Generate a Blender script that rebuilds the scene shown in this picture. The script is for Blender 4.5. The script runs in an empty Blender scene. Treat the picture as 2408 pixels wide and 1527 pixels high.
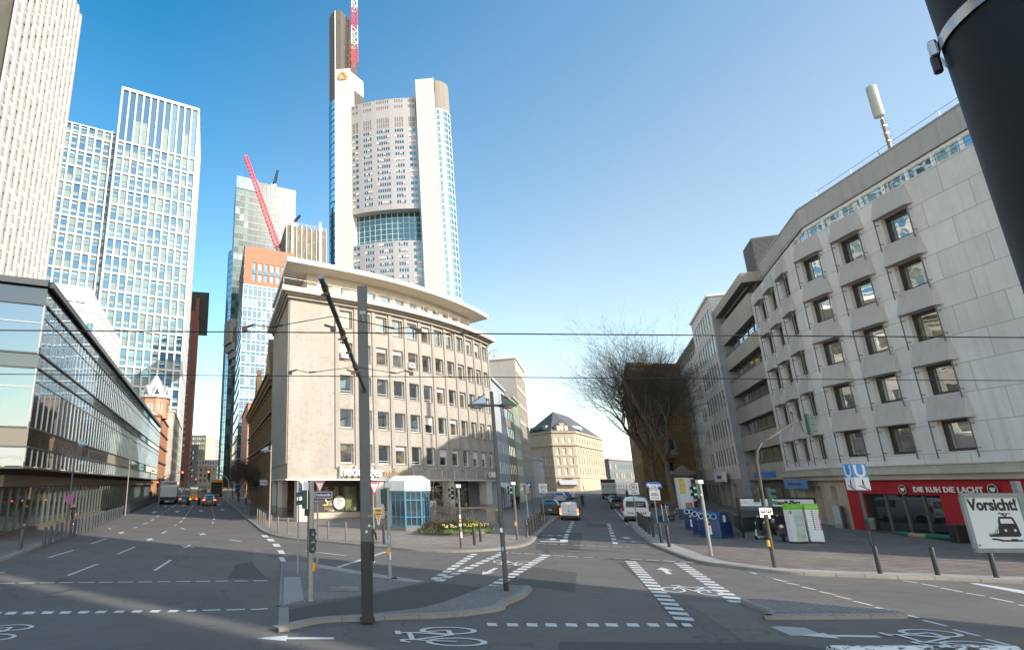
import bpy, bmesh, math, random
from mathutils import Vector, Matrix
random.seed(7)
R = math.radians
scene = bpy.context.scene
COL = scene.collection
H = 3.7; F = 1356.0; U0 = 770.0; V0 = 763.5; PITCH = math.atan((1137 - V0) / F)
cam_d = bpy.data.cameras.new("camera"); cam = bpy.data.objects.new("camera", cam_d); COL.objects.link(cam)
scene.camera = cam
cam.location = (0, 0, H); cam.rotation_euler = (R(90) + PITCH, 0, 0)
cam_d.sensor_width = 36.0; cam_d.lens = F / 2407 * 36
cam_d.shift_x = (1203.5 - U0) / 2407; cam_d.shift_y = 0
cam_d.clip_start = 0.05; cam_d.clip_end = 6000
SUN_AZ = 52.0      # degrees from -Y towards +X
SUN_EL = 28.0
sd = Vector((math.sin(R(SUN_AZ)) * math.cos(R(SUN_EL)), -math.cos(R(SUN_AZ)) * math.cos(R(SUN_EL)), math.sin(R(SUN_EL))))
sl = bpy.data.lights.new("sun", 'SUN'); so = bpy.data.objects.new("sun", sl); COL.objects.link(so)
sl.energy = 2.3; sl.angle = R(0.5); sl.color = (1.0, 0.93, 0.82)
so.rotation_euler = sd.to_track_quat('Z', 'Y').to_euler(); so.location = (0, 0, 300)
w = bpy.data.worlds.new("World"); scene.world = w; w.use_nodes = True
wn = w.node_tree.nodes; wl = w.node_tree.links
sky = wn.new('ShaderNodeTexSky'); sky.sky_type = 'NISHITA'; sky.sun_disc = False
sky.sun_elevation = R(SUN_EL); sky.sun_rotation = math.atan2(sd.x, sd.y)
sky.air_density = 1.0; sky.dust_density = 0.35; sky.ozone_density = 2.0; sky.altitude = 100
bg = wn['Background']; bg.inputs[1].default_value = 0.15
tcw = wn.new('ShaderNodeTexCoord'); spw = wn.new('ShaderNodeSeparateXYZ'); wl.new(tcw.outputs['Generated'], spw.inputs[0])
def wm(op, a, b, c=None):
 n = wn.new('ShaderNodeMath'); n.operation = op
 for k, x in enumerate((a, b, c)):
  if x is None: continue
  if isinstance(x, (int, float)): n.inputs[k].default_value = x
  else: wl.new(x, n.inputs[k])
 return n.outputs[0]
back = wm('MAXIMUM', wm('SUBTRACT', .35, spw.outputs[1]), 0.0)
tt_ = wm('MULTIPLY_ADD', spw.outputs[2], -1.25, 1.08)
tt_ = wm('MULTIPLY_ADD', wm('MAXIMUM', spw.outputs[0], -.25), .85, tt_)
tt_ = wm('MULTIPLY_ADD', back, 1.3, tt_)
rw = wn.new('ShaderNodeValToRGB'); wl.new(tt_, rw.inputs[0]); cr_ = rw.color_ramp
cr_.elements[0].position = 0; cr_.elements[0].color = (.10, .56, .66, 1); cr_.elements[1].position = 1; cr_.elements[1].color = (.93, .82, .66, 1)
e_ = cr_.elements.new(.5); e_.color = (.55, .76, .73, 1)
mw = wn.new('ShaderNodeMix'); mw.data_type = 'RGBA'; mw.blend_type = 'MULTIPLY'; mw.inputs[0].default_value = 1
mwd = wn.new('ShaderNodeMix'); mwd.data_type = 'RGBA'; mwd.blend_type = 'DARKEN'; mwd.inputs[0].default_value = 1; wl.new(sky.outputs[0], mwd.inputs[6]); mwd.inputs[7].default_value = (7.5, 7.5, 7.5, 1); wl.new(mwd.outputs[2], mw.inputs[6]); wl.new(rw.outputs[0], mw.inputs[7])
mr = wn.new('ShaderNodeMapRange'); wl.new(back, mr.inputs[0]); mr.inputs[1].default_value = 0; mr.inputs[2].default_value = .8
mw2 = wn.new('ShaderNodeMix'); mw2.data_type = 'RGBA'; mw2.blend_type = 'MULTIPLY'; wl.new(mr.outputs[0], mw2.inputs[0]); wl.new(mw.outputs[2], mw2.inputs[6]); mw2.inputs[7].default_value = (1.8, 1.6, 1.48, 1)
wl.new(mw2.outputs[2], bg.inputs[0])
scene.view_settings.view_transform = 'Standard'; scene.view_settings.look = 'None'
scene.view_settings.exposure = 1.45; scene.view_settings.gamma = 1
scene.cycles.max_bounces = 6; scene.cycles.diffuse_bounces = 3; scene.cycles.glossy_bounces = 3
scene.cycles.transparent_max_bounces = 6
SINP, COSP = math.sin(PITCH), math.cos(PITCH)
def tanel(v): return math.tan(PITCH + math.atan((V0 - v) / F))
def kx(u, v): return (u - U0) / F / (COSP - (V0 - v) / F * SINP)
def gz(x, y): return max(0.0, min(2.2, 0.011 * (y - 63)))
def P(u, v, y): return Vector((kx(u, v) * y, y, H + y * tanel(v)))
def zat(v, y): return H + y * tanel(v)
def G(u, v, z=None):
 t = tanel(v); y = 50.0
 if z is not None: y = (z - H) / t if t < -1e-4 else 500
 else:
  y = -H / t if t < -1e-4 else 900.0
  if y > 63:
   y = (H + .693) / (0.011 - t)
 z2 = gz(0, y) if z is None else z
 return Vector((kx(u, v) * y, y, z2))
def TL(x, y): return (x * .2628, 1125.4 + y * .2628)
def TM(x, y): return (593.9 + x * .2628, 1125.4 + y * .2628)
def TC(x, y): return (1187.9 + x * .2628, 1125.4 + y * .2628)
def TR(x, y): return (1781.8 + x * .2628, 1125.4 + y * .2628)
def proj(p):
 d = Vector(p) - Vector((0, 0, H))
 zc = d.y * COSP + d.z * SINP
 if zc <= 0.01: return None
 return (U0 + F * d.x / zc, V0 - F * (-d.y * SINP + d.z * COSP) / zc, zc)
MATS = {}
def newmat(name):
 m = bpy.data.materials.new(name); m.use_nodes = True
 nt = m.node_tree; b = nt.nodes['Principled BSDF']
 return m, nt, b
def N(nt, t, **kw):
 n = nt.nodes.new(t)
 for k, v in kw.items():
  if k.startswith('i_'): n.inputs[int(k[2:])].default_value = v
  else: setattr(n, k, v)
 return n
def math_n(nt, op, a, b=None, clamp=False):
 n = N(nt, 'ShaderNodeMath', operation=op); n.use_clamp = clamp
 for i, x in enumerate((a, b)):
  if x is None: continue
  if isinstance(x, (int, float)): n.inputs[i].default_value = x
  else: nt.links.new(x, n.inputs[i])
 return n.outputs[0]
def mixc(nt, fac, a, b, mode='MIX'):
 n = N(nt, 'ShaderNodeMix', data_type='RGBA', blend_type=mode)
 for s, x in ((0, fac), (6, a), (7, b)):
  if isinstance(x, (int, float)): n.inputs[s].default_value = x
  elif isinstance(x, (tuple, list)): n.inputs[s].default_value = (*x[:3], 1)
  else: nt.links.new(x, n.inputs[s])
 return n.outputs[2]
def ramp(nt, fac, a, b):
 n = N(nt, 'ShaderNodeMapRange'); n.inputs[1].default_value = a; n.inputs[2].default_value = b
 nt.links.new(fac, n.inputs[0]); return n.outputs[0]
def noise(nt, vec, scale, detail=4, rough=.55, out=0):
 n = N(nt, 'ShaderNodeTexNoise'); n.inputs['Scale'].default_value = scale
 n.inputs['Detail'].default_value = detail; n.inputs['Roughness'].default_value = rough
 if vec is not None: nt.links.new(vec, n.inputs['Vector'])
 return n.outputs[out]
def wallvec(nt, sx=1, sz=1):
 """(distance along the wall, height) for any upright wall, from position and true normal"""
 g = N(nt, 'ShaderNodeNewGeometry')
 cr = N(nt, 'ShaderNodeVectorMath', operation='CROSS_PRODUCT'); cr.inputs[0].default_value = (0, 0, 1)
 nt.links.new(g.outputs['True Normal'], cr.inputs[1])
 nm = N(nt, 'ShaderNodeVectorMath', operation='NORMALIZE'); nt.links.new(cr.outputs[0], nm.inputs[0])
 dt = N(nt, 'ShaderNodeVectorMath', operation='DOT_PRODUCT')
 nt.links.new(nm.outputs[0], dt.inputs[0]); nt.links.new(g.outputs['Position'], dt.inputs[1])
 sp = N(nt, 'ShaderNodeSeparateXYZ'); nt.links.new(g.outputs['Position'], sp.inputs[0])
 cb = N(nt, 'ShaderNodeCombineXYZ')
 nt.links.new(math_n(nt, 'MULTIPLY', dt.outputs['Value'], sx), cb.inputs[0])
 nt.links.new(math_n(nt, 'MULTIPLY', sp.outputs[2], sz), cb.inputs[1])
 return cb.outputs[0], sp.outputs[2], g.outputs['Position']
def bump(nt, b, height, strength, dist=.02):
 n = N(nt, 'ShaderNodeBump'); n.inputs['Strength'].default_value = strength; n.inputs['Distance'].default_value = dist
 nt.links.new(height, n.inputs['Height']); nt.links.new(n.outputs[0], b.inputs['Normal'])
def paint(name, col, rough=.5, var=.12, scale=3.0, metal=0.0, bmp=0.0, coat=0.0, stain=0.0, spec=.5, tiny=0.0):
 """painted / plain surface with uneven tone"""
 if name in MATS: return MATS[name]
 m, nt, b = newmat(name)
 g = N(nt, 'ShaderNodeNewGeometry'); tc = N(nt, 'ShaderNodeTexCoord')
 vec = tc.outputs['Object']
 n1 = noise(nt, vec, scale, 5, .6)
 f = ramp(nt, n1, .3, .7)
 c = mixc(nt, f, tuple(x * (1 - var) for x in col), tuple(min(1, x * (1 + var)) for x in col))
 if stain:
  mp = N(nt, 'ShaderNodeMapping'); mp.inputs['Scale'].default_value = (1.2, 1.2, .12)
  nt.links.new(vec, mp.inputs[0])
  s = ramp(nt, noise(nt, mp.outputs[0], 1.6, 6, .65), .5, .8)
  c = mixc(nt, math_n(nt, 'MULTIPLY', s, stain), c, tuple(x * .45 for x in col))
 if tiny:
  t = ramp(nt, noise(nt, vec, scale * 14, 3, .7), .35, .65)
  c = mixc(nt, math_n(nt, 'MULTIPLY', t, tiny), c, tuple(x * .5 for x in col))
 nt.links.new(c, b.inputs['Base Color'])
 b.inputs['Metallic'].default_value = metal; b.inputs['Coat Weight'].default_value = coat
 b.inputs['Specular IOR Level'].default_value = spec
 nt.links.new(math_n(nt, 'ADD', math_n(nt, 'MULTIPLY', n1, .2), rough - .1), b.inputs['Roughness'])
 if bmp: bump(nt, b, noise(nt, vec, scale * 6, 4, .7), bmp)
 MATS[name] = m; return m
def stone(name, col, bw=1.5, bh=.75, joint=.012, jdark=.55, var=.10, blocks=.08, rough=.8, stain=.35, bmp=.25, fine=.12, offs=.5, vein=0, nscale=1.0):
 """cut-stone or panel cladding: joints, block to block tone, streaks"""
 if name in MATS: return MATS[name]
 m, nt, b = newmat(name)
 vec, z, pos = wallvec(nt)
 br = N(nt, 'ShaderNodeTexBrick'); br.offset = offs
 nt.links.new(vec, br.inputs['Vector'])
 br.inputs['Color1'].default_value = (*[x * (1 - blocks) for x in col], 1)
 br.inputs['Color2'].default_value = (*[min(1, x * (1 + blocks)) for x in col], 1)
 br.inputs['Mortar'].default_value = (*[x * jdark for x in col], 1)
 br.inputs['Scale'].default_value = 1; br.inputs['Mortar Size'].default_value = joint
 br.inputs['Brick Width'].default_value = bw; br.inputs['Row Height'].default_value = bh
 br.inputs['Mortar Smooth'].default_value = .3
 c = br.outputs[0]
 n1 = ramp(nt, noise(nt, pos, .35 * nscale, 6, .65), .3, .7)
 c = mixc(nt, math_n(nt, 'MULTIPLY', n1, var * 2), c, tuple(x * .62 for x in col))
 if vein:
  mp = N(nt, 'ShaderNodeMapping'); mp.inputs['Scale'].default_value = (1, 1, 2.2); nt.links.new(pos, mp.inputs[0])
  wv = noise(nt, mp.outputs[0], 1.1, 9, .75)
  c = mixc(nt, math_n(nt, 'MULTIPLY', ramp(nt, wv, .5, .68), vein), c, (col[0] * .58, col[1] * .50, col[2] * .42))
  c = mixc(nt, math_n(nt, 'MULTIPLY', ramp(nt, noise(nt, pos, 2.3, 7, .7), .55, .75), vein), c, tuple(min(1, x * 1.35) for x in col))
 mp = N(nt, 'ShaderNodeMapping'); mp.inputs['Scale'].default_value = (1.3, 1.3, .07); nt.links.new(pos, mp.inputs[0])
 s = ramp(nt, noise(nt, mp.outputs[0], 1.5, 6, .7), .48, .8)
 c = mixc(nt, math_n(nt, 'MULTIPLY', s, stain), c, tuple(x * .5 for x in col))
 fn = noise(nt, pos, 14, 3, .75)
 c = mixc(nt, math_n(nt, 'MULTIPLY', ramp(nt, fn, .35, .65), fine), c, tuple(x * .55 for x in col))
 nt.links.new(c, b.inputs['Base Color']); b.inputs['Roughness'].default_value = rough
 b.inputs['Specular IOR Level'].default_value = .3
 h = math_n(nt, 'SUBTRACT', math_n(nt, 'MULTIPLY', fn, .5), br.outputs['Fac'])
 bump(nt, b, h, bmp, .015)
 MATS[name] = m; return m
def glass(name, tint=(.03, .045, .05), refl=.35, tintr=(.85, .93, .95), rough=.02, wave=.12, wscale=.5, body=None):
 """window glass seen from outside: dark room behind, sky and street mirrored in it"""
 if name in MATS: return MATS[name]
 m, nt, b = newmat(name)
 b.inputs['Base Color'].default_value = (*tint, 1); b.inputs['Roughness'].default_value = .25
 b.inputs['Specular IOR Level'].default_value = .2
 g = N(nt, 'ShaderNodeNewGeometry')
 if body:
  vec, z, pos = wallvec(nt)
  f = ramp(nt, noise(nt, vec, body[1], 2, .5), .42, .6)
  nt.links.new(mixc(nt, f, tint, body[0]), b.inputs['Base Color'])
 gl = N(nt, 'ShaderNodeBsdfGlossy'); gl.inputs['Color'].default_value = (*tintr, 1); gl.inputs['Roughness'].default_value = rough
 lw = N(nt, 'ShaderNodeLayerWeight'); lw.inputs[0].default_value = .35
 fac = math_n(nt, 'ADD', math_n(nt, 'MULTIPLY', lw.outputs['Fresnel'], 1 - refl), refl, True)
 mx = N(nt, 'ShaderNodeMixShader')
 nt.links.new(fac, mx.inputs[0]); nt.links.new(b.outputs[0], mx.inputs[1]); nt.links.new(gl.outputs[0], mx.inputs[2])
 nt.links.new(mx.outputs[0], nt.nodes['Material Output'].inputs[0])
 if wave:
  n = N(nt, 'ShaderNodeBump'); n.inputs['Strength'].default_value = wave; n.inputs['Distance'].default_value = .06
  nt.links.new(noise(nt, g.outputs['Position'], wscale, 2, .5), n.inputs['Height'])
  nt.links.new(n.outputs[0], gl.inputs['Normal']);
 MATS[name] = m; return m
def emit(name, col, s):
 if name in MATS: return MATS[name]
 m, nt, b = newmat(name)
 b.inputs['Base Color'].default_value = (*col, 1); b.inputs['Emission Color'].default_value = (*col, 1)
 b.inputs['Emission Strength'].default_value = s
 MATS[name] = m; return m
class MB:
 def __init__(s): s.v = []; s.f = []; s.m = []; s.mats = []; s.smooth = []
 def mi(s, m):
  if m not in s.mats: s.mats.append(m)
  return s.mats.index(m)
 def face(s, pts, m, sm=False):
  i = len(s.v); s.v += [tuple(p) for p in pts]; s.f.append(tuple(range(i, i + len(pts)))); s.m.append(s.mi(m)); s.smooth.append(sm)
 def grid(s, rows, m, sm=True, close=False):
  """rows: list of equal-length point rings"""
  i0 = len(s.v); n = len(rows[0])
  for r in rows: s.v += [tuple(p) for p in r]
  k = s.mi(m)
  for a in range(len(rows) - 1):
   for b in range(n if close else n - 1):
    b2 = (b + 1) % n
    s.f.append((i0 + a * n + b, i0 + a * n + b2, i0 + (a + 1) * n + b2, i0 + (a + 1) * n + b)); s.m.append(k); s.smooth.append(sm)
 def box(s, x0, y0, z0, x1, y1, z1, m, T=None):
  c = [Vector((x, y, z)) for z in (z0, z1) for y in (y0, y1) for x in (x0, x1)]
  if T is not None: c = [T @ p for p in c]
  i = len(s.v); s.v += [tuple(p) for p in c]; k = s.mi(m)
  for q in ((0, 2, 3, 1), (4, 5, 7, 6), (0, 1, 5, 4), (2, 6, 7, 3), (0, 4, 6, 2), (1, 3, 7, 5)):
   s.f.append(tuple(i + a for a in q)); s.m.append(k); s.smooth.append(False)
 def rbox(s, x0, y0, z0, x1, y1, z1, m, r=.03, T=None, seg=2):
  """box with rounded upright edges and softened top"""
  r = min(r, (x1 - x0) / 2.01, (y1 - y0) / 2.01, (z1 - z0) / 2.01)
  def ring(ins, z):
   o = []
   rr = max(r - ins, r * .25)
   for cx, cy, a0 in ((x1 - ins - rr, y1 - ins - rr, 0), (x0 + ins + rr, y1 - ins - rr, 90), (x0 + ins + rr, y0 + ins + rr, 180), (x1 - ins - rr, y0 + ins + rr, 270)):
    for j in range(seg + 1):
     a = R(a0 + 90 * j / seg); o.append(Vector((cx + rr * math.cos(a), cy + rr * math.sin(a), z)))
   return o
  rs = [ring(r * .6, z0), ring(0, z0 + r * .6), ring(0, z1 - r * .6), ring(r * .25, z1 - r * .15), ring(r * .6, z1)]
  if T is not None: rs = [[T @ p for p in q] for q in rs]
  s.grid(rs, m, False, True); s.face(rs[-1], m); s.face(rs[0][::-1], m)
 def prism(s, poly, z0, z1, m, top=None, bottom=True, sm=False, zf=None):
  n = len(poly); a = [(p[0], p[1], z0) for p in poly]; b = [(p[0], p[1], z1 if zf is None else z1 + zf(p)) for p in poly]
  for i in range(n):
   j = (i + 1) % n; s.face((a[i], a[j], b[j], b[i]), m, sm)
  s.face(b, top or m)
  if bottom: s.face(a[::-1], m)
 def tube(s, pts, rad, m, n=8, cap=True, sm=True):
  pts = [Vector(p) for p in pts]
  if not isinstance(rad, (list, tuple)): rad = [rad] * len(pts)
  rows = []; up = None
  for i, p in enumerate(pts):
   d = (pts[min(i + 1, len(pts) - 1)] - pts[max(i - 1, 0)]).normalized()
   if up is None: up = Vector((0, 0, 1)) if abs(d.z) < .9 else Vector((1, 0, 0))
   a = d.cross(up).normalized(); b = d.cross(a).normalized(); up = -b if False else b.cross(d).cross(d) * -1
   up = Vector((0, 0, 1)) if abs(d.z) < .9 else Vector((1, 0, 0))
   rows.append([p + (a * math.cos(2 * math.pi * k / n) + b * math.sin(2 * math.pi * k / n)) * rad[i] for k in range(n)])
  s.grid(rows, m, sm, True)
  if cap: s.face(rows[0], m); s.face(rows[-1][::-1], m)
 def lathe(s, prof, m, n=16, c=(0, 0, 0), sm=True, T=None):
  rows = []
  for r, z in prof:
   rows.append([Vector((c[0] + r * math.cos(2 * math.pi * k / n), c[1] + r * math.sin(2 * math.pi * k / n), c[2] + z)) for k in range(n)])
  if T is not None: rows = [[T @ p for p in q] for q in rows]
  s.grid(rows, m, sm, True)
  if prof[0][0] > 1e-4: s.face(rows[0][::-1], m)
  if prof[-1][0] > 1e-4: s.face(rows[-1], m)
 def bar(s, a, b, w, h, m):
  """square bar between two points"""
  a, b = Vector(a), Vector(b); d = b - a; L = d.length
  if L < 1e-6: return
  q = d.to_track_quat('Y', 'Z'); T = Matrix.Translation(a) @ q.to_matrix().to_4x4()
  s.box(-w / 2, 0, -h / 2, w / 2, L, h / 2, m, T)
 def add(s, o, T=None):
  i = len(s.v); s.v += [tuple(T @ Vector(p)) if T is not None else p for p in o.v]
  mp = [s.mi(m) for m in o.mats]
  s.f += [tuple(i + a for a in f) for f in o.f]; s.m += [mp[k] for k in o.m]; s.smooth += o.smooth
 def mesh(s, name, off=None):
  me = bpy.data.meshes.new(name)
  vs = s.v if off is None else [(p[0] - off[0], p[1] - off[1], p[2] - off[2]) for p in s.v]
  me.from_pydata(vs, [], s.f)
  for m in s.mats: me.materials.append(m)
  me.polygons.foreach_set('material_index', s.m); me.polygons.foreach_set('use_smooth', s.smooth)
  me.update(); return me
 def obj(s, name, parent=None, off=None, loc=None, rz=0):
  o = bpy.data.objects.new(name, s.mesh(name, off)); COL.objects.link(o)
  if parent is not None: o.parent = parent
  if loc is not None: o.location = loc
  if rz: o.rotation_euler = (0, 0, rz)
  return o
def tag(o, label=None, cat=None, group=None, kind=None):
 if label: o['label'] = label
 if cat: o['category'] = cat
 if group: o['group'] = group
 if kind: o['kind'] = kind
 return o
def thing(name, label, cat, loc=(0, 0, 0), rz=0, group=None, sc=1):
 o = bpy.data.objects.new(name, None); COL.objects.link(o)
 o.location = loc; o.rotation_euler = (0, 0, rz); o.scale = (sc, sc, sc); o.empty_display_size = .3
 return tag(o, label, cat, group)
def dup(root, loc, rz=None, label=None, group=None, sc=None):
 r = root.copy(); COL.objects.link(r); r.location = loc
 if rz is not None: r.rotation_euler = (0, 0, rz)
 if sc is not None: r.scale = (sc, sc, sc)
 if label: r['label'] = label
 if group: r['group'] = group
 for ch in list(root.children):
  c = ch.copy(); COL.objects.link(c); c.parent = r
  for g in ch.children:
   d = g.copy(); COL.objects.link(d); d.parent = c
 return r
def text_mb(txt, size, m, depth=.02, align='CENTER', shear=0, spacing=1, bold=0):
 """letters as a mesh: x along the line, z up, facing -y"""
 cu = bpy.data.curves.new('t', 'FONT'); cu.body = txt; cu.size = size; cu.align_x = align; cu.align_y = 'CENTER'
 cu.extrude = depth / 2; cu.resolution_u = 3; cu.shear = shear; cu.space_character = spacing; cu.offset = bold
 o = bpy.data.objects.new('t', cu); COL.objects.link(o)
 dg = bpy.context.evaluated_depsgraph_get(); me = bpy.data.meshes.new_from_object(o.evaluated_get(dg))
 mb = MB()
 for p in me.polygons: mb.face([(v.x, -v.z, v.y) for v in (me.vertices[i].co for i in p.vertices)], m)
 bpy.data.objects.remove(o); bpy.data.meshes.remove(me); bpy.data.curves.remove(cu)
 return mb
def disc(mb, cx, cz, r, y, m, n=24, r0=0):
 """flat ring facing -y"""
 if r0 == 0: mb.face([(cx + r * math.cos(2 * math.pi * k / n), y, cz + r * math.sin(2 * math.pi * k / n)) for k in range(n)], m)
 else:
  for k in range(n):
   a, b = 2 * math.pi * k / n, 2 * math.pi * (k + 1) / n
   mb.face([(cx + r0 * math.cos(a), y, cz + r0 * math.sin(a)), (cx + r * math.cos(a), y, cz + r * math.sin(a)), (cx + r * math.cos(b), y, cz + r * math.sin(b)), (cx + r0 * math.cos(b), y, cz + r0 * math.sin(b))], m)
def v2(p): return Vector((p[0], p[1]))
def seg_frame(p0, p1):
 p0, p1 = v2(p0), v2(p1); d = (p1 - p0); L = d.length; d.normalize(); n = Vector((d.y, -d.x)); return p0, d, n, L
def facade(mb, p0, p1, z0, z1, xs, zs, depth, m, rev=None, skip=None):
 """wall from p0 to p1 (left to right seen from outside) with real openings; returns them"""
 o, d, n, L = seg_frame(p0, p1); rev = rev or m
 def pt(s, z, dep=0): q = o + d * s - n * dep; return (q.x, q.y, z)
 sb = [0.0]; 
 for a, b in xs: sb += [a, b]
 sb.append(L); zb = [z0]
 for a, b in zs: zb += [a, b]
 zb.append(z1); outs = []
 full = not skip
 for j in range(len(zb) - 1):
  if zb[j + 1] - zb[j] < 1e-5: continue
  if j % 2 == 0 and full:
   mb.face((pt(0, zb[j]), pt(L, zb[j]), pt(L, zb[j + 1]), pt(0, zb[j + 1])), m); continue
  for i in range(len(sb) - 1):
   if sb[i + 1] - sb[i] < 1e-5: continue
   a, b, c, e = sb[i], sb[i + 1], zb[j], zb[j + 1]
   if i % 2 == 1 and j % 2 == 1 and not (skip and ((i // 2, j // 2) in skip)):
    mb.face((pt(a, c), pt(b, c), pt(b, c, depth), pt(a, c, depth)), rev)
    mb.face((pt(a, e, depth), pt(b, e, depth), pt(b, e), pt(a, e)), rev)
    mb.face((pt(a, c), pt(a, c, depth), pt(a, e, depth), pt(a, e)), rev)
    mb.face((pt(b, c, depth), pt(b, c), pt(b, e), pt(b, e, depth)), rev)
    q = o + d * a - n * depth
    outs.append((Vector((q.x, q.y, c)), math.atan2(d.y, d.x), b - a, e - c, n.copy(), (i // 2, j // 2)))
   else:
    mb.face((pt(a, c), pt(b, c), pt(b, e), pt(a, e)), m)
 return outs
def wbox(mb, p0, p1, s0, s1, z0, z1, out, inn, m):
 """box on a wall: from s0..s1, z0..z1, sticking out by out and in by inn"""
 o, d, n, L = seg_frame(p0, p1)
 T = Matrix(((d.x, -n.x, 0, o.x), (d.y, -n.y, 0, o.y), (0, 0, 1, 0), (0, 0, 0, 1)))
 mb.box(s0, -out, z0, s1, inn, z1, m, T)
def wallT(p0, p1, s, z, out=0):
 o, d, n, L = seg_frame(p0, p1); q = o + d * s + n * out
 return Matrix(((d.x, -n.x, 0, q.x), (d.y, -n.y, 0, q.y), (0, 0, 1, z), (0, 0, 0, 1)))
WCACHE = {}
def winmb(w, h, st, var):
 """one window: frame, bars, pane, blind.  local x width, y inwards, z height; pane at y=0"""
 k = (st['name'], round(w, 2), round(h, 2), var)
 if k in WCACHE: return WCACHE[k]
 mb = MB(); fr, gl = st.get('frame'), st['glass'][var % len(st['glass'])]
 t = st.get('t', .06); fd = st.get('fd', .06)
 gy = 0.0
 mb.face(((0, gy, 0), (w, gy, 0), (w, gy, h), (0, gy, h)), gl)
 if fr:
  for b in ((0, 0, w, t), (0, h - t, w, h), (0, t, t, h - t), (w - t, t, w, h - t)):
   mb.box(b[0], -fd, b[1], b[2], -.003, b[3], fr)
  for x in st.get('vb', ()): mb.box(x * w - t * .4, -fd * .8, t, x * w + t * .4, -.003, h - t, fr)
  for z in st.get('hb', ()): mb.box(t, -fd * .8 + .002, z * h - t * .4, w - t, -.003, z * h + t * .4, fr)
 bl = st.get('blind')
 if bl:
  hh = bl[1][var % len(bl[1])]
  if hh > 0: mb.box(t, -.03, h * (1 - hh), w - t, -.006, h - t, bl[0])
  elif hh < 0: mb.box(t, -.03, t, w - t, -.006, h * -hh, bl[0])
 for e in st.get('extra', ()): e(mb, w, h, var)
 WCACHE[k] = mb; return mb
MCACHE = {}
def add_windows(parent, outs, st, cap=100, name='window', nvar=None):
 nv = nvar or st.get('nvar', 1)
 sc = []
 off = Vector(parent.location)
 for o in outs:
  p, rz, w, h, n, ij = o
  c = p + Vector((math.cos(rz) * w / 2, math.sin(rz) * w / 2, h / 2))
  q = proj(c); a = -1
  if q and -30 < q[0] < 2440 and -30 < q[1] < 1560:
   d = Vector((0, 0, H)) - c
   cosv = (d.x * n.x + d.y * n.y) / d.length
   if cosv > 0: a = w * h * cosv / d.length ** 2
  sc.append((a, o))
 sc.sort(key=lambda t: -t[0])
 rest = MB()
 cnt = 0
 for a, o in sc:
  p, rz, w, h, n, ij = o
  var = random.randrange(nv)
  mb = winmb(w, h, st, var)
  if a > 0 and cnt < cap:
   k = (st['name'], round(w, 2), round(h, 2), var)
   if k not in MCACHE: MCACHE[k] = mb.mesh(name)
   ob = bpy.data.objects.new(name, MCACHE[k]); COL.objects.link(ob); ob.parent = parent
   ob.location = p - off; ob.rotation_euler = (0, 0, rz); cnt += 1
  else:
   rest.add(mb, Matrix.Translation(p - off) @ Matrix.Rotation(rz, 4, 'Z'))
 if rest.v:
  ob = rest.obj(name, parent); ob['kind'] = 'stuff'
def even(L, n, w, m0=0, m1=None):
 """n openings of width w evenly spread over L with end margins"""
 m1 = m0 if m1 is None else m1
 pitch = (L - m0 - m1) / n
 return [(m0 + pitch * (i + .5) - w / 2, m0 + pitch * (i + .5) + w / 2) for i in range(n)]
def poly_walls(mb, pts, z0, z1, m):
 for a, b in zip(pts[:-1], pts[1:]): mb.face(((a[0], a[1], z0), (b[0], b[1], z0), (b[0], b[1], z1), (a[0], a[1], z1)), m)
def seglen(a, b): return (v2(b) - v2(a)).length
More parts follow.
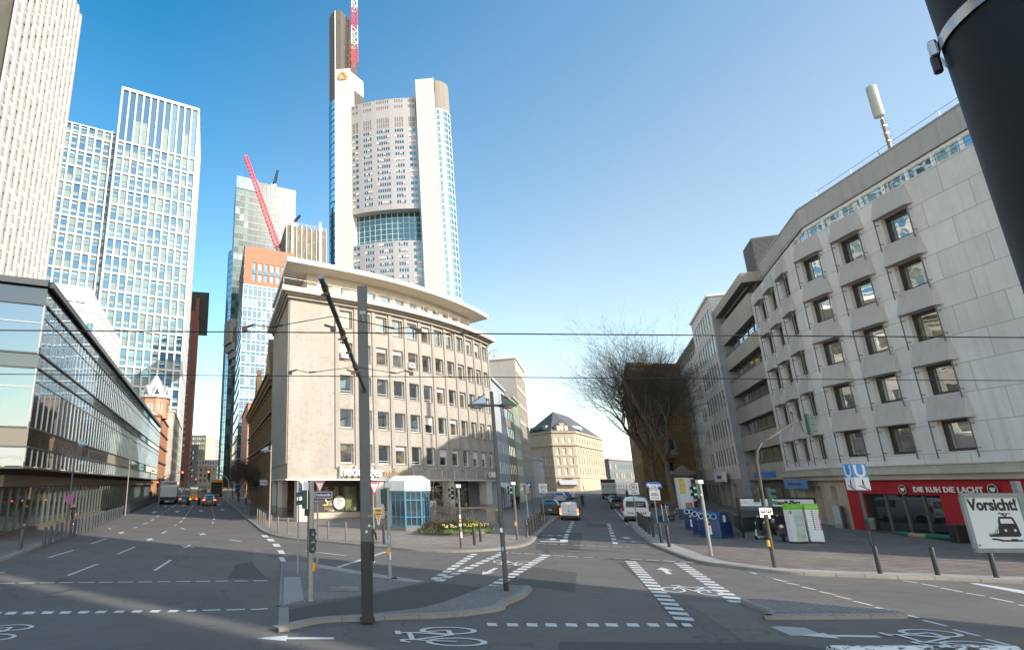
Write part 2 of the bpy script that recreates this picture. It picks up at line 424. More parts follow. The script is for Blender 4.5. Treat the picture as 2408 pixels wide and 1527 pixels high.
# ================================================================ ground, roads, pavements
def ground_mat(name, col, bw=0, bh=0, joint=.01, var=.25, grain=.35, rot=0.0, stain=.4, cracks=0.0, jd=.5, rough=.85, blocks=.1, bmp=.3, tint=None):
 m, nt, b = newmat(name)
 g = N(nt, 'ShaderNodeNewGeometry'); pos = g.outputs['Position']
 n1 = ramp(nt, noise(nt, pos, .22, 6, .6), .3, .7)
 c = mixc(nt, n1, tuple(x * (1 - var) for x in col), tuple(x * (1 + var) for x in col))
 h = None
 if bw:
  mp = N(nt, 'ShaderNodeMapping'); mp.inputs['Rotation'].default_value = (0, 0, rot); nt.links.new(pos, mp.inputs[0])
  br = N(nt, 'ShaderNodeTexBrick'); nt.links.new(mp.outputs[0], br.inputs['Vector'])
  br.inputs['Color1'].default_value = (1 - blocks, 1 - blocks, 1 - blocks, 1); br.inputs['Color2'].default_value = (1 + blocks, 1 + blocks, 1 + blocks, 1)
  br.inputs['Mortar'].default_value = (jd, jd, jd, 1); br.inputs['Scale'].default_value = 1
  br.inputs['Mortar Size'].default_value = joint; br.inputs['Brick Width'].default_value = bw; br.inputs['Row Height'].default_value = bh
  c = mixc(nt, 1.0, c, br.outputs[0], 'MULTIPLY'); h = br.outputs['Fac']
 s = ramp(nt, noise(nt, pos, .9, 7, .68), .48, .75)
 c = mixc(nt, math_n(nt, 'MULTIPLY', s, stain), c, tuple(x * .5 for x in col))
 if tint:
  s2 = ramp(nt, noise(nt, pos, .33, 5, .6), .52, .7)
  c = mixc(nt, math_n(nt, 'MULTIPLY', s2, .7), c, tint)
 f = noise(nt, pos, 38, 3, .8)
 f2 = noise(nt, pos, 150, 2, .8)
 gr = ramp(nt, math_n(nt, 'ADD', math_n(nt, 'MULTIPLY', f, .5), math_n(nt, 'MULTIPLY', f2, .5)), .36, .64)
 c = mixc(nt, math_n(nt, 'MULTIPLY', gr, grain), c, tuple(min(1, x * 2.0) for x in col))
 if cracks:
  wv = N(nt, 'ShaderNodeVectorMath', operation='ADD')
  ns = N(nt, 'ShaderNodeTexNoise'); ns.inputs['Scale'].default_value = .5; ns.inputs['Detail'].default_value = 5; nt.links.new(pos, ns.inputs['Vector'])
  sc = N(nt, 'ShaderNodeVectorMath', operation='SCALE'); sc.inputs['Scale'].default_value = 4.0; nt.links.new(ns.outputs['Color'], sc.inputs[0])
  nt.links.new(pos, wv.inputs[0]); nt.links.new(sc.outputs[0], wv.inputs[1])
  vo = N(nt, 'ShaderNodeTexVoronoi', feature='DISTANCE_TO_EDGE'); vo.inputs['Scale'].default_value = .16; nt.links.new(wv.outputs[0], vo.inputs['Vector'])
  k = ramp(nt, vo.outputs['Distance'], .012, .003)
  c = mixc(nt, math_n(nt, 'MULTIPLY', k, cracks), c, tuple(x * .3 for x in col))
 nt.links.new(c, b.inputs['Base Color']); b.inputs['Roughness'].default_value = rough; b.inputs['Specular IOR Level'].default_value = .35
 hh = f if h is None else math_n(nt, 'SUBTRACT', math_n(nt, 'MULTIPLY', f, .6), h)
 bump(nt, b, hh, bmp, .008)
 MATS[name] = m; return m
ASPH = ground_mat('asphalt', (.092, .084, .078), var=.22, grain=.6, stain=.6, cracks=.32, tint=(.135, .108, .082))
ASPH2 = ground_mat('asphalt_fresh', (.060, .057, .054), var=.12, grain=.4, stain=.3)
ASPH3 = ground_mat('asphalt_pale', (.115, .104, .092), var=.15, grain=.45, stain=.5, cracks=.4, tint=(.145, .115, .085))
SLAB = ground_mat('paving_slabs', (.20, .175, .155), 1.0, .5, .024, var=.2, grain=.3, rot=.37, blocks=.18, jd=.42)
SLABD = ground_mat('paving_slabs_plaza', (.145, .122, .108), .9, .6, .028, var=.24, grain=.3, rot=-.38, blocks=.22, jd=.36, stain=.55)
SLABL = ground_mat('paving_left', (.13, .118, .105), .5, .25, .012, var=.2, grain=.3, rot=.2, blocks=.15)
SETT = ground_mat('setts', (.185, .175, .165), .16, .11, .016, var=.2, grain=.3, rot=.25, blocks=.22, jd=.38, bmp=.6)
SETTP = ground_mat('setts_pale', (.30, .29, .275), .22, .12, .014, var=.15, grain=.2, rot=.5, blocks=.15, jd=.55)
KERB = ground_mat('kerb_stone', (.21, .19, .165), var=.2, grain=.35, stain=.45)
CONC = ground_mat('paving_concrete', (.145, .138, .13), 1.3, 1.3, .012, var=.15, grain=.3, rot=.12, blocks=.1, jd=.5)
PAINTW = ground_mat('road_paint', (.50, .50, .49), var=.06, grain=.12, stain=.22, rough=.6, bmp=.1)
PAINTF = ground_mat('road_paint_worn', (.30, .295, .28), var=.1, grain=.3, stain=.5, rough=.7)
def sheet(name, x0, y0, x1, y1, nx, ny, z, m, kind='structure'):
 mb = MB(); xs = [x0 + (x1 - x0) * i / nx for i in range(nx + 1)]
 ys = sorted(set([y0 + (y1 - y0) * i / ny for i in range(ny + 1)] + [63, 263]))
 ys = [y for y in ys if y0 <= y <= y1]
 mb.grid([[(x, y, gz(x, y) + z) for x in xs] for y in ys], m, False)
 return tag(mb.obj(name), kind=kind)
sheet('ground', -900, -300, 1200, 3000, 10, 20, -.02, CONC)
sheet('road', -70, -30, 150, 300, 8, 30, 0, ASPH)
def polyflat(name, pts, h, m, kind='structure', skirt=None):
 bm = bmesh.new(); vs = [bm.verts.new((p[0], p[1], 0)) for p in pts]
 f = bm.faces.new(vs); f.normal_update()
 if f.normal.z < 0: f.normal_flip()
 for yy in (63, 263):
  bmesh.ops.bisect_plane(bm, geom=bm.verts[:] + bm.edges[:] + bm.faces[:], plane_co=(0, yy, 0), plane_no=(0, 1, 0))
 for v in bm.verts: v.co.z = gz(v.co.x, v.co.y) + h
 if skirt is not None:
  ed = [e for e in bm.edges if e.is_boundary]
  r = bmesh.ops.extrude_edge_only(bm, edges=ed)
  for v in r['geom']:
   if isinstance(v, bmesh.types.BMVert): v.co.z -= h + .05
 me = bpy.data.meshes.new(name); bm.to_mesh(me); bm.free(); me.materials.append(m)
 o = bpy.data.objects.new(name, me); COL.objects.link(o); return tag(o, kind=kind)
def smooth(pts, k=6):
 pts = [v2(p) for p in pts]; o = []
 for i in range(len(pts) - 1):
  p0, p1, p2, p3 = pts[max(i - 1, 0)], pts[i], pts[i + 1], pts[min(i + 2, len(pts) - 1)]
  for j in range(k):
   t = j / k
   o.append(.5 * ((2 * p1) + (p2 - p0) * t + (2 * p0 - 5 * p1 + 4 * p2 - p3) * t * t + (3 * p1 - p0 - 3 * p2 + p3) * t ** 3))
 o.append(pts[-1]); return o
def offs(pts, d):
 """shift a polyline to its left by d"""
 o = []
 for i, p in enumerate(pts):
  a = pts[max(i - 1, 0)]; b = pts[min(i + 1, len(pts) - 1)]; t = (b - a).normalized(); o.append(p + Vector((-t.y, t.x)) * d)
 return o
def strip(name, pts, w0, w1, h0, m, drop=None, kind='structure'):
 if drop is not None:
  q_ = [pts[0]]
  for p_ in pts[1:]:
   n_ = max(1, round((p_ - q_[-1]).length / .98)); o_ = q_[-1]; q_ += [o_.lerp(p_, (k + 1) / n_) for k in range(n_)]
  pts = q_
 a, b = offs(pts, w0), offs(pts, w1); mb = MB()
 z = lambda p, h: (p.x, p.y, gz(p.x, p.y) + h)
 rows = [[z(p, h0) for p in a], [z(p, h0) for p in b]]
 if drop is not None: rows = [[z(p, drop) for p in offs(pts, w0 - .02)], [z(p, h0 - .03) for p in offs(pts, w0 - .012)], [z(p, h0) for p in offs(pts, w0 + .03)], rows[1]]
 if drop is None: mb.grid(rows, m, False)
 else:   # kerb stones about a metre long with open joints
  acc = 0.0; st_ = 0
  for i in range(1, len(pts)):
   acc += (pts[i] - pts[i - 1]).length
   if acc > .95 or i == len(pts) - 1:
    seg = [[Vector(r_[k]) for k in range(st_, i + 1)] for r_ in rows]
    for r_ in seg: r_[0] = r_[0].lerp(r_[1], min(.5, .018 / max(.02, (r_[1] - r_[0]).length)))
    mb.grid(seg, m, False); acc = 0.0; st_ = i
 return tag(mb.obj(name), kind=kind)
def gxy(uv): g = G(*uv); return Vector((g.x, g.y))
kl = [Vector((-9.88 - .204 * y, y)) for y in [8] + list(range(12, 260, 4))]
polyflat('pavement_left', kl + [Vector((-80, 256)), Vector((-80, 8))], .115, SLABL)
strip('kerb_left', kl, 0, .28, .125, KERB, -.05)
strip('kerb_setts_left', kl, .28, .75, .121, SETT)
kc = [TL(1990, 172), TL(2100, 262), TL(2240, 388), TM(20, 418), TM(105, 482), TM(300, 533), TM(700, 572), TM(1000, 602), TM(1300, 632), TM(1500, 646), TM(1850, 656), TM(2150, 640), TC(20, 624), TC(150, 606), TC(240, 568), TC(310, 490), TC(390, 415), TC(470, 347)]
kc = [gxy(p) for p in kc]
d0 = (kc[0] - kc[1]).normalized()
far_l = [Vector((kc[0].x - .19 * t, kc[0].y + t)) for t in (180, 140, 100, 60, 30)]
dr = Vector((.45, 1))
far_r = [kc[-1] + dr * t for t in (15, 35, 60, 80)]
kc = far_l + smooth(kc, 5) + far_r
polyflat('pavement_corner', kc, .115, SLAB)
KC = kc
strip('kerb_corner', kc, 0, .26, .127, KERB, -.05)
strip('kerb_setts_corner', kc, .26, 1.0, .121, SETT)
kr = [gxy(p) for p in [TC(1110, 400), TC(1150, 462), TC(1290, 577), TC(1430, 641), TC(1700, 742), TC(2000, 792), TC(2370, 836), TR(350, 857), TR(700, 872), TR(1150, 890), TR(1700, 906), TR(2379, 937)]]
kr = [kr[0] + dr * t for t in (120, 90, 60, 40, 20, 8)] + smooth(kr, 5)
e = kr[-1]; kr += [e + Vector((6, -.9)), e + Vector((20, -3)), e + Vector((60, -9))]
polyflat('pavement_plaza', kr + [Vector((170, 20)), Vector((170, 170))], .115, SLABD)
strip('kerb_plaza', kr, 0, .3, .127, KERB, -.05)
strip('kerb_setts_plaza', kr, .3, 1.15, .121, SETTP)
isS = [TM(232, 1372), TM(610, 1288), TM(985, 1268), TM(1350, 1252), TM(1600, 1246), TM(1800, 1234), TM(2050, 1205), TM(2240, 1168), TC(10, 1128), TC(120, 1085), TC(200, 1035), TC(236, 995), TC(222, 978), TC(190, 975)]
isS = smooth([gxy(p) for p in isS], 4)
isT = [gxy(p) for p in [TC(0, 974), TM(2230, 975), TM(2110, 976), TM(1950, 1035), TM(1700, 1130), TM(1500, 1185), TM(1100, 1226), TM(735, 1254), TM(420, 1306), TM(285, 1338)]]
polyflat('island_cobbled', isS + isT, .10, SETT, skirt=1)
strip('kerb_island_cobbled', isS[:-3], 0, .26, .112, KERB, -.05)
isN = [TM(262, 752), TM(300, 745), TM(440, 742), TM(560, 760), TM(700, 782), TM(1000, 832), TM(1290, 878), TM(1480, 905), TM(1560, 917), TM(1480, 935), TM(1300, 975), TM(1000, 1035), TM(800, 1068), TM(500, 1112), TM(272, 1150)]
isN = [gxy(p) for p in isN]
polyflat('island_signal', isN, .03, CONC, skirt=1)
strip('setts_island_signal', isN[9:], -.45, 0, .036, SETT)
strip('pale_strip_island', isN[3:9], -.75, -.1, .036, SETTP)
leftk = [gxy(p) for p in [TM(258, 750), TM(246, 900), TM(235, 1150), TM(225, 1372)]]
strip('kerb_island_flush', leftk, 0, .3, .012, KERB)
tp = [gxy(p) for p in [TM(280, 885), TM(425, 880), TM(455, 1092), TM(272, 1135)]]
TACT = ground_mat('tactile_paving', (.33, .32, .30), .06, 3, .02, var=.12, grain=.2, rot=.1, jd=.55)
polyflat('tactile_paving', tp, .04, TACT)
isR = [TC(2112, 1100), TC(2150, 1128), TC(2379, 1212), TR(60, 1252), TR(160, 1256), TR(700, 1252), TR(1250, 1246), TR(1330, 1240), TR(1338, 1226), TR(1250, 1206), TR(900, 1172), TR(500, 1135), TR(100, 1108), TR(0, 1103)]
isR = [gxy(p) for p in isR]; isR = smooth(isR[:3], 2) + smooth(isR[3:], 2)
polyflat('island_right', isR, .11, SETT, skirt=1)
strip('kerb_island_right', isR[:-6], 0, .16, .121, KERB, -.05)
strip('kerb_island_right_rear', isR[-7:] + [isR[0]], 0, .12, .118, KERB, -.05)
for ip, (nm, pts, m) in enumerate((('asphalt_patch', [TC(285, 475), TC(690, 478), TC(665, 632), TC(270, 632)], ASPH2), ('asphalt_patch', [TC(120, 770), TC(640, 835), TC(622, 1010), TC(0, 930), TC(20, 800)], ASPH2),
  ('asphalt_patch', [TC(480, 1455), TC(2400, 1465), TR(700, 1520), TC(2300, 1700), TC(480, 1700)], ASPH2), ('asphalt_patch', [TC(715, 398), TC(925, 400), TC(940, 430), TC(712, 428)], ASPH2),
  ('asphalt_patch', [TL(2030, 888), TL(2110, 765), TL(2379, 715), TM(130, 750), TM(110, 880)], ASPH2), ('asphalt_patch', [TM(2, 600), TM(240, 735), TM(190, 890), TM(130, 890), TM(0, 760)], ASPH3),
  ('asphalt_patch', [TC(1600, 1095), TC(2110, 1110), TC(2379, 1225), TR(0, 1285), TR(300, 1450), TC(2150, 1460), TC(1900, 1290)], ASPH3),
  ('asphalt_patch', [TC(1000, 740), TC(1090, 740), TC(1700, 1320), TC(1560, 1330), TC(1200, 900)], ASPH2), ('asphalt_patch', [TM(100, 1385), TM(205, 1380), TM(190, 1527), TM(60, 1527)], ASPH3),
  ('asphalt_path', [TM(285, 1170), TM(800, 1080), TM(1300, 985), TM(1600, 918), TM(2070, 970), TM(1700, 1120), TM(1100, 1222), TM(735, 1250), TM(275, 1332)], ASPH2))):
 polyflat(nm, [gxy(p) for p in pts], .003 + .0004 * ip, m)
mk = MB(); mkf = MB()
def q4(pts, m=None, mb=None):
 (mb or mk).face([G(*p) + Vector((0, 0, .008)) for p in pts], m or PAINTW)
def dash(a, b, w=.12, m=None, z=.008, mb=None):
 a, b = G(*a), G(*b); d = (b - a); d.z = 0; d.normalize(); n = Vector((-d.y, d.x, 0)) * w / 2; u = Vector((0, 0, z))
 (mb or mk).face([a - n + u, b - n + u, b + n + u, a + n + u], m or PAINTW)
for a, b in ((0, 135), (172, 310), (358, 490), (528, 657), (706, 845), (880, 1012), (1056, 1192), (1232, 1362), (1406, 1530), (1578, 1707), (1750, 1878), (1922, 2042), (2092, 2215), (2268, 2395)):
 y = lambda x: 931 - 23 * x / 2379
 dash(TL(a, y(a)), TL(b, y(b)), .13)
for x, wd in ((-110, 95), (35, 92), (190, 98), (357, 98), (520, 95), (686, 90), (840, 90), (1008, 85), (1165, 85), (1330, 82), (1492, 85), (1660, 78)):
 f = 1 - (x + 110) / 1770 * .25; y0 = 1211 - 24 * x / 1700; h = 25 * f
 q4([TL(x, y0), TL(x + wd, y0), TL(x + wd + 38 * f, y0 - h), TL(x + 38 * f, y0 - h)])
for a, b in ((1812, 1972), (2025, 2190), (2243, 2395)): dash(TL(a, 1174 - (a - 1812) * .018), TL(b, 1172 - (b - 1812) * .022), .14)
for a, b, w in (((430, 703), (658, 635), .14), ((815, 578), (960, 530), .14), ((605, 863), (875, 757), .14), ((1052, 670), (1210, 604), .14), ((1380, 818), (1528, 722), .14), ((1448, 484), (1487, 466), .14),
  ((1280, 403), (1325, 388), .14), ((1348, 370), (1380, 357), .14), ((1400, 334), (1425, 323), .14), ((1440, 310), (1460, 302), .14), ((1472, 292), (1490, 283), .14), ((1505, 272), (1520, 264), .14), ((1528, 257), (1580, 225), .16),
  ((1602, 390), (1632, 372), .14), ((1638, 354), (1655, 342), .14), ((1660, 325), (1672, 314), .14), ((1677, 305), (1685, 297), .14), ((1691, 287), (1697, 280), .14), ((1703, 266), (1708, 260), .14), ((1712, 250), (1735, 226), .14),
  ((1898, 395), (1908, 382), .14), ((1914, 362), (1915, 350), .14), ((1912, 333), (1911, 323), .14), ((1907, 308), (1906, 300), .14), ((1902, 288), (1901, 281), .14), ((1897, 268), (1896, 262), .14), ((1894, 254), (1892, 246), .14),
  ((1560, 415), (1585, 407), .14), ((1195, 437), (1228, 427), .14), ((970, 438), (995, 448), .14), ((1615, 435), (1655, 450), .14), ((2050, 542), (2155, 557), .16), ((0, 838), (45, 831), .14)):
 dash(TL(*a), TL(*b), w)
for x, y, sx, sy in ((1087, 480), (1340, 540), (1675, 602), (1812, 492)) and ((1087, 480, 28, 9), (1340, 540, 36, 11), (1675, 602, 56, 14), (1812, 492, 34, 9)):
 dash(TL(x - sx, y - sy * .6), TL(x + sx, y + sy * .6), .16); dash(TL(x - sx * .55, y + sy), TL(x + sx * .45, y - sy), .16, z=.010)
for a, b in (((85, 500), (135, 500)), ((132, 533), (190, 533)), ((183, 578), (243, 578)), ((228, 635), (280, 635)), ((240, 698), (288, 698))):
 h = 20 + (a[1] - 500) * .09
 q4([TM(a[0] + 12, a[1] + h), TM(b[0] + 12, b[1] + h), TM(b[0] - 10, b[1]), TM(a[0] - 10, a[1])])
dash(TM(480, 643), TM(828, 683), .14)
for a, b in (((742, 792), (800, 779)), ((803, 773), (865, 756)), ((868, 751), (927, 738)), ((930, 734), (985, 719)), ((1070, 690), (1096, 682)), ((1100, 677), (1148, 665)), ((1150, 661), (1195, 650))): dash(TM(*a), TM(*b), .22)
def row(a, b, n, hw, along=.55, T=TM, skew=0.0):
 """n painted blocks between two pixels, hw = half width in pixels at each end"""
 for i in range(n):
  t = i / (n - 1); x = a[0] + (b[0] - a[0]) * t; y = a[1] + (b[1] - a[1]) * t
  t2 = (i + along) / (n - 1); x2 = a[0] + (b[0] - a[0]) * t2; y2 = a[1] + (b[1] - a[1]) * t2
  w = hw[0] + (hw[1] - hw[0]) * t
  q4([T(x - w, y), T(x + w, y), T(x2 + w, y2), T(x2 - w, y2)])
def prow(pa, pb, n, w, along, bias=1.0):
 """same, evenly spaced on the ground; w = metres across"""
 a, b = G(*pa), G(*pb); d = (b - a) / (n - 1 + along)
 t = d.normalized(); nn = Vector((-t.y, t.x, 0)) * w / 2
 for i in range(n):
  p = a + d * i; q = p + d * along
  mk.face([c + Vector((0, 0, .008)) for c in (p - nn, q - nn, q + nn, p + nn)], PAINTW)
prow(TM(1630, 898), TM(1985, 668), 10, .36, .62)
prow(TM(1660, 912), TM(2255, 655), 12, .36, .6)
prow(TM(2140, 965), TC(370, 678), 14, .42, .6)
dash(TM(2185, 653), TM(2285, 662), .14); dash(TM(2305, 658), TM(2379, 662), .14)
for a, b in ((2093, 2180),): q4([TM(a + 12, 1313), TM(b + 12, 1315), TM(b - 4, 1287), TM(a, 1285)])
for a, b in ((8, 118), (188, 290), (353, 465), (535, 648), (722, 842), (888, 1015), (1077, 1205), (1262, 1387), (1428, 1547), (1568, 1682)):
 s = 4 + a * .018
 q4([TC(a + s, 1317), TC(b, 1320), TC(b - s, 1291), TC(a, 1288)] if a > 20 else [TC(a + 12, 1315), TC(b, 1318), TC(b - 8, 1291), TC(a, 1288)])
prow(TC(1118, 734), TC(1605, 1262), 19, .5, .55)
prow(TC(1558, 750), TC(2090, 1106), 15, .5, .58)
for a, b in (((45, 659), (140, 664)), ((172, 664), (258, 670)), ((295, 672), (385, 679)), ((427, 681), (522, 687)), ((558, 688), (655, 695)), ((698, 697), (790, 701)), ((827, 702), (930, 708)), ((973, 710), (1073, 715)), ((1117, 715), (1222, 722)), ((1268, 723), (1372, 729)), ((1412, 730), (1523, 737)), ((1563, 739), (1683, 745)),
  ((278, 574), (360, 577)), ((387, 578), (462, 583)), ((490, 582), (557, 587)), ((608, 589), (692, 593)), ((725, 593), (806, 597)), ((838, 597), (922, 601)), ((958, 602), (1045, 605)), ((1082, 604), (1166, 608)), ((1197, 608), (1286, 612))): dash(TC(*a), TC(*b), .13)
prow(TC(604, 378), TC(560, 475), 6, .3, .5); prow(TC(552, 490), TC(527, 555), 3, .3, .55); prow(TC(922, 397), TC(985, 578), 8, .3, .5)
dash(TC(312, 557), TC(535, 562), .5); dash(TC(527, 542), TC(522, 560), .5, z=.0095)
dash(TC(980, 270), TC(1062, 362), .14); dash(TC(1070, 378), TC(1095, 405), .14)
for a, b in (((0, 848), (22, 856)), ((38, 863), (132, 885)), ((142, 891), (255, 918)), ((260, 927), (368, 948)), ((392, 962), (513, 988)), ((550, 1005), (692, 1034)), ((692, 1044), (832, 1075)), ((855, 1090), (1027, 1131)), ((1048, 1144), (1207, 1180)), ((1243, 1194), (1435, 1240)), ((1480, 1262), (1690, 1315)), ((1750, 1345), (1985, 1404)), ((2040, 1430), (2312, 1502)),
  ((1295, 908), (1428, 926)), ((1462, 935), (1608, 962)), ((1632, 971), (1830, 1010)), ((1863, 1019), (2027, 1045)), ((2080, 1060), (2285, 1103)), ((2330, 1122), (2420, 1138))): dash(TR(*a), TR(*b), .13)
q4([TR(1885, 930), TR(1960, 932), TR(2400, 1000), TR(2400, 1030)])
q4([TR(110, 1322), TR(170, 1315), TR(420, 1330), TR(590, 1398), TR(300, 1402)], PAINTF)
for a, b in (((2195, 834), (2280, 856)), ((2297, 864), (2379, 884))): dash(TC(*a), TC(*b), .13)
mk.obj('road_markings')['kind'] = 'structure'
def flat_shape(name, polys, o, t, sx, sy, z=.009, m=None):
 """polys in (right, forward); o on the ground, t forward direction"""
 t = Vector((t[0], t[1])).normalized(); r = Vector((t.y, -t.x)); mb = MB()
 for i, pl in enumerate(polys):
  pts = []
  for x, y in pl:
   q = v2(o) + r * x * sx + t * y * sy; pts.append((q.x, q.y, gz(q.x, q.y) + z + i * .0002))
  mb.face(pts, m or PAINTW)
 return tag(mb.obj(name), kind='structure')
def ln(a, b, w):
 a, b = v2(a), v2(b); d = (b - a).normalized(); n = Vector((-d.y, d.x)) * w / 2
 return [a - n, a + n, b + n, b - n]
def bike_polys():
 o = []; w = .065
 for cx in (-.5, .5):
  for k in range(24):
   a0, a1 = 2 * math.pi * k / 24, 2 * math.pi * (k + 1) / 24
   o.append([(cx + .36 * math.cos(a0), .36 * math.sin(a0)), (cx + .36 * math.cos(a1), .36 * math.sin(a1)), (cx + .285 * math.cos(a1), .285 * math.sin(a1)), (cx + .285 * math.cos(a0), .285 * math.sin(a0))])
 o += [ln((-.5, 0), (-.34, .62), w), ln((-.34, .62), (-.52, .62), w), ln((-.52, .62), (-.58, .54), w), ln((-.38, .5), (.28, .5), w), ln((.28, .42), (.28, .62), w), ln((.12, .64), (.44, .64), .07),
          ln((-.36, .46), (.08, 0), w), ln((.27, .48), (.06, 0), w), ln((.27, .45), (.52, 0), w), ln((.06, 0), (.52, 0), w)]
 return o
ARROW = [[(-.06, 0), (.06, 0), (.06, .62), (-.06, .62)], [(-.17, .6), (.17, .6), (0, 1)]]
lane = (G(*TC(1118, 734)) - G(*TC(1605, 1262))); lane2 = (G(*TC(370, 678)) - G(*TM(2140, 965)))
def sym(uv, t, s, sy=1.15): flat_shape('bicycle_marking', bike_polys(), G(*uv), t, s, s * sy)
def arr(uv, t, w, l): flat_shape('arrow_marking', ARROW, G(*uv), t, w, l)
sym(TM(1785, 1405), (-1, .02), 1.1, 1.9); arr(TM(728, 1424), (-1, 0), 1.6, 1.95)
sym(TR(1730, 1432), (-1, .1), 1.15, 1.7); arr(TR(1085, 1408), (-1, .06), 1.7, 1.9)
sym(TL(20, 1372), (-1, -.05), 1.0, 1.6)
sym(TC(1665, 1003), lane + Vector((3.2, 0, 0)), 1.15, 1.5); arr(TC(1470, 850), lane, 1.9, 2.2)
sym(TC(1105, 563), dr, 1.25, 1.2); arr(TC(1087, 533), dr, 3, 1.4); sym(TC(447, 507), dr, 1.05, 1.1); arr(TC(430, 528), -dr, 3, 1.6)
sym(TC(60, 745), lane2 * -1, 1.05, 1.7); arr(TM(2180, 795), lane2 * -1, 1.5, 2.4)
for u, v in ((1370, 302), (1580, 296), (1797, 290), (1990, 280), (1475, 246), (1635, 240), (1960, 234)): arr(TL(u, v), (-.2, 1), 3.2, 3.4)
IRON = paint('cast_iron', (.06, .055, .05), .55, .3, 9, metal=.5, bmp=.3); RUSTC = paint('rust_frame', (.16, .10, .075), .8, .2, 8)
def lid(uv, r, name='manhole_cover', m=None):
 mb = MB(); mb.lathe([(r, 0), (r, .011), (r * .9, .012), (r * .88, .008), (0, .009)], m or IRON, 24); o = mb.obj(name, loc=G(*uv)); return tag(o, kind='structure')
lid(TM(200, 684), .38); lid(TM(385, 682), .35); lid(TC(940, 344), .33)
mb = MB(); g = G(*TM(815, 980), z=.03); mb.box(-.55, -.45, 0, .55, .45, .008, SLAB); mb.box(-.6, -.5, 0, .6, .5, .004, RUSTC); tag(mb.obj('inspection_cover', loc=(g.x, g.y, .033)), kind='structure')
# ================================================================ near buildings
TRAV = stone('travertine', (.44, .40, .35), 1.15, 2.35, .008, jdark=.7, var=.12, blocks=.06, vein=.55, stain=.3, fine=.2, offs=0)
TRAVD = stone('travertine_pilaster', (.40, .365, .32), 8, 3.75, .012, jdark=.5, var=.16, blocks=.05, vein=.25, stain=.3, fine=.2, offs=0)
CREAMR = paint('cream_render', (.54, .49, .41), .8, .06, .6, stain=.2)
WHITER = paint('white_render', (.78, .76, .72), .7, .05, .5, stain=.2)
WHITEF = paint('white_frame', (.78, .77, .75), .45, .04, 2)
DARKF = paint('dark_frame', (.03, .022, .018), .45, .2, 3)
GREYF = paint('grey_frame', (.33, .33, .34), .45, .1, 3, metal=.3)
BLACK = paint('black_void', (.012, .012, .013), .6, .2, 2)
ALU = paint('aluminium', (.55, .55, .56), .35, .08, 2, metal=.7)
ALUD = paint('aluminium_dark', (.16, .165, .17), .4, .1, 2, metal=.6)
BLIND = paint('blind_cloth', (.55, .50, .42), .9, .06, 1)
BLINDW = paint('blind_white', (.70, .70, .68), .9, .05, 1)
GL = glass('window_glass', (.028, .034, .036), .30)
GL2 = glass('window_glass_room', (.05, .048, .040), .22, body=((.16, .13, .08), .8))
GLB = glass('window_glass_bright', (.05, .06, .065), .5)
GLD = glass('shop_glass', (.02, .022, .022), .16, body=((.10, .07, .04), .9))
HB = thing('office_building', 'beige stone corner office building with curved window front and a broad flying roof slab', 'building', (-4.05, 59.9, 0))
O = Vector(HB.location)
PF0 = (-4.05 - .19 * 16.5, 59.9 + 16.5); PC = (-4.05, 59.9); C1 = (1.0, 62.5)
bays = [v2(C1)]
for i in range(12):
 a = R(29.5 + (53.5 - 29.5) * i / 11); bays.append(bays[-1] + Vector((math.cos(a), math.sin(a))) * 2.5)
HEND = bays[-1]
BACK = HEND + Vector((-9, 12)); BACK2 = Vector((PF0[0] + 8, PF0[1] + 6))
ZB, ZT = 4.1, 23.2; BANDG = glass('band_glass_dark', (.012, .015, .015), .07, wave=.05)
rows = [(5.85 + 3.72 * k, 7.88 + 3.72 * k) for k in range(5)]
mb = MB(); outs = []
facade(mb, PC, C1, ZB, ZT, [], [], .3, TRAV)
for a, b in zip(bays[:-1], bays[1:]):
 outs += facade(mb, a, b, ZB, ZT, [(.42, 2.08)], rows, .34, TRAV)
facade(mb, HEND, BACK, ZB, ZT, [], [], .3, TRAV); facade(mb, BACK, BACK2, ZB, ZT, [], [], .3, TRAV)
facade(mb, PF0, PC, ZB, ZT, [], [], .3, TRAV); facade(mb, BACK2, PF0, ZB, ZT, [], [], .3, TRAV)
foot = [v2(PC)] + bays + [BACK, BACK2, v2(PF0)]
mb.face([(p.x, p.y, ZB) for p in foot][::-1], WHITER); mb.face([(p.x, p.y, ZT) for p in foot], TRAV)
mb.obj('wall', HB, O)
mb = MB()
for i, b in enumerate(bays):
 a2 = bays[i + 1] if i < 12 else b + (b - bays[i - 1])
 wbox(mb, b, a2, -.24, .24, 5.35, ZT - .02, .13, -.002, TRAVD)
mb.obj('pilasters', HB, O)
mb = MB()
L = seglen(PF0, PC); nf = 15
for i in range(nf):
 s = .15 + (L - .35) * i / (nf - 1); wbox(mb, PF0, PC, s - .11, s + .11, 5.7, ZT - .02, .17, -.002, TRAVD)
for i in range(nf - 1):
 s = .15 + (L - .35) * (i + .5) / (nf - 1); wbox(mb, PF0, PC, s - .46, s + .46, 5.7, ZT - .1, .03, -.002, BANDG)
mb.obj('flank_fins', HB, O)
st = dict(name='h', frame=WHITEF, glass=[GL, GL2, GLB, GL2], t=.09, fd=.07, nvar=8, blind=(BLINDW, [0, .25, 0, 0, .5, 0, 0, .12]),
          extra=[lambda mb, w, h, v: mb.box(0, -.3, h - .16 + .16, w, -.26, h + .14, WHITEF) if v % 2 == 0 else None, lambda mb, w, h, v: mb.box(-.06, -.41, -.07, w + .06, -.001, -.004, TRAVD), lambda mb, w, h, v: mb.box(.1, -.05, .30, w - .1, -.004, .34, WHITEF) if v % 3 == 0 else None])
add_windows(HB, outs, st)
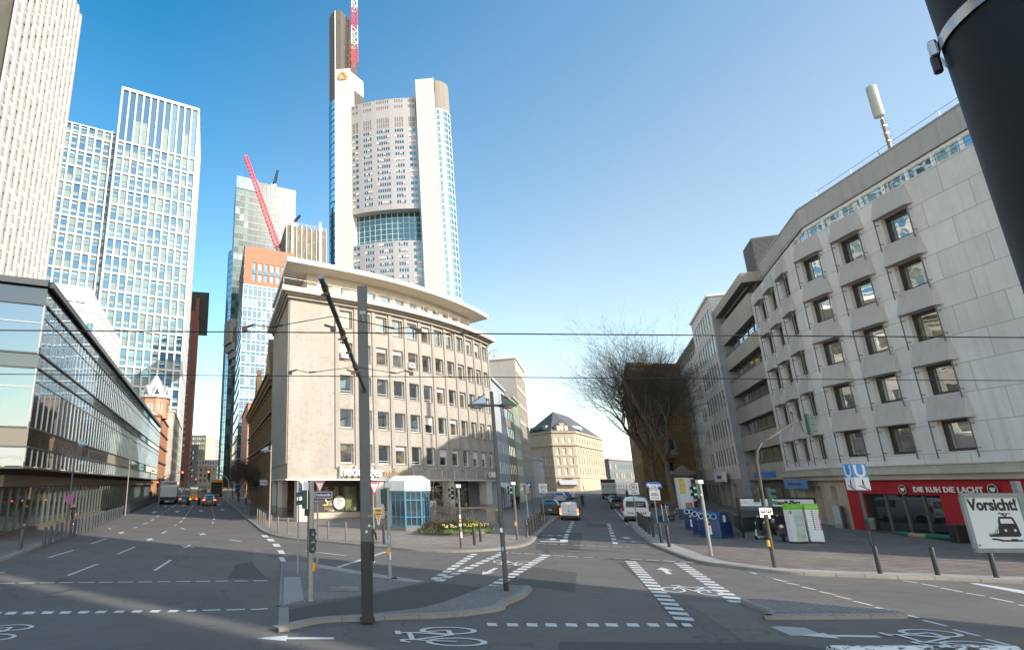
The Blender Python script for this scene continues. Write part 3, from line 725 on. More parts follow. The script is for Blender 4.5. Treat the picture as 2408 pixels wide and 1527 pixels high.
def outl(d, closed=True):
 pts = foot; n = len(pts); o = []
 for i in range(n):
  a, b, c = pts[i - 1], pts[i], pts[(i + 1) % n]
  t1 = (b - a).normalized(); t2 = (c - b).normalized(); n1 = Vector((t1.y, -t1.x)); n2 = Vector((t2.y, -t2.x))
  m_ = (n1 + n2); m_ = m_ / max(.3, m_.dot(n1)); o.append(b + m_ * d)
 return o
mb = MB(); mb.prism(outl(.35), 23.2, 23.5, TRAV); mb.prism(outl(.6), 23.5, 23.72, TRAV); mb.prism(outl(1.05), 23.72, 24.3, CREAMR); mb.obj('cornice', HB, O)
ph = outl(-1.9); ph[0] = ph[0] + Vector((.3, .3))
mb = MB(); outs = []
n = len(ph)
for i in range(n):
 a, b = ph[i], ph[(i + 1) % n]; L = seglen(a, b)
 if 1 <= i <= 12: outs += facade(mb, a, b, 24.3, 27.3, [(L / 2 - .75, L / 2 + .75)], [(25.0, 26.35)], .22, CREAMR)
 elif i == 0: outs += facade(mb, a, b, 24.3, 27.3, [(1.2, 2.9)], [(25.0, 26.35)], .22, CREAMR)
 else: facade(mb, a, b, 24.3, 27.3, [], [], .2, CREAMR)
mb.obj('penthouse_wall', HB, O)
add_windows(HB, outs, dict(name='hp', frame=WHITEF, glass=[GL, GL2], t=.07, fd=.05, nvar=2), name='penthouse_window')
rf = outl(.45); tip = HEND + Vector((.4, .35)); 
SOFF = paint('soffit_plaster', (.52, .47, .39), .85, .06, .5, stain=.25)
mb = MB(); mb.prism(rf, 27.3, 27.36, SOFF); mb.prism(outl(.47), 27.36, 27.85, WHITER); mb.obj('roof', HB, O)
mb = MB()
ro = outl(.9)
for i in list(range(0, 13)):
 a, b = ro[i], ro[i + 1]; za = 25.15
 mb.tube([(a.x, a.y, za), (b.x, b.y, za)], .025, ALU, 5); mb.tube([(a.x, a.y, 24.3), (a.x, a.y, za)], .02, ALU, 5)
mb.obj('roof_railing', HB, O)
mb = MB(); outs = []
def lerp2(a, b, t): return v2(a) + (v2(b) - v2(a)) * t
gf = outl(-3.2)
gpts = [gf[-1], gf[0]] + gf[1:14]
MARB = stone('shop_plinth', (.52, .45, .36), 2, .9, .006, stain=.2)
SHOPD = paint('shop_dark_cladding', (.045, .035, .03), .5, .2, 1.5)
for i in range(len(gpts) - 1):
 a, b = gpts[i], gpts[i + 1]; L = seglen(a, b)
 facade(mb, a, b, -.2, .75, [], [], .2, MARB)
 if L > 1.6:
  nn = max(1, round(L / 2.9)); outs += facade(mb, a, b, .75, ZB, even(L, nn, L / nn - .35), [(.8, 3.5)], .12, SHOPD)
 else: facade(mb, a, b, .75, ZB, [], [], .1, SHOPD)
mb.obj('shopfront', HB, O)
def goods(mb_, w, h, v):
 rnd = random.Random(v)
 for k in range(4):
  x = .15 + rnd.random() * (w - .6); mb_.box(x, -.02, .02, x + .1 + rnd.random() * .3, -.005, .12 + rnd.random() * .35, [MARB, BLINDW, DARKF, TRAVD][k])
SHOPG = glass('shop_glass_lit', (.05, .045, .025), .12, body=((.30, .24, .12), .7), wave=.05)
SHOPG2 = glass('shop_glass_green', (.10, .12, .06), .12, body=((.24, .26, .12), .5), wave=.05)
add_windows(HB, outs, dict(name='shop', frame=BLACK, glass=[SHOPG, GLD, SHOPG2], t=.05, fd=.04, nvar=6, extra=[goods]), name='shop_window')
mb = MB()
PIL = paint('pillar_stone', (.56, .52, .47), .8, .08, .8, stain=.3); PILD = paint('pillar_base', (.30, .28, .25), .8, .1, 1)
for i, (p, wd) in enumerate(((v2(PC) + Vector((1.35, 1.1)), .55), (bays[2] + Vector((.2, .9)), .5), (bays[4] + Vector((-.2, .8)), .5), (bays[7] + Vector((-.3, .6)), .5), (bays[11] + Vector((-.6, .2)), .6), (lerp2(PF0, PC, .45) + Vector((.6, 0)), .4), (lerp2(PF0, PC, .05) + Vector((.6, 0)), .4))):
 T = Matrix.Translation((p.x, p.y, 0)) @ Matrix.Rotation(R(20 + i * 5), 4, 'Z'); q = MB()
 q.box(-wd, -wd, 1.15, wd, wd, ZB - .01, PIL, T); q.box(-wd - .01, -wd - .01, -.2, wd + .01, wd + .01, 1.15, PILD if i > 1 else PIL, T); q.obj('pillar', HB, O)
mb = MB()
for a, b in zip(outl(.16)[0:13], outl(.16)[1:14]): mb.bar((a.x, a.y, ZB + .05), (b.x, b.y, ZB + .05), .1, .14, WHITEF)
mb.bar((*outl(.16)[-1], ZB + .05), (*outl(.16)[0], ZB + .05), .1, .14, WHITEF)
mb.obj('ceiling_edge_strip', HB, O)
def letters(txt, size, m, p0, p1, s, z, out, name, parent, off, depth=.06, **kw):
 t = text_mb(txt, size, m, depth, **kw); q = MB(); q.add(t, wallT(p0, p1, s, z, out)); return q.obj(name, parent, off)
LETW = paint('letter_white', (.85, .84, .80), .4, .03, 2); LETG = paint('letter_gold', (.42, .30, .12), .5, .15, 4)
letters('hedenger', 1.5, LETW, bays[0], bays[3], 2.9, 4.98, .36, 'shop_lettering', HB, O, .25, bold=.02)
letters('maßmöbel', 1.02, LETG, bays[2], bays[4], 3.1, 4.84, .24, 'shop_lettering', HB, O, .08)
letters('ROXANNE', .32, LETW, bays[1], bays[3], 2.6, 5.75, .14, 'shop_lettering', HB, O, .03)
letters('CABINET', .95, LETW, bays[10], bays[12], 3.6, 4.85, .3, 'shop_lettering', HB, O, .1, bold=.02)
mb = MB()
for a, b in zip(outl(.5)[3:12], outl(.5)[4:13]):
 for z in (4.35, 5.25): mb.bar((a.x, a.y, z), (b.x, b.y, z), .04, .04, ALU)
 mb.bar((a.x, a.y, 4.35), (a.x, a.y, 5.25), .04, .04, ALU)
mb.obj('fascia_rail', HB, O)
def wallsign(u, v, y, txt, size, m, ang, parent, off, name='window_lettering', **kw):
 p = P(u, v, y); t = text_mb(txt, size, m, .004, **kw); q = MB(); q.add(t, Matrix.Translation(p) @ Matrix.Rotation(ang, 4, 'Z')); return q.obj(name, parent, off)
wy = gf[0].y
A0 = math.atan2(gf[1].y - gf[0].y, gf[1].x - gf[0].x)
def on_wall(a, b, u, v, out=.15):
 """point on the upright plane through a,b seen at pixel u,v, pulled out a little"""
 a, b = v2(a), v2(b); d = b - a; k = kx(u, v)
 s = (k * a.y - a.x) / (d.x - k * d.y); q = a + d * s; nrm = Vector((d.y, -d.x)).normalized()
 return Vector((q.x + nrm.x * out, q.y + nrm.y * out, zat(v, q.y)))
def wall_letters(a, b, u, v, txt, size, m, parent, off, name='window_lettering', out=.05, depth=.01, **kw):
 p = on_wall(a, b, u, v, out); d = v2(b) - v2(a); t = text_mb(txt, size, m, depth, **kw); q = MB()
 q.add(t, Matrix.Translation(p) @ Matrix.Rotation(math.atan2(d.y, d.x), 4, 'Z')); return q.obj(name, parent, off)
CREAML = paint('letter_cream', (.75, .66, .48), .5, .03, 2)
wall_letters(gf[0], gf[1], TM(650, 205)[0], TM(650, 205)[1], 'S', 1.25, CREAML, HB, O, shear=.3)
wall_letters(gf[0], gf[1], TM(688, 212)[0], TM(688, 212)[1], 'TIL', .5, CREAML, HB, O)
wall_letters(gf[0], gf[1], TM(665, 232)[0], TM(665, 232)[1], 'INSPIRATIONEN', .16, CREAML, HB, O)
STK = paint('sticker_pale', (.62, .58, .52), .6, .03, 2)
p = on_wall(gf[0], gf[1], *TM(773, 208), .05); q = MB(); disc(q, 0, 0, .72, 0, STK); q2 = MB(); q2.add(q, Matrix.Translation(p) @ Matrix.Rotation(A0, 4, 'Z')); q2.obj('round_sticker', HB, O)
DKT = paint('letter_dark', (.05, .05, .055), .5, .1, 2)
wall_letters(gf[0], gf[1], *TM(773, 192), '10%', .42, DKT, HB, O, out=.058); wall_letters(gf[0], gf[1], *TM(773, 215), 'AUF ALLES', .16, DKT, HB, O, out=.058)
def aircon(p, ang, lab):
 t = thing('air_conditioner', lab, 'air conditioner', p, ang, 'air conditioners on the beige front')
 q = MB(); q.rbox(-.45, -.36, 0, .45, -.02, .62, WHITEF, .03); q.obj('casing', t)
 q = MB(); disc(q, -.12, .31, .25, -.367, DKT, 20, .22); disc(q, -.12, .31, .07, -.368, DKT); disc(q, -.12, .31, .22, -.364, GREYF); q.obj('fan_grille', t)
 q = MB(); q.box(-.4, -.36, -.06, -.36, .1, -.002, GREYF); q.box(.36, -.36, -.06, .4, .1, -.002, GREYF); q.obj('bracket', t)
ang = lambda i: math.atan2((bays[i + 1] - bays[i]).y, (bays[i + 1] - bays[i]).x)
aircon(on_wall(bays[0], bays[1], *[(950 + 812 / 2.386) / 1.5995, (1200 + 352 / 2.386) / 1.5995], .1), ang(0), 'white air conditioner under the first window column beside the plain stone wall')
aircon(on_wall(bays[4], bays[5], *[(950 + 1410 / 2.386) / 1.5995, (1200 + 440 / 2.386) / 1.5995], .1), ang(4), 'white air conditioner on the sill of a window in the middle of the curved front')
LG = thing('glass_building', 'long low glass fronted office block with dark horizontal bands along the left street', 'building', (-19.75, 38.6, 0))
O = Vector(LG.location)
def lgx(y): return -11.88 - .204 * y
A = Vector((lgx(38.6), 38.6)); B = Vector((lgx(144), 144)); Aw = A + Vector((-2.36, -1)).normalized() * 26; Bw = B + Vector((-20, 4))
BANDG = glass('band_glass_dark', (.012, .015, .015), .07, wave=.05)
FACG = glass('facade_glass_left', (.012, .016, .018), .24, (.58, .78, .92), wave=.22, wscale=.35)
SPANG = glass('spandrel_glass', (.02, .03, .03), .2, (.7, .88, .86), wave=.08)
L = seglen(A, B); Lw = seglen(Aw, A)
stor = [(4.85, 6.05), (7.35, 11.3), (12.35, 15.75)]
mb = MB(); 
for p0, p1, LL in ((A, B, L), (Aw, A, Lw)):
 for z0, z1 in ((6.05, 7.35), (11.3, 12.35), (15.75, 17.1)): facade(mb, p0, p1, z0, z1, [], [], .1, BANDG)
facade(mb, B, Bw, 4.7, 17.1, [], [], .1, SPANG); 
mb.face([(p.x, p.y, 17.1) for p in (Aw, A, B, Bw)], BANDG)
mb.face([(p.x, p.y, 4.7) for p in (Aw, A, B, Bw)][::-1], paint('soffit_dark', (.055, .048, .04), .6, .2, 1))
mb.obj('spandrel_bands', LG, O)
mb = MB()
nb = 76
for p0, p1, LL in ((A, B, L), (Aw, A, Lw)):
 for z in (4.72, 6.05, 7.3, 11.3, 12.3, 15.75, 17.1): wbox(mb, p0, p1, 0, LL, z - .05, z + .06, .13, .05, ALUD)
 wbox(mb, p0, p1, 0, LL, 17.05, 17.5, .35, .3, ALUD)
for z in (4.72, 7.3, 12.3, 17.15): mb.bar((A.x + .05, A.y - .1, z), (A.x + .05, A.y - .1, z + .4), .1, .1, ALUD)
mb.obj('ledges', LG, O)
mb = MB()
for (z0, z1) in stor:
 for i in range(nb + 1): wbox(mb, A, B, L * i / nb - .025, L * i / nb + .025, z0 - .08, z1 - .055, .05, .02, ALU)
 if z1 - z0 > 2: wbox(mb, A, B, 0, L, z1 - .95, z1 - .88, .06, .02, ALU)
 for i in range(7): wbox(mb, Aw, A, Lw - .05 - 4.2 * i - .05, Lw - .05 - 4.2 * i + .05, z0 - .08, z1 - .055, .14, .02, ALU)
 if z1 - z0 > 2: wbox(mb, Aw, A, 0, Lw, z1 - 1.35, z1 - 1.27, .06, .02, ALU)
mb.obj('mullions', LG, O)
outs = []; d = (B - A).normalized(); nrm = Vector((d.y, -d.x))
BLL = paint('blind_behind_glass', (.5, .5, .47), .8, .05, 1)
for (z0, z1) in stor:
 for i in range(nb):
  q = A + d * (L * i / nb); outs.append((Vector((q.x, q.y, z0)), math.atan2(d.y, d.x), L / nb, z1 - z0, nrm, (0, 0)))
 d2 = (A - Aw).normalized(); n2 = Vector((d2.y, -d2.x))
 for i in range(6):
  q = A - d2 * (.05 + 4.2 * (i + 1)); outs.append((Vector((q.x, q.y, z0)), math.atan2(d2.y, d2.x), 4.2, z1 - z0, n2, (0, 0)))
add_windows(LG, outs, dict(name='lg', frame=None, glass=[FACG]))
gA = G(*TL(-80, 575)); gA = Vector((gA.x - .3, gA.y)); gB = Vector((lgx(144) - 1.2, 144)); gW = gA + Vector((-20, -3))
mb = MB(); outs = []
gL = seglen(gA, gB)
LIME = paint('street_wall_stone', (.10, .085, .065), .8, .1, .7, stain=.2)
outs += facade(mb, gA, gB, -.2, 4.7, even(gL, 58, 1.72), [(.4, 3.5)], .1, LIME, ALUD)
facade(mb, gW, gA, -.2, 4.7, [], [], .1, LIME); wbox(mb, gA, gB, 0, gL, 3.55, 4.3, .5, -.01, paint('fascia_bronze', (.13, .11, .085), .5, .1, 1)); wbox(mb, gA, gB, 0, gL, -.2, .35, .25, -.01, paint('base_stone_dark', (.10, .085, .07), .7, .1, 1))
mb.obj('street_wall', LG, O)
GREENG = glass('street_glass_green', (.008, .016, .015), .12, (.75, .95, .88), wave=.1)
add_windows(LG, outs, dict(name='lgs', frame=ALUD, glass=[GREENG], t=.04, fd=.03), name='street_window')
RB = thing('office_building', 'pale grey stone block with stone hoods over dark windows and a red restaurant front', 'building', (43.5, 50.5, 0))
O = Vector(RB.location)
Bc = Vector((43.5, 50.5)); Cc = Vector((50.2, 65.2)); Ac = Vector((41.2, 23.0)); 
SHELL = stone('shell_limestone', (.70, .65, .61), 3.4, 1.92, .022, jdark=.38, var=.18, blocks=.08, stain=.45, fine=.26, bmp=.45, offs=.5)
ROUGH = stone('rough_hood_stone', (.50, .45, .405), 9, 9, .0, var=.12, stain=.45, fine=.35, bmp=.9, blocks=0)
zr = [(5.85 + 3.85 * k, 7.95 + 3.85 * k) for k in range(5)]
LA, LC = seglen(Ac, Bc), seglen(Bc, Cc)
RB_near = (Bc, Ac); RB_far = (Cc, Bc)
sn = [2.1 + 4.4 * i for i in range(3)]; sf = [LC - 14.05 + 4.4 * i for i in range(3)]
WW = 2.3
mb = MB(); outs = []
outs += facade(mb, Bc, Ac, 4.0, 25.1, [(s - WW / 2, s + WW / 2) for s in sn], zr, .42, SHELL)
sfx = []
for u in (1858, 1889, 1929):
 k = kx(u, 1050); y = 20.7 / (k - .4516); x = k * y; sfx.append((Vector((x, y)) - Cc).length)
outs += facade(mb, Cc, Bc, 4.0, 25.1, [(s - WW / 2, s + WW / 2) for s in sfx], zr, .42, SHELL)
E1 = Ac + Vector((30, -2)); E2 = Cc + Vector((26, 4))
facade(mb, Ac, E1, 0, 25.1, [], [], .2, SHELL); facade(mb, E2, Cc, 0, 25.1, [], [], .2, SHELL)
mb.face([(p.x, p.y, 25.1) for p in (Cc, Bc, Ac, E1, E2)], SHELL)
mb.obj('wall', RB, O)
def rails(mb_, w, h, v):
 for x in (-.27, w + .27):
  mb_.box(x - .03, -.74, -.45, x + .03, -.68, h, ALUD)
  for z in (.12, h - .4): mb_.box(x - .02, -.70, z, x + .02, -.42, z + .05, ALUD)
wst = dict(name='r', frame=DARKF, glass=[GLB, GL, GL2, GLB], t=.2, fd=.12, nvar=4, extra=[rails])
add_windows(RB, outs, wst)
def hood(p0, p1, s, z0, z1, w):
 """wedge of rough stone: flush at the top, standing out at the bottom edge over the window"""
 o, d, n, _ = seg_frame(p0, p1); D = .46; q = MB()
 pt = lambda a, z, out: (o.x + d.x * a + n.x * out, o.y + d.y * a + n.y * out, z)
 a, b = s - w / 2, s + w / 2; ib = .28
 t0, t1, b0, b1 = pt(a + ib * .2, z1, .003), pt(b - ib * .2, z1, .003), pt(a, z0, D), pt(b, z0, D)
 w0, w1 = pt(a - ib, z0, .003), pt(b + ib, z0, .003)
 q.face((b0, b1, t1, t0), ROUGH); q.face((w0, b0, t0), ROUGH); q.face((b1, w1, t1), ROUGH); q.face((w0, w1, b1, b0), ROUGH)
 return q
for (p0, p1), ss in (((Bc, Ac), sn), ((Cc, Bc), sfx)):
 for s in ss:
  for z0, z1 in zr:
   q = hood(p0, p1, s, z1 + .02, z1 + 1.72, 2.85); q.obj('window_hood', RB, O)
def inset(d): 
 o = []
 pts = [E2, Cc, Bc, Ac, E1]
 for i in range(1, 4):
  t1 = (pts[i] - pts[i - 1]).normalized(); t2 = (pts[i + 1] - pts[i]).normalized(); n1 = Vector((t1.y, -t1.x)); n2 = Vector((t2.y, -t2.x)); m_ = n1 + n2; o.append(pts[i] + m_ / max(.3, m_.dot(n1)) * d)
 return o
i1 = inset(-1.5); i2 = inset(-1.3)
mb = MB(); outs = []
for a, b in zip(i1[:-1], i1[1:]):
 LL = seglen(a, b); nn = round(LL / 2.2); outs += facade(mb, a, b, 25.1, 27.0, even(LL, nn, LL / nn - .16), [(25.2, 26.75)], .12, WHITEF)
mb.obj('top_storey_wall', RB, O)
BLUEG = glass('top_glass', (.02, .05, .075), .36, (.6, .8, .92), wave=.05)
add_windows(RB, outs, dict(name='rt', frame=WHITEF, glass=[BLUEG, BLUEG, GL], t=.07, fd=.05, nvar=3, hb=()), name='top_storey_window')
PARA = stone('parapet_stone', (.42, .395, .37), 4.4, 3, .012, var=.12, stain=.4, fine=.25, bmp=.4)
mb = MB(); mb.prism(i2 + [E1 + Vector((0, 2)), E2 + Vector((0, -2))], 27.0, 28.8, PARA); mb.prism(inset(-1.24) + [E1 + Vector((0, 2.1)), E2 + Vector((0, -1.9))], 28.8, 28.92, GREYF); mb.obj('parapet', RB, O)
mb = MB()
for a, b in zip(inset(-.02)[:-1], inset(-.02)[1:]):
 for z in (25.45, 25.75): mb.tube([(a.x, a.y, z), (b.x, b.y, z)], .018, ALUD, 5)
 nn = int(seglen(a, b) / 2.2)
 for i in range(nn + 1): q_ = a + (b - a) * i / nn; mb.tube([(q_.x, q_.y, 25.1), (q_.x, q_.y, 25.75)], .015, ALUD, 4)
mb.obj('top_storey_rail', RB, O)
mb = MB()
a, b = i2[1] + Vector((.8, -1.5)), i2[2] + Vector((.9, 0)); pr = []
for i in range(7):
 q_ = a + (b - a) * i / 6; mb.tube([(q_.x, q_.y, 28.8), (q_.x, q_.y, 29.9)], .05, WHITEF, 6); pr.append((q_.x, q_.y, 29.95))
mb.tube(pr, .02, ALUD, 5); mb.obj('roof_rail', RB, O)
BANDS = stone('band_stone', (.46, .41, .35), 1.7, .6, .012, var=.1, stain=.3)
mb = MB()
o2 = inset(.55); o3 = inset(.25)
mb.prism(o3 + [E1 + Vector((0, 2)), E2], 4.02, 4.4, BANDS); mb.prism(o2 + [E1 + Vector((0, 2)), E2], 4.4, 4.98, BANDS); mb.prism(inset(.62) + [E1 + Vector((0, 2)), E2], 4.98, 5.06, BANDS)
mb.obj('stone_band', RB, O)
RED = paint('red_boards', (.42, .018, .028), .45, .15, 1.2, stain=.3)
REDM = stone('red_board_wall', (.40, .016, .026), .14, 9, .012, jdark=.35, var=.15, blocks=.10, stain=.25, fine=.05, rough=.5, offs=0)
BEIGE = stone('beige_pier_stone', (.46, .37, .28), 1.4, 1.2, .008, var=.1, stain=.25)
mb = MB(); outs = []
rA, rB = inset(-.12)[1], inset(-.12)[2]
outs += facade(mb, rA, rB, -.2, 4.0, [(1.7, 8.3), (9.9, 12.2), (13.6, 19), (20.5, 25)], [(.05, 2.95)], .35, REDM, DARKF)
mb.obj('restaurant_front', RB, O)
def mull(mb_, w, h, v):
 nn = max(1, round(w / 1.6))
 for k in range(1, nn): mb_.box(w * k / nn - .06, -.1, 0, w * k / nn + .06, -.004, h, ALUD)
DARKG = glass('restaurant_glass', (.008, .008, .008), .10, wave=.05)
add_windows(RB, outs, dict(name='rr', frame=DARKF, glass=[DARKG], t=.07, fd=.08, extra=[mull]), name='restaurant_window')
mb = MB(); outs = []
ra, rb = inset(-.15)[0], inset(-.15)[1]
LL = seglen(ra, rb)
outs += facade(mb, ra, rb, -.2, 4.0, [(.5, 2.0), (4.5, 6.2), (6.5, 8.0), (8.3, 9.6), (12.2, 13.6)], [(.25, 3.5)], .5, BEIGE)
mb.obj('street_floor_wall', RB, O)
add_windows(RB, outs, dict(name='rs', frame=WHITEF, glass=[GLD, GL], t=.08, fd=.06, hb=(.72,), nvar=2), name='street_floor_window')
SIGNW = paint('sign_letter', (.70, .66, .58), .45, .05, 3)
p = on_wall(rA, rB, *TR(1705, 97), .16); dd = rB - rA; q = MB(); q.add(text_mb('DIE KUH DIE LACHT', .52, SIGNW, .05, bold=.012, spacing=1.08), Matrix.Translation(p) @ Matrix.Rotation(math.atan2(dd.y, dd.x), 4, 'Z')); q.obj('restaurant_lettering', RB, O)
for u in (1308, 2116):
 p = on_wall(rA, rB, *TR(u, 92), .12); q = MB(); disc(q, 0, 0, .34, 0, BLACK, 28); disc(q, 0, 0, .33, -.006, SIGNW, 28, .295)
 q.face([(-.2, -.006, .08), (-.05, -.006, .13), (.06, -.006, .09), (.2, -.006, .15), (.17, -.006, -.02), (.08, -.006, -.14), (-.07, -.006, -.15), (-.17, -.006, -.04)], SIGNW)
 q2 = MB(); q2.add(q, Matrix.Translation(p) @ Matrix.Rotation(math.atan2(dd.y, dd.x), 4, 'Z')); q2.obj('round_emblem', RB, O)
BLUES = paint('blue_sign', (.03, .17, .42), .4, .08, 2)
o2a, o2b = inset(.75)[0], inset(.75)[1]
p0_ = on_wall(o2a, o2b, 1847, 1137, 0); p1_ = on_wall(o2a, o2b, 1898, 1134, 0)
t = thing('shop_sign', 'blue shop sign board with dark lettering on the stone band', 'sign', p0_)
q = MB(); wd = (p1_ - p0_).length; ang_ = math.atan2(p1_.y - p0_.y, p1_.x - p0_.x); q.box(0, -.14, -.45, wd, 0, .45, BLUES); o_ = q.obj('board', t); t.rotation_euler = (0, 0, ang_)
q = MB(); q.add(text_mb('CLAUDIA SELZER  HAAR-DESIGN', .3, DKT, .01), Matrix.Translation((wd / 2, -.15, 0))); q.obj('lettering', t)
NB = thing('office_building', 'beige office building with long ribbon windows between plain parapet bands', 'building', (57.3, 81, 0))
O = Vector(NB.location)
f0 = Vector((20.7 + .4516 * 81 - .05, 81)); f1 = Cc + Vector((-.02, 0)); dN = (f1 - f0).normalized(); nN = Vector((dN.y, -dN.x)); f0 += nN * .05; f1 += nN * .05 - dN * .02
LN = seglen(f0, f1)
PANEL = stone('beige_panels', (.40, .36, .29), 3.4, 9, .012, var=.1, stain=.4, fine=.08, bmp=.1, offs=0)
BRONZE = paint('bronze_wall', (.055, .045, .03), .4, .2, 1)
mb = MB(); outs = []
fl = [(6.1 + 3.72 * k, 7.95 + 3.72 * k) for k in range(5)]
in0, in1 = f0 - nN * 1.0, f1 - nN * 1.0
facade(mb, in0, in1, 0, 27.2, [], [], .1, BRONZE)
zs_ = [4.2] + [z for r_ in fl for z in r_] + [25.6]
for k in range(0, len(zs_) - 1, 2):
 wbox(mb, f0, f1, 0, LN, zs_[k], zs_[k + 1], .12, .98, PANEL)
wbox(mb, f0, f1, 0, LN, 27.0, 28.2, .5, 3, PANEL)
X0, X1 = f0 - nN * 20, f1 - nN * 20
facade(mb, X0, f0 - nN * .2, 0, 27.1, [], [], .1, PANEL); 
mb.face([(p.x, p.y, 27.1) for p in (f0 - nN, f1 - nN, X1, X0)], PANEL)
mb.obj('wall', NB, O)
for z0, z1 in fl:
 for i in range(6):
  if i == 0: continue
  q_ = f0 + dN * (LN * i / 6) - nN * .55; outs.append((Vector((q_.x, q_.y, z0 + .02)), math.atan2(dN.y, dN.x), LN / 6 - .02, z1 - z0 - .04, nN, (0, 0)))
add_windows(NB, outs, dict(name='nb', frame=BRONZE, glass=[GLB, GL], t=.09, fd=.08, nvar=2))
mb = MB()
for z0, z1 in fl:
 wbox(mb, f0, f1, .3, LN - .3, z0 + .35, z0 + .41, .08, -.03, ALUD); wbox(mb, f0, f1, .3, LN - .3, z0 + .1, z0 + .14, .08, -.03, ALUD)
 for s in (.4, LN * .3, LN * .65, LN - .5): wbox(mb, f0, f1, s, s + .05, z0 - .1, z0 + .42, .1, -.03, ALUD)
wbox(mb, f0, f1, 0, LN, 26.3, 26.36, .05, 0, ALUD)
mb.obj('balcony_rail', NB, O)
mb = MB(); outs = facade(mb, f0 - nN * .9, f1 - nN * .9, -.2, 4.2, even(LN, 5, 2.6), [(.3, 3.3)], .2, paint('shop_brown', (.12, .085, .055), .6, .2, 1)); mb.obj('street_floor_wall', NB, O)
add_windows(NB, outs, dict(name='nbs', frame=DARKF, glass=[GLD], t=.06, fd=.05), name='shop_window')
BLUEL = paint('letter_blue', (.02, .13, .50), .4, .1, 2)
letters('WAS KRUEGER&REICH', 1.0, BLUEL, f0, f1, LN * .52, 4.75, .2, 'shop_lettering', NB, O, .1, bold=.02)
def louvre_box(name, lab, cat, p, w, d, h, rz, m):
 t = thing(name, lab, cat, p, rz); q = MB(); q.box(.05, .05, 0, w - .05, d - .05, h - .05, BLACK); q.box(0, 0, h - .12, w, d, h, m); q.obj('casing', t)
 q = MB(); k = int(h / .16)
 for i in range(k):
  z = .05 + i * (h - .15) / k; q.box(-.03, -.03, z, w + .03, d + .03, z + .07, m)
 q.obj('louvres', t); return t
rz = math.atan2(dN.y, dN.x)
LOUV = paint('louvre_grey', (.16, .155, .15), .5, .1, 1)
pl = P(1790, 640, 72); q_ = f0 + dN * (LN * .45) - nN * 2.6
louvre_box('roof_ventilation_unit', 'tall dark louvred ventilation housing on the flat roof', 'ventilation unit', (q_.x, q_.y, 28.2), 4.6, 4.5, 6.0, rz, LOUV)
q_ = f0 + dN * (LN * .2) - nN * 3.0
t = thing('roof_cabinet', 'white box shaped roof cabinet beside the louvred housing', 'roof unit', (q_.x, q_.y, 28.2), rz)
q = MB(); q.rbox(0, 0, 0, 3.4, 2.6, 2.4, WHITER, .05); q.obj('casing', t); q = MB()
for x in (.9, 1.9, 2.8): q.box(x, -.03, .3, x + .08, -.005, 2.1, GREYF)
disc(q, .5, 1.4, .18, -.01, DKT); disc(q, 2.4, 1.4, .18, -.01, DKT); q.obj('door_seams', t)
WB = thing('office_building', 'white office building with grouped narrow windows and a lower wing under a dark attic storey', 'building', (56.0, 81, 0))
O = Vector(WB.location)
dW = Vector((.4516, 1)).normalized(); nW = Vector((-dW.y, dW.x))   # towards the street
g0 = Vector((56.3, 81.2)); g1 = g0 + dW * 17.6; g2 = g1 - nW * .9; g3 = g2 + dW * 62
WPAN = stone('white_stone_panels', (.66, .60, .55), 1.9, 1.35, .012, jdark=.6, var=.1, blocks=.05, stain=.3, fine=.1, bmp=.2)
STAINC = stone('stained_concrete', (.36, .37, .38), 4, 2.2, .02, jdark=.6, var=.25, stain=.7, fine=.35, bmp=.4, nscale=2.0)
mb = MB(); outs = []
zw = [(6.3 + 4.03 * k, 8.75 + 4.03 * k) for k in range(6)]
xs1 = [(2.3 + 2.12 * i, 2.3 + 2.12 * i + 1.25) for i in range(7)]
outs += facade(mb, g1, g0, 4.4, 30.4, xs1, zw, .08, WPAN)
xs2 = []
for gI in range(6):
 for i in range(5): x = 62 - 10.2 * (gI + 1) + 1.0 + i * 1.75; xs2.append((x, x + 1.2))
xs2 = sorted(x for x in xs2 if x[0] > .5)
outs += facade(mb, g3, g2, 4.4, 26.6, xs2, [(6.3 + 4.03 * k, 8.75 + 4.03 * k) for k in range(5)], .08, WPAN)
facade(mb, g0, g0 - nW * 16, 0, 30.4, [], [], .2, STAINC); facade(mb, g2, g1, 4.4, 30.4, [], [], .2, WPAN)
facade(mb, g1 - nW * 16, g1, 26, 30.4, [], [], .2, WPAN)
mb.face([(p.x, p.y, 30.4) for p in (g0, g0 - nW * 16, g1 - nW * 16, g1)], GREYF)
wbox(mb, g1, g0, -.1, 17.7, 30.4, 30.75, .25, 16, WHITER)
mb.obj('wall', WB, O)
add_windows(WB, outs, dict(name='wb', frame=ALUD, glass=[BANDG, BANDG, GL], t=.06, fd=.03, nvar=3, hb=(.78,)))
mb = MB()
for i in range(8): wbox(mb, g1, g0, 2.3 + 2.12 * i - .5, 2.3 + 2.12 * i - .38, 5.2, 29.4, .05, -.002, WHITER)
mb.obj('facade_fins', WB, O)
ATT = paint('attic_zinc', (.10, .095, .09), .5, .15, 1, metal=.3)
mb = MB(); outs = []
h0, h1 = g3 - nW * .4, g2 - nW * .4
outs += facade(mb, h0, h1, 26.6, 30.2, even(62, 22, 2.3), [(26.9, 28.5)], .2, ATT)
for i in range(100): wbox(mb, h0, h1, .3 + .62 * i, .36 + .62 * i, 28.6, 30.15, .05, -.002, ATT)
mb.face([(p.x, p.y, 30.2) for p in (h1, h1 - nW * 14, h0 - nW * 14, h0)], ATT)
mb.obj('attic_storey', WB, O)
add_windows(WB, outs, dict(name='wba', frame=ALU, glass=[GLB], t=.05, fd=.05, vb=(.5,)), name='attic_window', cap=40)
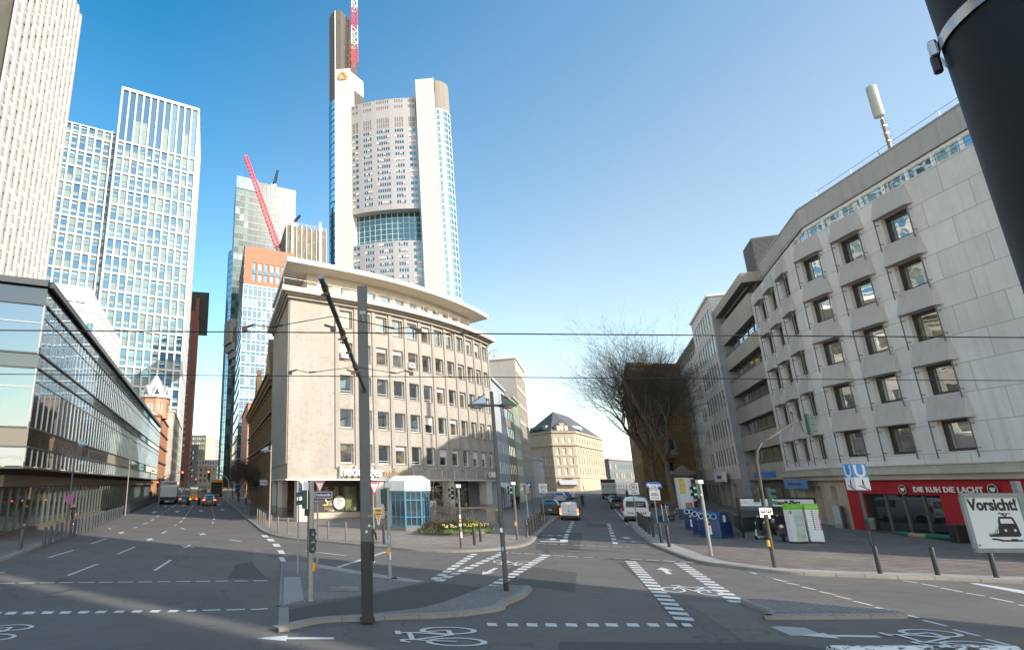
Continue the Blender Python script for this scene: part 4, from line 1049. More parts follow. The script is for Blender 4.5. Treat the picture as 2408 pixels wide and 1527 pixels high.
mb = MB(); outs = facade(mb, g3, g2 , -.2, 4.4, even(62, 14, 3.2), [(.3, 3.5)], .5, paint('shop_grey', (.20, .18, .16), .7, .15, 1)); outs += facade(mb, g1, g0, -.2, 4.4, [(.8, 4.6), (5.4, 9.4), (11, 13.4)], [(.1, 3.7)], .8, paint('shop_pier', (.33, .29, .25), .7, .15, 1)); mb.obj('street_floor_wall', WB, O)
add_windows(WB, outs, dict(name='wbs', frame=DARKF, glass=[GLD, DARKG], t=.06, fd=.05, vb=(.33, .66), nvar=2), name='shop_window')
t0 = on_wall(g1, g0, 1703, 1130, .9)
SG = thing('shop_sign', 'white shop fascia board with black lettering over dark doors', 'sign', (g0.x, g0.y, 0)); rW = math.atan2(-dW.y, -dW.x)
ctr = g1 + (g0 - g1) * .36 + nW * .55
SG.location = (ctr.x, ctr.y, 4.75); SG.rotation_euler = (0, 0, rW)
q = MB(); q.box(-4.4, -.2, -.72, 4.4, 0, .72, WHITER); q.obj('board', SG); q = MB(); q.add(text_mb('Glasmöbel', .8, DKT, .03, bold=.02), Matrix.Translation((0, -.22, 0))); q.obj('lettering', SG)
# ================================================================ towers and far buildings
def u2(d): d = Vector(d); d.normalize(); return d
def block(name, lab, corner, dirF, wF, dirS, dS, z0, z1, mw, mroof=None, cat='building', left=False):
 """corner = right-hand (or left-hand) front corner; front runs dirF, side runs dirS"""
 t = thing(name, lab, cat, (corner[0], corner[1], 0)); return t
ET = thing('office_tower', 'very tall white ribbed office tower cut off by the top left of the photo', 'tower', (-72.7, 110, 0)); O = Vector(ET.location)
p1, p2 = Vector((-72.7, 110)), Vector((-82.3, 158)); LE = seglen(p1, p2)
WRIB = stone('white_rib_panels', (.42, .415, .40), 30, 3.62, .02, jdark=.72, var=.06, blocks=.03, stain=.22, fine=.05, bmp=.1, rough=.6, offs=0)
LOUVW = paint('pale_infill', (.33, .315, .29), .7, .08, .5, stain=.3)
DARKS = stone('shaded_front_stone', (.10, .10, .085), 3, 3.6, .02, var=.25, stain=.3, offs=0)  # front tower face: its shade is put into this darker colour
mb = MB(); outs = []
ncol = 12; pit = LE / ncol; zrs = [(12 + 3.62 * k, 14.15 + 3.62 * k) for k in range(38)]
outs += facade(mb, p1, p2, -1, 154, [(pit * (i + .5) - .6, pit * (i + .5) + .9) for i in range(ncol)], zrs, .16, LOUVW, WRIB)
q0 = p1 + Vector((-36, -12)); q1 = p2 + Vector((-30, 6))
facade(mb, q0, p1, -1, 154, [], [], .2, DARKS); facade(mb, p2, q1, -1, 154, [], [], .2, WRIB)
mb.face([(p.x, p.y, 154) for p in (q0, p1, p2, q1)], WRIB); mb.obj('wall', ET, O)
mb = MB()
o_, d_, n_, _ = seg_frame(p1, p2)
for i in range(ncol + 1):
 s = pit * i; pr = [(-.95, -.02), (-.6, .38), (.6, .38), (.95, -.02)]
 a = [o_ + d_ * (s + x) + n_ * y for x, y in pr]
 for j in range(3): mb.face(((a[j].x, a[j].y, -1), (a[j + 1].x, a[j + 1].y, -1), (a[j + 1].x, a[j + 1].y, 154), (a[j].x, a[j].y, 154)), WRIB)
mb.obj('ribs', ET, O)
GLW = glass('tower_window', (.02, .022, .022), .12, wave=.05)
add_windows(ET, outs, dict(name='et', frame=GREYF, glass=[GLW], t=.06, fd=.05, nvar=3, blind=(BLINDW, [0, .3, .7])))
TT = thing('office_tower', 'tall blue glass tower with a white square grid facade and a lower left part', 'tower', (-89.2, 214, 0)); O = Vector(TT.location)
dF = u2((30.4, 15.7)); nF = Vector((dF.y, -dF.x)); a = Vector((-89.2, 214)); b = a + dF * 34.2
GRIDW = stone('white_grid_stone', (.49, .49, .485), 3.1, 7.4, .01, jdark=.8, var=.04, blocks=.02, stain=.08, fine=.03, bmp=.05, rough=.5, offs=0)
TG1 = glass('tower_glass_blue', (.012, .05, .085), .30, (.20, .42, .62), wave=.1, wscale=.2)
TG2 = glass('tower_glass_pale', (.06, .125, .15), .30, (.30, .52, .66), wave=.1, wscale=.2)
TG3 = glass('tower_glass_deep', (.008, .035, .07), .32, (.17, .40, .62), wave=.12, wscale=.2)
TBL = paint('tower_blind', (.17, .25, .255), .6, .06, .3); TBAR = paint('tower_spandrel', (.03, .10, .15), .4, .1, .3)
CEIL = emit('office_ceiling_light', (.75, .8, .75), .35)
mb = MB(); outs = []
xs = even(34.2, 11, 2.28, .45); rowz = [(143.5 - 7.4 * (k + 1) + .75, 143.5 - 7.4 * k - .1) for k in range(18)][::-1] + [(144.2, 168.8)]
outs += facade(mb, a, b, -1, 170.2, xs, rowz, .55, GRIDW)
sB = u2((-.2, 1)) * 42
outs2 = facade(mb, b, b + sB, -1, 170.2, even(42, 14, 2.2, .4), rowz, .55, GRIDW)
mb.face([(p.x, p.y, 170) for p in (a, b, b + sB, a + sB)], GRIDW)
a2 = a - nF * 3; c2 = a2 - dF * 20.2
facade(mb, a2, a, -1, 170, [], [], .2, GRIDW)
xs2 = [(20.2 - 3.1 * (i + 1) - 1.75 + .4, 20.2 - 3.1 * i - 1.75 - .42) for i in range(6)][::-1] + [(20.2 - 1.3, 20.2 - .1)]
row2 = [r_ for r_ in rowz[:-1]] + [(144.1, 148.0)]
outs3 = facade(mb, c2, a2, -1, 148.6, xs2, row2, .55, GRIDW)
facade(mb, c2 + sB, c2, -1, 148.6, [], [], .2, GRIDW)
mb.face([(p.x, p.y, 148.5) for p in (c2, a2, a2 + sB, c2 + sB)], GRIDW)
mb.obj('grid_wall', TT, O)
mb = MB(); q_ = a2 - dF * 1.55; wbox(mb, c2, a2, 18.35, 18.8, -1, 148.7, .7, 0, ALU); mb.obj('seam_pier', TT, O)
def tspan(mb_, w, h, v):
 r_ = random.Random(v * 7 + int(w * 10))
 if h > 15:
  for k in range(1, 7): mb_.box(0, -.05, h * k / 7 - .12, w, -.006, h * k / 7 + .02, TBAR)
  if v % 3 == 0: mb_.box(0, -.03, .5, w, -.004, h * .45, TBL)
  return
 mb_.box(0, -.06, h * .5 - .22, w, -.008, h * .5 + .22, TBAR)
 for z0 in (0, h * .5 + .22):
  hh = h * .5 - .22; k = r_.random()
  if k < .62: f = r_.choice((.25, .3, .4, .6, 1.0)); mb_.box(0, -.03, z0 + hh * (1 - f), w, -.004, z0 + hh, TBL)
  if k < .35: mb_.box(.1, -.025, z0 + .15, w - .1, -.003, z0 + .3 + r_.random() * .6, TBL)
  if .3 < k < .8: mb_.box(.15, -.02, z0 + hh * .62, w - .2, -.003, z0 + hh * .62 + .12, CEIL)
sty = dict(name='tt', frame=TBAR, glass=[TG1, TG2, TG3, TG1], t=.1, fd=.06, nvar=28, extra=[tspan])
add_windows(TT, outs + outs3, sty, cap=100)
sty2 = dict(sty); add_windows(TT, outs2, sty2, cap=0, name='side_window')
WM = thing('office_building', 'white rendered mid rise block with square windows and a stepped back top storey', 'building', (-66.3, 160, 0)); O = Vector(WM.location)
d_ = u2((-.888, -.459)); a = Vector((-66.3, 160)); l = a + d_ * 15; s2 = a + u2((-.2, 1)) * 45
WREND = paint('white_plaster', (.60, .60, .59), .75, .05, .3, stain=.12)
mb = MB(); outs = []
zz = [(13 + 3.3 * k, 15.1 + 3.3 * k) for k in range(12)]
outs += facade(mb, l, a, -1, 53.6, even(15, 5, 1.9, .6), zz, .35, WREND)
outs += facade(mb, a, s2, -1, 53.6, even(seglen(a, s2), 12, 1.7, .8), zz, .35, WREND)
mb.face([(p.x, p.y, 53.6) for p in (l, a, s2, l + u2((-.2, 1)) * 45)], WREND); mb.obj('wall', WM, O)
i0 = a + d_ * 4 + Vector((-.4, 3.5)); i1_ = i0 + d_ * 14; i2_ = i0 + u2((-.2, 1)) * 30
mb = MB(); facade(mb, i1_, i0, 53.6, 59.6, even(14, 4, 2.6, .5), [(54, 54.9)], .2, WREND, BLACK); facade(mb, i0, i2_, 53.6, 59.6, [], [], .2, WREND); mb.face([(p.x, p.y, 59.6) for p in (i1_, i0, i2_, i1_ + u2((-.2, 1)) * 30)], WREND); mb.obj('top_storey', WM, O)
add_windows(WM, outs, dict(name='wm', frame=WHITEF, glass=[GL, TG1], t=.07, fd=.06, vb=(.5,), nvar=2))
RS = thing('sandstone_house', 'orange sandstone corner house with octagonal turret under a pointed zinc roof', 'house', (-42.3, 147, 0)); O = Vector(RS.location)
OSTONE = stone('orange_sandstone', (.52, .27, .16), .9, .4, .012, jdark=.6, var=.12, blocks=.12, stain=.25)
ODARK = stone('red_trim_stone', (.34, .13, .085), 1.2, .4, .01, jdark=.6, var=.12, stain=.25)
ZINC = paint('zinc_roof', (.50, .51, .52), .45, .1, .6, metal=.35, stain=.25)
a = Vector((-42.3, 147)); bq = Vector((-42.3 - .204 * 30, 177)); l = a + Vector((-30, -6))
mb = MB(); outs = []
zz = [(1.2, 3.6), (5.6, 8.2), (9.6, 12.2), (13.4, 15.8), (17, 19)]
outs += facade(mb, a, bq, -1, 20.5, even(seglen(a, bq), 9, 1.4, 1), zz, .35, OSTONE, ODARK); outs += facade(mb, l, a, -1, 20.5, even(seglen(l, a), 9, 1.3, 1), zz, .35, OSTONE, ODARK)
mb.obj('wall', RS, O)
mb = MB()
for z in (4.8, 9.0, 12.9, 16.4, 20.2):
 wbox(mb, a, bq, -.3, seglen(a, bq), z, z + .4, .35, -.01, ODARK); wbox(mb, l, a, 0, seglen(l, a) + .3, z, z + .4, .35, -.01, ODARK)
mb.obj('string_courses', RS, O)
mb = MB(); rp = [(-42.1, 146.8, 20.6), (bq.x, bq.y, 20.6), (bq.x - 10, bq.y, 26), (-54, 150, 26)]; mb.face(rp, ZINC); mb.face([(l.x, l.y, 20.6), (a.x, a.y, 20.6), (-54, 150, 26), (-66, 148, 26)], ZINC); mb.obj('roof', RS, O)
tc = Vector((-45.3, 151)); mb = MB(); tw = []
oc = [tc + Vector((math.cos(R(22.5 + 45 * k)), math.sin(R(22.5 + 45 * k)))) * 3.7 for k in range(8)]
for k in range(8):
 pA, pB = oc[k], oc[(k + 1) % 8]; facA, facB = pA, pB
 LL = seglen(facA, facB); tw += facade(mb, facA, facB, 20, 25.2, [(LL / 2 - .8, LL / 2 - .12), (LL / 2 + .12, LL / 2 + .8)], [(21.6, 24)], .25, OSTONE, ODARK)
mb.obj('turret_wall', RS, O)
mb = MB(); rings = []
for r_, z in ((4.2, 25.2), (3.9, 25.9), (2.0, 28.6), (0.12, 31.8), (.1, 32.9), (0, 33)):
 rings.append([(tc.x + r_ * math.cos(R(22.5 + 45 * k)), tc.y + r_ * math.sin(R(22.5 + 45 * k)), z) for k in range(8)])
mb.grid(rings, ZINC, False, True); mb.obj('spire', RS, O)
mb = MB()
for ang_ in (-112.5 + 0, -67.5, -22.5, 22.5):
 T = Matrix.Translation((tc.x, tc.y, 0)) @ Matrix.Rotation(R(ang_ + 90), 4, 'Z')
 tri = [T @ Vector(p) for p in ((-1.25, -3.75, 25.6), (1.25, -3.75, 25.6), (0, -3.75, 28.4), (0, -1.6, 28.4))]
 mb.face(tri[:3], ZINC); mb.face((tri[1], tri[3], tri[2]), ZINC); mb.face((tri[0], tri[2], tri[3]), ZINC)
 mb.face([T @ Vector(p) for p in ((-.7, -3.77, 25.9), (.7, -3.77, 25.9), (0, -3.77, 27.6))], GL)
mb.obj('dormers', RS, O)
add_windows(RS, outs + tw, dict(name='rs', frame=WHITEF, glass=[GL, GL2], t=.07, fd=.05, vb=(.5,), hb=(.65,), nvar=2))
def street_block(name, lab, p0, d, L, depth, z1, m, cols, zz, wst, side=-1, roofm=None, face_left=False, rec=.08, ww=.55, front=True, fcols=3, rev=None):
 """block whose long wall runs from p0 (near) along d; side -1: stands left of the wall line, +1: right"""
 t = thing(name, lab, 'building', (p0[0], p0[1], 0)); o = Vector(t.location)
 p0 = v2(p0); d = u2(d); p1 = p0 + d * L; nn = Vector((-d.y, d.x)) if side < 0 else Vector((d.y, -d.x)); b0, b1 = p0 + nn * depth, p1 + nn * depth
 mb_ = MB(); outs_ = []
 A_, B_ = (p0, p1) if side < 0 else (p1, p0)
 zg = gz(*p0) - 1
 outs_ += facade(mb_, A_, B_, zg, z1, even(L, cols, L / cols * ww, .4), zz, rec, m, rev)
 F0, F1 = (b0, p0) if side < 0 else (p0, b0)
 outs_ += facade(mb_, F0, F1, zg, z1, even(depth, fcols, depth / fcols * .42, .5) if front and fcols else [], zz if front and fcols else [], rec, m, rev)
 G0, G1 = (p1, b1) if side < 0 else (b1, p1)
 facade(mb_, G0, G1, zg, z1, [], [], rec, m)
 mb_.face([(p.x, p.y, z1) for p in (p0, p1, b1, b0)], roofm or GREYF)
 mb_.obj('wall', t, o)
 q = MB(); wbox(q, A_, B_, -.15, L + .15, z1, z1 + .45, .25, .1, roofm or m); wbox(q, F0, F1, -.1, depth + .1, z1 + .003, z1 + .447, .23, .1, roofm or m); q.obj('cornice', t, o)
 add_windows(t, outs_, wst, cap=90); return t
W1 = dict(name='w1', frame=WHITEF, glass=[GL, GL2, GLB], t=.07, fd=.05, vb=(.5,), nvar=3)
W2 = dict(name='w2', frame=DARKF, glass=[GL, GLB], t=.06, fd=.05, nvar=2)
W3 = dict(name='w3', frame=GREYF, glass=[TG1, GL], t=.06, fd=.05, nvar=2)
GREYB = stone('grey_beige_stone', (.50, .46, .40), 1.6, 1.2, .012, var=.1, stain=.2)
street_block('office_building', 'light grey stone street block between the turret house and the dark red tower', (-47.2, 178), (-.204, 1), 62, 30, 25, GREYB, 18, [(4.5 + 3.6 * k, 6.9 + 3.6 * k) for k in range(5)], W2, -1, ww=.5, fcols=0)
JC = thing('office_tower', 'slender dark red granite tower with an overhanging black roof slab', 'tower', (-78, 333, 0)); O = Vector(JC.location)
RGRAN = stone('red_granite', (.30, .115, .08), 3.4, 3.6, .05, jdark=.45, var=.1, blocks=.08, stain=.15, offs=0)
mb = MB(); a = Vector((-78, 333)); outs = facade(mb, a, a + u2((-.2, 1)) * 36, 0, 104, even(36, 10, 2.0, .5), [(6 + 3.6 * k, 8.2 + 3.6 * k) for k in range(26)], .3, RGRAN)
outs += facade(mb, a + Vector((-36, -8)), a, 0, 104, even(36.9, 10, 1.6, 2.0), [(6 + 3.6 * k, 7.8 + 3.6 * k) for k in range(26)], .3, RGRAN); mb.obj('wall', JC, O)
mb = MB()
for x in (-6.5, -1.4): mb.prism([(a.x + x, a.y - 1.2), (a.x + x + 2.0, a.y - .8), (a.x + x + 2.0, a.y + 2), (a.x + x, a.y + 2)], 60, 112, RGRAN); 
mb.obj('corner_piers', JC, O)
mb = MB(); T = Matrix.Translation((a.x, a.y, 0)) @ Matrix.Rotation(R(12), 4, 'Z'); mb.box(-44, 1, 99, 6.0, 40, 116.5, paint('roof_black', (.018, .02, .022), .5, .1, .2), T); mb.obj('roof_slab', JC, O)
add_windows(JC, outs, W2, cap=60)
street_block('office_building', 'dark grey street block with a red sign beyond the granite tower', (-84.5, 384), (-.21, 1), 50, 30, 28, paint('dark_grey_wall', (.16, .165, .17), .7, .1, .3), 12, [(5 + 3.5 * k, 7 + 3.5 * k) for k in range(6)], W3, -1, fcols=4)
q = MB(); T = wallT((-94, 430), (-84.5, 384), 0, 0)
FE = thing('apartment_tower', 'pale concrete slab tower with small square windows closing the end of the left street', 'tower', P(447, 1137, 430)); FE.location.z = 0; O = Vector(FE.location)
TAN = paint('tan_panels', (.44, .40, .34), .8, .08, .1); CRW = paint('sunlit_side_concrete', (.56, .47, .34), .8, .08, .1)  # second tone: sunlight on the side wall put into a paler, warmer colour
mb = MB(); xa, xb, xc, xd = [kx(u, 1080) * 430 for u in (446, 481, 497, 513)]
outs = facade(mb, (xa, 432), (xb, 430), 0, 38.5, even(xb - xa, 6, 1.0, .5), [(8 + 3.4 * k, 9.4 + 3.4 * k) for k in range(9)], .2, TAN)
facade(mb, (xb, 430), (xc, 436), 0, 38.5, [], [], .2, CRW); mb.face([(xa, 432, 38.5), (xb, 430, 38.5), (xc, 436, 38.5), (xa, 450, 38.5)], TAN); mb.obj('wall', FE, O)
mb = MB(); outs += facade(mb, (xc - 1, 444), (xd, 448), 0, 36.5, even(xd - xc, 2, .9, .5), [(8 + 3.4 * k, 9.4 + 3.4 * k) for k in range(8)], .2, paint('grey_slab', (.36, .35, .33), .8, .08, .1)); mb.face([(xc - 1, 444, 36.5), (xd, 448, 36.5), (xd, 470, 36.5), (xc, 470, 36.5)], TAN); mb.obj('rear_wall', FE, O)
add_windows(FE, outs, W1)
FB = thing('office_building', 'low cream building with a rounded white upper storey at the end of the left street', 'building', P(480, 1137, 392)); FB.location.z = 0; O = Vector(FB.location)
xa, xb = kx(455, 1110) * 392, kx(509, 1110) * 392
mb = MB(); outs = facade(mb, (xa, 392), (xb, 394), 0, 15.5, even(xb - xa, 5, 1.3, .5), [(5 + 3.4 * k, 6.8 + 3.4 * k) for k in range(3)], .2, paint('cream_wall', (.50, .44, .33), .8, .08, .2)); mb.face([(xa, 392, 15.5), (xb, 394, 15.5), (xb, 410, 15.5), (xa, 410, 15.5)], TAN); mb.obj('wall', FB, O)
mb = MB(); outs += facade(mb, (xa - .5, 391.2), (xb + .5, 393.2), 15.5, 19.2, even(xb - xa + 1, 9, .8, .3), [(16.2, 18.4)], .2, WREND); mb.obj('top_storey', FB, O); add_windows(FB, outs, W2)
OS = thing('historic_house', 'ornate old brown sandstone house with a scrolled gable in the shade beside the corner house', 'house', (-7.6, 78.6, 0)); O = Vector(OS.location)
BST = stone('brown_sandstone', (.24, .165, .085), .9, .42, .014, jdark=.45, var=.2, blocks=.15, stain=.5, fine=.2, bmp=.5)
BSD = stone('brown_trim', (.19, .125, .065), 1.4, .5, .01, var=.2, stain=.5, bmp=.5)
dS = u2((-.19, 1)); a = Vector((-7.45, 77.6)); b = a + dS * 54
mb = MB(); zz = [(5.3, 8), (9.6, 12.1), (13.6, 15.8)]; outs = facade(mb, b, a, -1, 18, even(54, 15, 1.35, .8), zz, .4, BST, BSD)
outs += facade(mb, b, a, -1.01, -1, [], [], .1, BST)
facade(mb, a, a + Vector((14, 3)), -1, 18, [], [], .2, BST); mb.obj('wall', OS, O)
mb = MB()
for z, o_, h in ((4.3, .35, .45), (8.9, .3, .35), (12.9, .3, .35), (16.6, .4, .4), (17.3, .75, .5), (17.8, 1.0, .35)): wbox(mb, b, a, -.1, 54.1, z, z + h, o_, -.01, BSD)
for i in range(15):
 s = 54 - (.8 + 52.4 / 15 * (i + .5))
 for z0, z1 in zz: wbox(mb, b, a, s - .95, s + .95, z1 + .1, z1 + .4, .3, -.02, BSD); wbox(mb, b, a, s - .95, s - .7, z0, z1 + .1, .16, -.02, BSD); wbox(mb, b, a, s + .7, s + .95, z0, z1 + .1, .16, -.02, BSD)
for i in range(60): wbox(mb, b, a, .3 + .9 * i, .65 + .9 * i, 17.05, 17.3, .7, 0, BSD)
mb.obj('carved_trim', OS, O)
o_, d_, n_, _ = seg_frame(b, a)
pr = [(-4.6, 18), (-4.5, 18.8), (-3.6, 19.2), (-3.1, 20.2), (-2.6, 20.4), (-2.1, 21.8), (-1.2, 22.2), (-.9, 23), (-.35, 23.2), (0, 24.2), (.35, 23.2), (.9, 23), (1.2, 22.2), (2.1, 21.8), (2.6, 20.4), (3.1, 20.2), (3.6, 19.2), (4.5, 18.8), (4.6, 18)]
for cs in (54 - 4.9, 54 - 29):
 mb = MB(); f = [o_ + d_ * (cs + x) + n_ * .35 for x, z in pr]; g = [p - n_ * .9 for p in f]
 mb.face([(p.x, p.y, z[1]) for p, z in zip(f, pr)][::-1], BST); mb.face([(p.x, p.y, z[1]) for p, z in zip(g, pr)], BST)
 for i in range(len(pr) - 1): mb.face(((f[i].x, f[i].y, pr[i][1]), (f[i + 1].x, f[i + 1].y, pr[i + 1][1]), (g[i + 1].x, g[i + 1].y, pr[i + 1][1]), (g[i].x, g[i].y, pr[i][1])), BSD)
 mb.obj('gable', OS, O)
mb = MB(); SLATE = stone('slate_roof', (.10, .105, .115), .5, .3, .01, var=.15, stain=.2, blocks=.15); k0, k1 = b - n_ * .3, a - n_ * .3; mb.face([(k0.x, k0.y, 18.1), (k1.x, k1.y, 18.1), (k1.x - n_.x * 4, k1.y - n_.y * 4, 22), (k0.x - n_.x * 4, k0.y - n_.y * 4, 22)], SLATE); mb.obj('roof', OS, O)
mb = MB(); o2_ = facade(mb, b + n_ * .05, a + n_ * .05, -1, 4.3, even(54, 11, 2.6, .8), [(.2, 3.6)], .35, BSD); mb.obj('street_floor_wall', OS, O)
add_windows(OS, outs, dict(name='os', frame=WHITEF, glass=[GL, GL2], t=.08, fd=.06, vb=(.5,), hb=(.68,), nvar=2)); add_windows(OS, o2_, dict(name='oss', frame=DARKF, glass=[GLD], t=.08, fd=.06), name='shop_window')
PINK = stone('pink_stone', (.52, .30, .22), 1.6, 1.1, .012, var=.08, stain=.2)
W4 = dict(name='w4', frame=GREYF, glass=[GL, TG1], t=.06, fd=.05, vb=(.5,), nvar=2)
p = a + dS * 56
street_block('office_building', 'pink stone office block with square windows behind the bare street trees', (p.x - .3, p.y), dS, 32, 26, 21.5, PINK, 9, [(1, 3.4)] + [(5.5 + 3.9 * k, 7.8 + 3.9 * k) for k in range(4)], W4, +1, ww=.6, fcols=7)
p = Vector((7.33 - .19 * 232, 232)); street_block('office_building', 'plain sand coloured block with a windowless street wall far down the left street', (p.x, p.y), dS, 95, 26, 21.5, paint('sand_wall', (.42, .36, .26), .8, .1, .2, stain=.3), 8, [(1, 3)], W2, +1, fcols=0)
GT = thing('office_tower', 'pale blue glass office tower with a terracotta crown behind the corner house', 'tower', (-25.6, 166, 0)); O = Vector(GT.location)
TERR = stone('terracotta_tiles', (.34, .155, .092), 1.5, .75, .02, jdark=.75, var=.05, blocks=.05, stain=.08, fine=.04, bmp=.1, rough=.6)
PG1 = glass('pale_glass', (.08, .13, .19), .36, (.15, .26, .40), wave=.08, wscale=.25); PG2 = glass('pale_glass_white', (.15, .19, .23), .34, (.26, .37, .48), wave=.08, wscale=.25)
PSP = glass('pale_spandrel', (.04, .13, .21), .26, (.10, .24, .38), wave=.05)
dF = u2((2.17, 1)); nF = Vector((dF.y, -dF.x)); a = Vector((-25.6, 166)); b = a + dF * 16.6; bk = a + u2((-.2, 1)) * 34
mb = MB(); outs = []
facade(mb, a, b, 0, 62.3, [], [], .1, PSP)
xs = [(2.6 + 1.95 * i, 3.95 + 1.95 * i) for i in range(7)]
outsT = facade(mb, a, b, 62.3, 75, xs, [(63.8, 66.2), (67.5, 69.9)], .25, TERR)
SIDEG = glass('side_glass_dark', (.10, .13, .17), .3, wave=.05)
facade(mb, bk, a, 0, 62.3, [], [], .1, SIDEG); facade(mb, bk, a, 62.3, 75, [], [], .1, PG1); mb.face([(p.x, p.y, 75) for p in (a, b, b + u2((-.2, 1)) * 34, bk)], GREYF); mb.obj('wall', GT, O)
mb = MB()
for i in range(7):
 s = 2.6 + 1.95 * i
 wbox(mb, a, b, s + .02, s + 1.33, 66.22, 67.48, .03, .01, PSP)
for k in range(18): z = 62.3 - 3.45 * k; wbox(mb, a, b, 0, 16.6, z - .12, z + .06, .12, -.002, ALU); wbox(mb, a, b, 0, 16.6, z - 1.05, z - .98, .08, -.002, ALU)
for k in range(21): z = 75 - 3.45 * k; wbox(mb, bk, a, 0, 34.5, z - .3, z, .2, -.002, paint('louvre_slats', (.32, .35, .40), .5, .05, 1))
for i in range(12): wbox(mb, a, b, 1.5 * i - .03, 1.5 * i + .03, 0, 62.3, .1, -.002, ALU)
mb.obj('facade_bars', GT, O)
for k in range(17):
 for i in range(11):
  q_ = a + dF * (1.5 * i + .04) + nF * .03; z = 62.3 - 3.45 * (k + 1)
  outs.append((Vector((q_.x, q_.y, z + .08)), math.atan2(dF.y, dF.x), 1.42, 2.35, nF, (i, k)))
def opening(mb_, w, h, v):
 if v % 4 == 1:
  for bx in ((0, .05), (w * .45, w * .45 + .06)): mb_.box(bx[0] + .02, -.06, .05, bx[1] + .02, -.005, h - .05, ALUD)
  mb_.box(.03, -.06, .05, w * .45, -.005, .11, ALUD); mb_.box(.03, -.06, h - .11, w * .45, -.005, h - .05, ALUD)
add_windows(GT, outs, dict(name='gt', frame=None, glass=[PG1, PG1, PG2, PG1, PG2], nvar=20, extra=[opening]), cap=100)
add_windows(GT, outsT, dict(name='gtt', frame=GREYF, glass=[PG2, PG1], t=.08, fd=.06, vb=(.45,), nvar=2), name='crown_window')
OT = thing('office_tower', 'dark teal glass tower with a pale glass top edge and jutting side boxes', 'tower', (-50, 285, 0)); O = Vector(OT.location)
TE1 = glass('teal_glass', (.006, .03, .036), .05, (.02, .075, .085), wave=.06, wscale=.2); TE2 = glass('teal_glass_light', (.012, .05, .055), .07, (.04, .12, .13), wave=.06, wscale=.2)
TE3 = glass('teal_glass_pale', (.05, .12, .125), .1, (.10, .20, .21), wave=.06, wscale=.2); TOPG = glass('top_screen_glass', (.08, .15, .24), .22, (.26, .38, .5), wave=.03)
TFR = paint('teal_frame', (.028, .038, .042), .4, .1, .3)
dF = u2((2.03, 1)); nF = Vector((dF.y, -dF.x)); a = Vector((-50, 285)); b = a + dF * 35.4; bk = a + u2((-.2, 1)) * 34
mb = MB(); outs = []
nc = 14; rowsT = [(160 - 3.8 * (k + 1) + .7, 160 - 3.8 * k - .05) for k in range(41)][::-1] + [(160.6, 166.5)]
outs += facade(mb, a, b, 0, 166.8, [(35.4 / nc * i + .12, 35.4 / nc * (i + 1) - .12) for i in range(nc)], rowsT, .12, TFR)
facade(mb, bk, a, 0, 166.8, [], [], .1, TOPG); facade(mb, b, b + u2((-.2, 1)) * 34, 0, 166.8, [], [], .1, TE1)
mb.obj('wall', OT, O)
def tev(o): return o[5][0] / nc
left_o = [o for o in outs if o[5][0] < 3]; rest_o = [o for o in outs if o[5][0] >= 3 or False]
add_windows(OT, left_o, dict(name='ot', frame=None, glass=[TE3, TE3, TE2, PG2], nvar=4), cap=30)
add_windows(OT, rest_o, dict(name='ot2', frame=None, glass=[TE1, TE2, TE1, TE2, TE1], nvar=5), cap=70)
mb = MB(); wbox(mb, a, b, 0, 12, 160.3, 167.6, .3, -.002, TOPG); 
for i in range(5): wbox(mb, a, b, 2.4 * i - .04, 2.4 * i + .04, 160.3, 167.6, .34, -.3, ALUD)
mb.obj('top_screen', OT, O)
for k, (z, ox) in enumerate(((80, 0), (76, -.8), (72, -1.9), (68, -3.0), (64, -4.2))):
 mb = MB(); T = Matrix.Translation((-50, 285, 0)) @ Matrix.Rotation(math.atan2(1, 2.03), 4, 'Z'); mb.box(-2.4 + k * 1.25, -9.5, z - 9 + k * .4, .6 + k * 1.25, 2, z + 3 - k * .2, ALUD, T); mb.obj('jutting_box', OT, O)
MT = thing('round_tower', 'slim round blue glass tower behind the teal tower', 'tower', (-44.8, 300, 0)); O = Vector(MT.location)
MTG = glass('round_glass', (.05, .20, .32), .34, (.6, .88, 1), wave=.04)
mb = MB(); mb.lathe([(10.4, 0), (10.4, 127)], MTG, 40, (-44.8, 300, 0)); mb.obj('glass_drum', MT, O)
mb = MB()
for k in range(34): mb.lathe([(10.42, 4 + 3.7 * k), (10.5, 4.05 + 3.7 * k), (10.5, 4.2 + 3.7 * k), (10.42, 4.25 + 3.7 * k)], TBAR, 40, (-44.8, 300, 0))
for k in range(40): an = 2 * math.pi * k / 40; mb.box(-44.8 + 10.4 * math.cos(an) - .07, 300 + 10.4 * math.sin(an) - .07, 0, -44.8 + 10.4 * math.cos(an) + .07, 300 + 10.4 * math.sin(an) + .07, 127, TBAR)
mb.obj('glazing_bars', MT, O)
CT = thing('office_tower', 'striped concrete tower under refurbishment with hoist masts beside the tall bank tower', 'tower', (-18.9, 240, 0)); O = Vector(CT.location)
CDK = stone('raw_dark_panel', (.20, .18, .155), .9, 1.8, .03, jdark=.7, var=.25, blocks=.25, stain=.3, fine=.1); CST = paint('pale_strip', (.66, .57, .48), .7, .06, .2)
dF = u2((2.2, 1)); a = Vector((-18.9, 240)); b = a + dF * 20.4
mb = MB(); facade(mb, a, b, 0, 117, [], [], .1, CDK); bk = a + u2((-.2, 1)) * 26; facade(mb, bk, a, 0, 117, [], [], .1, paint('dark_side_wall', (.06, .06, .065), .5, .15, .3)); facade(mb, b, b + u2((-.2, 1)) * 26, 0, 117, [], [], .1, CDK); mb.face([(p.x, p.y, 117) for p in (a, b, b + u2((-.2, 1)) * 26, bk)], CDK); mb.obj('wall', CT, O)  # left side darker than front and right
mb = MB()
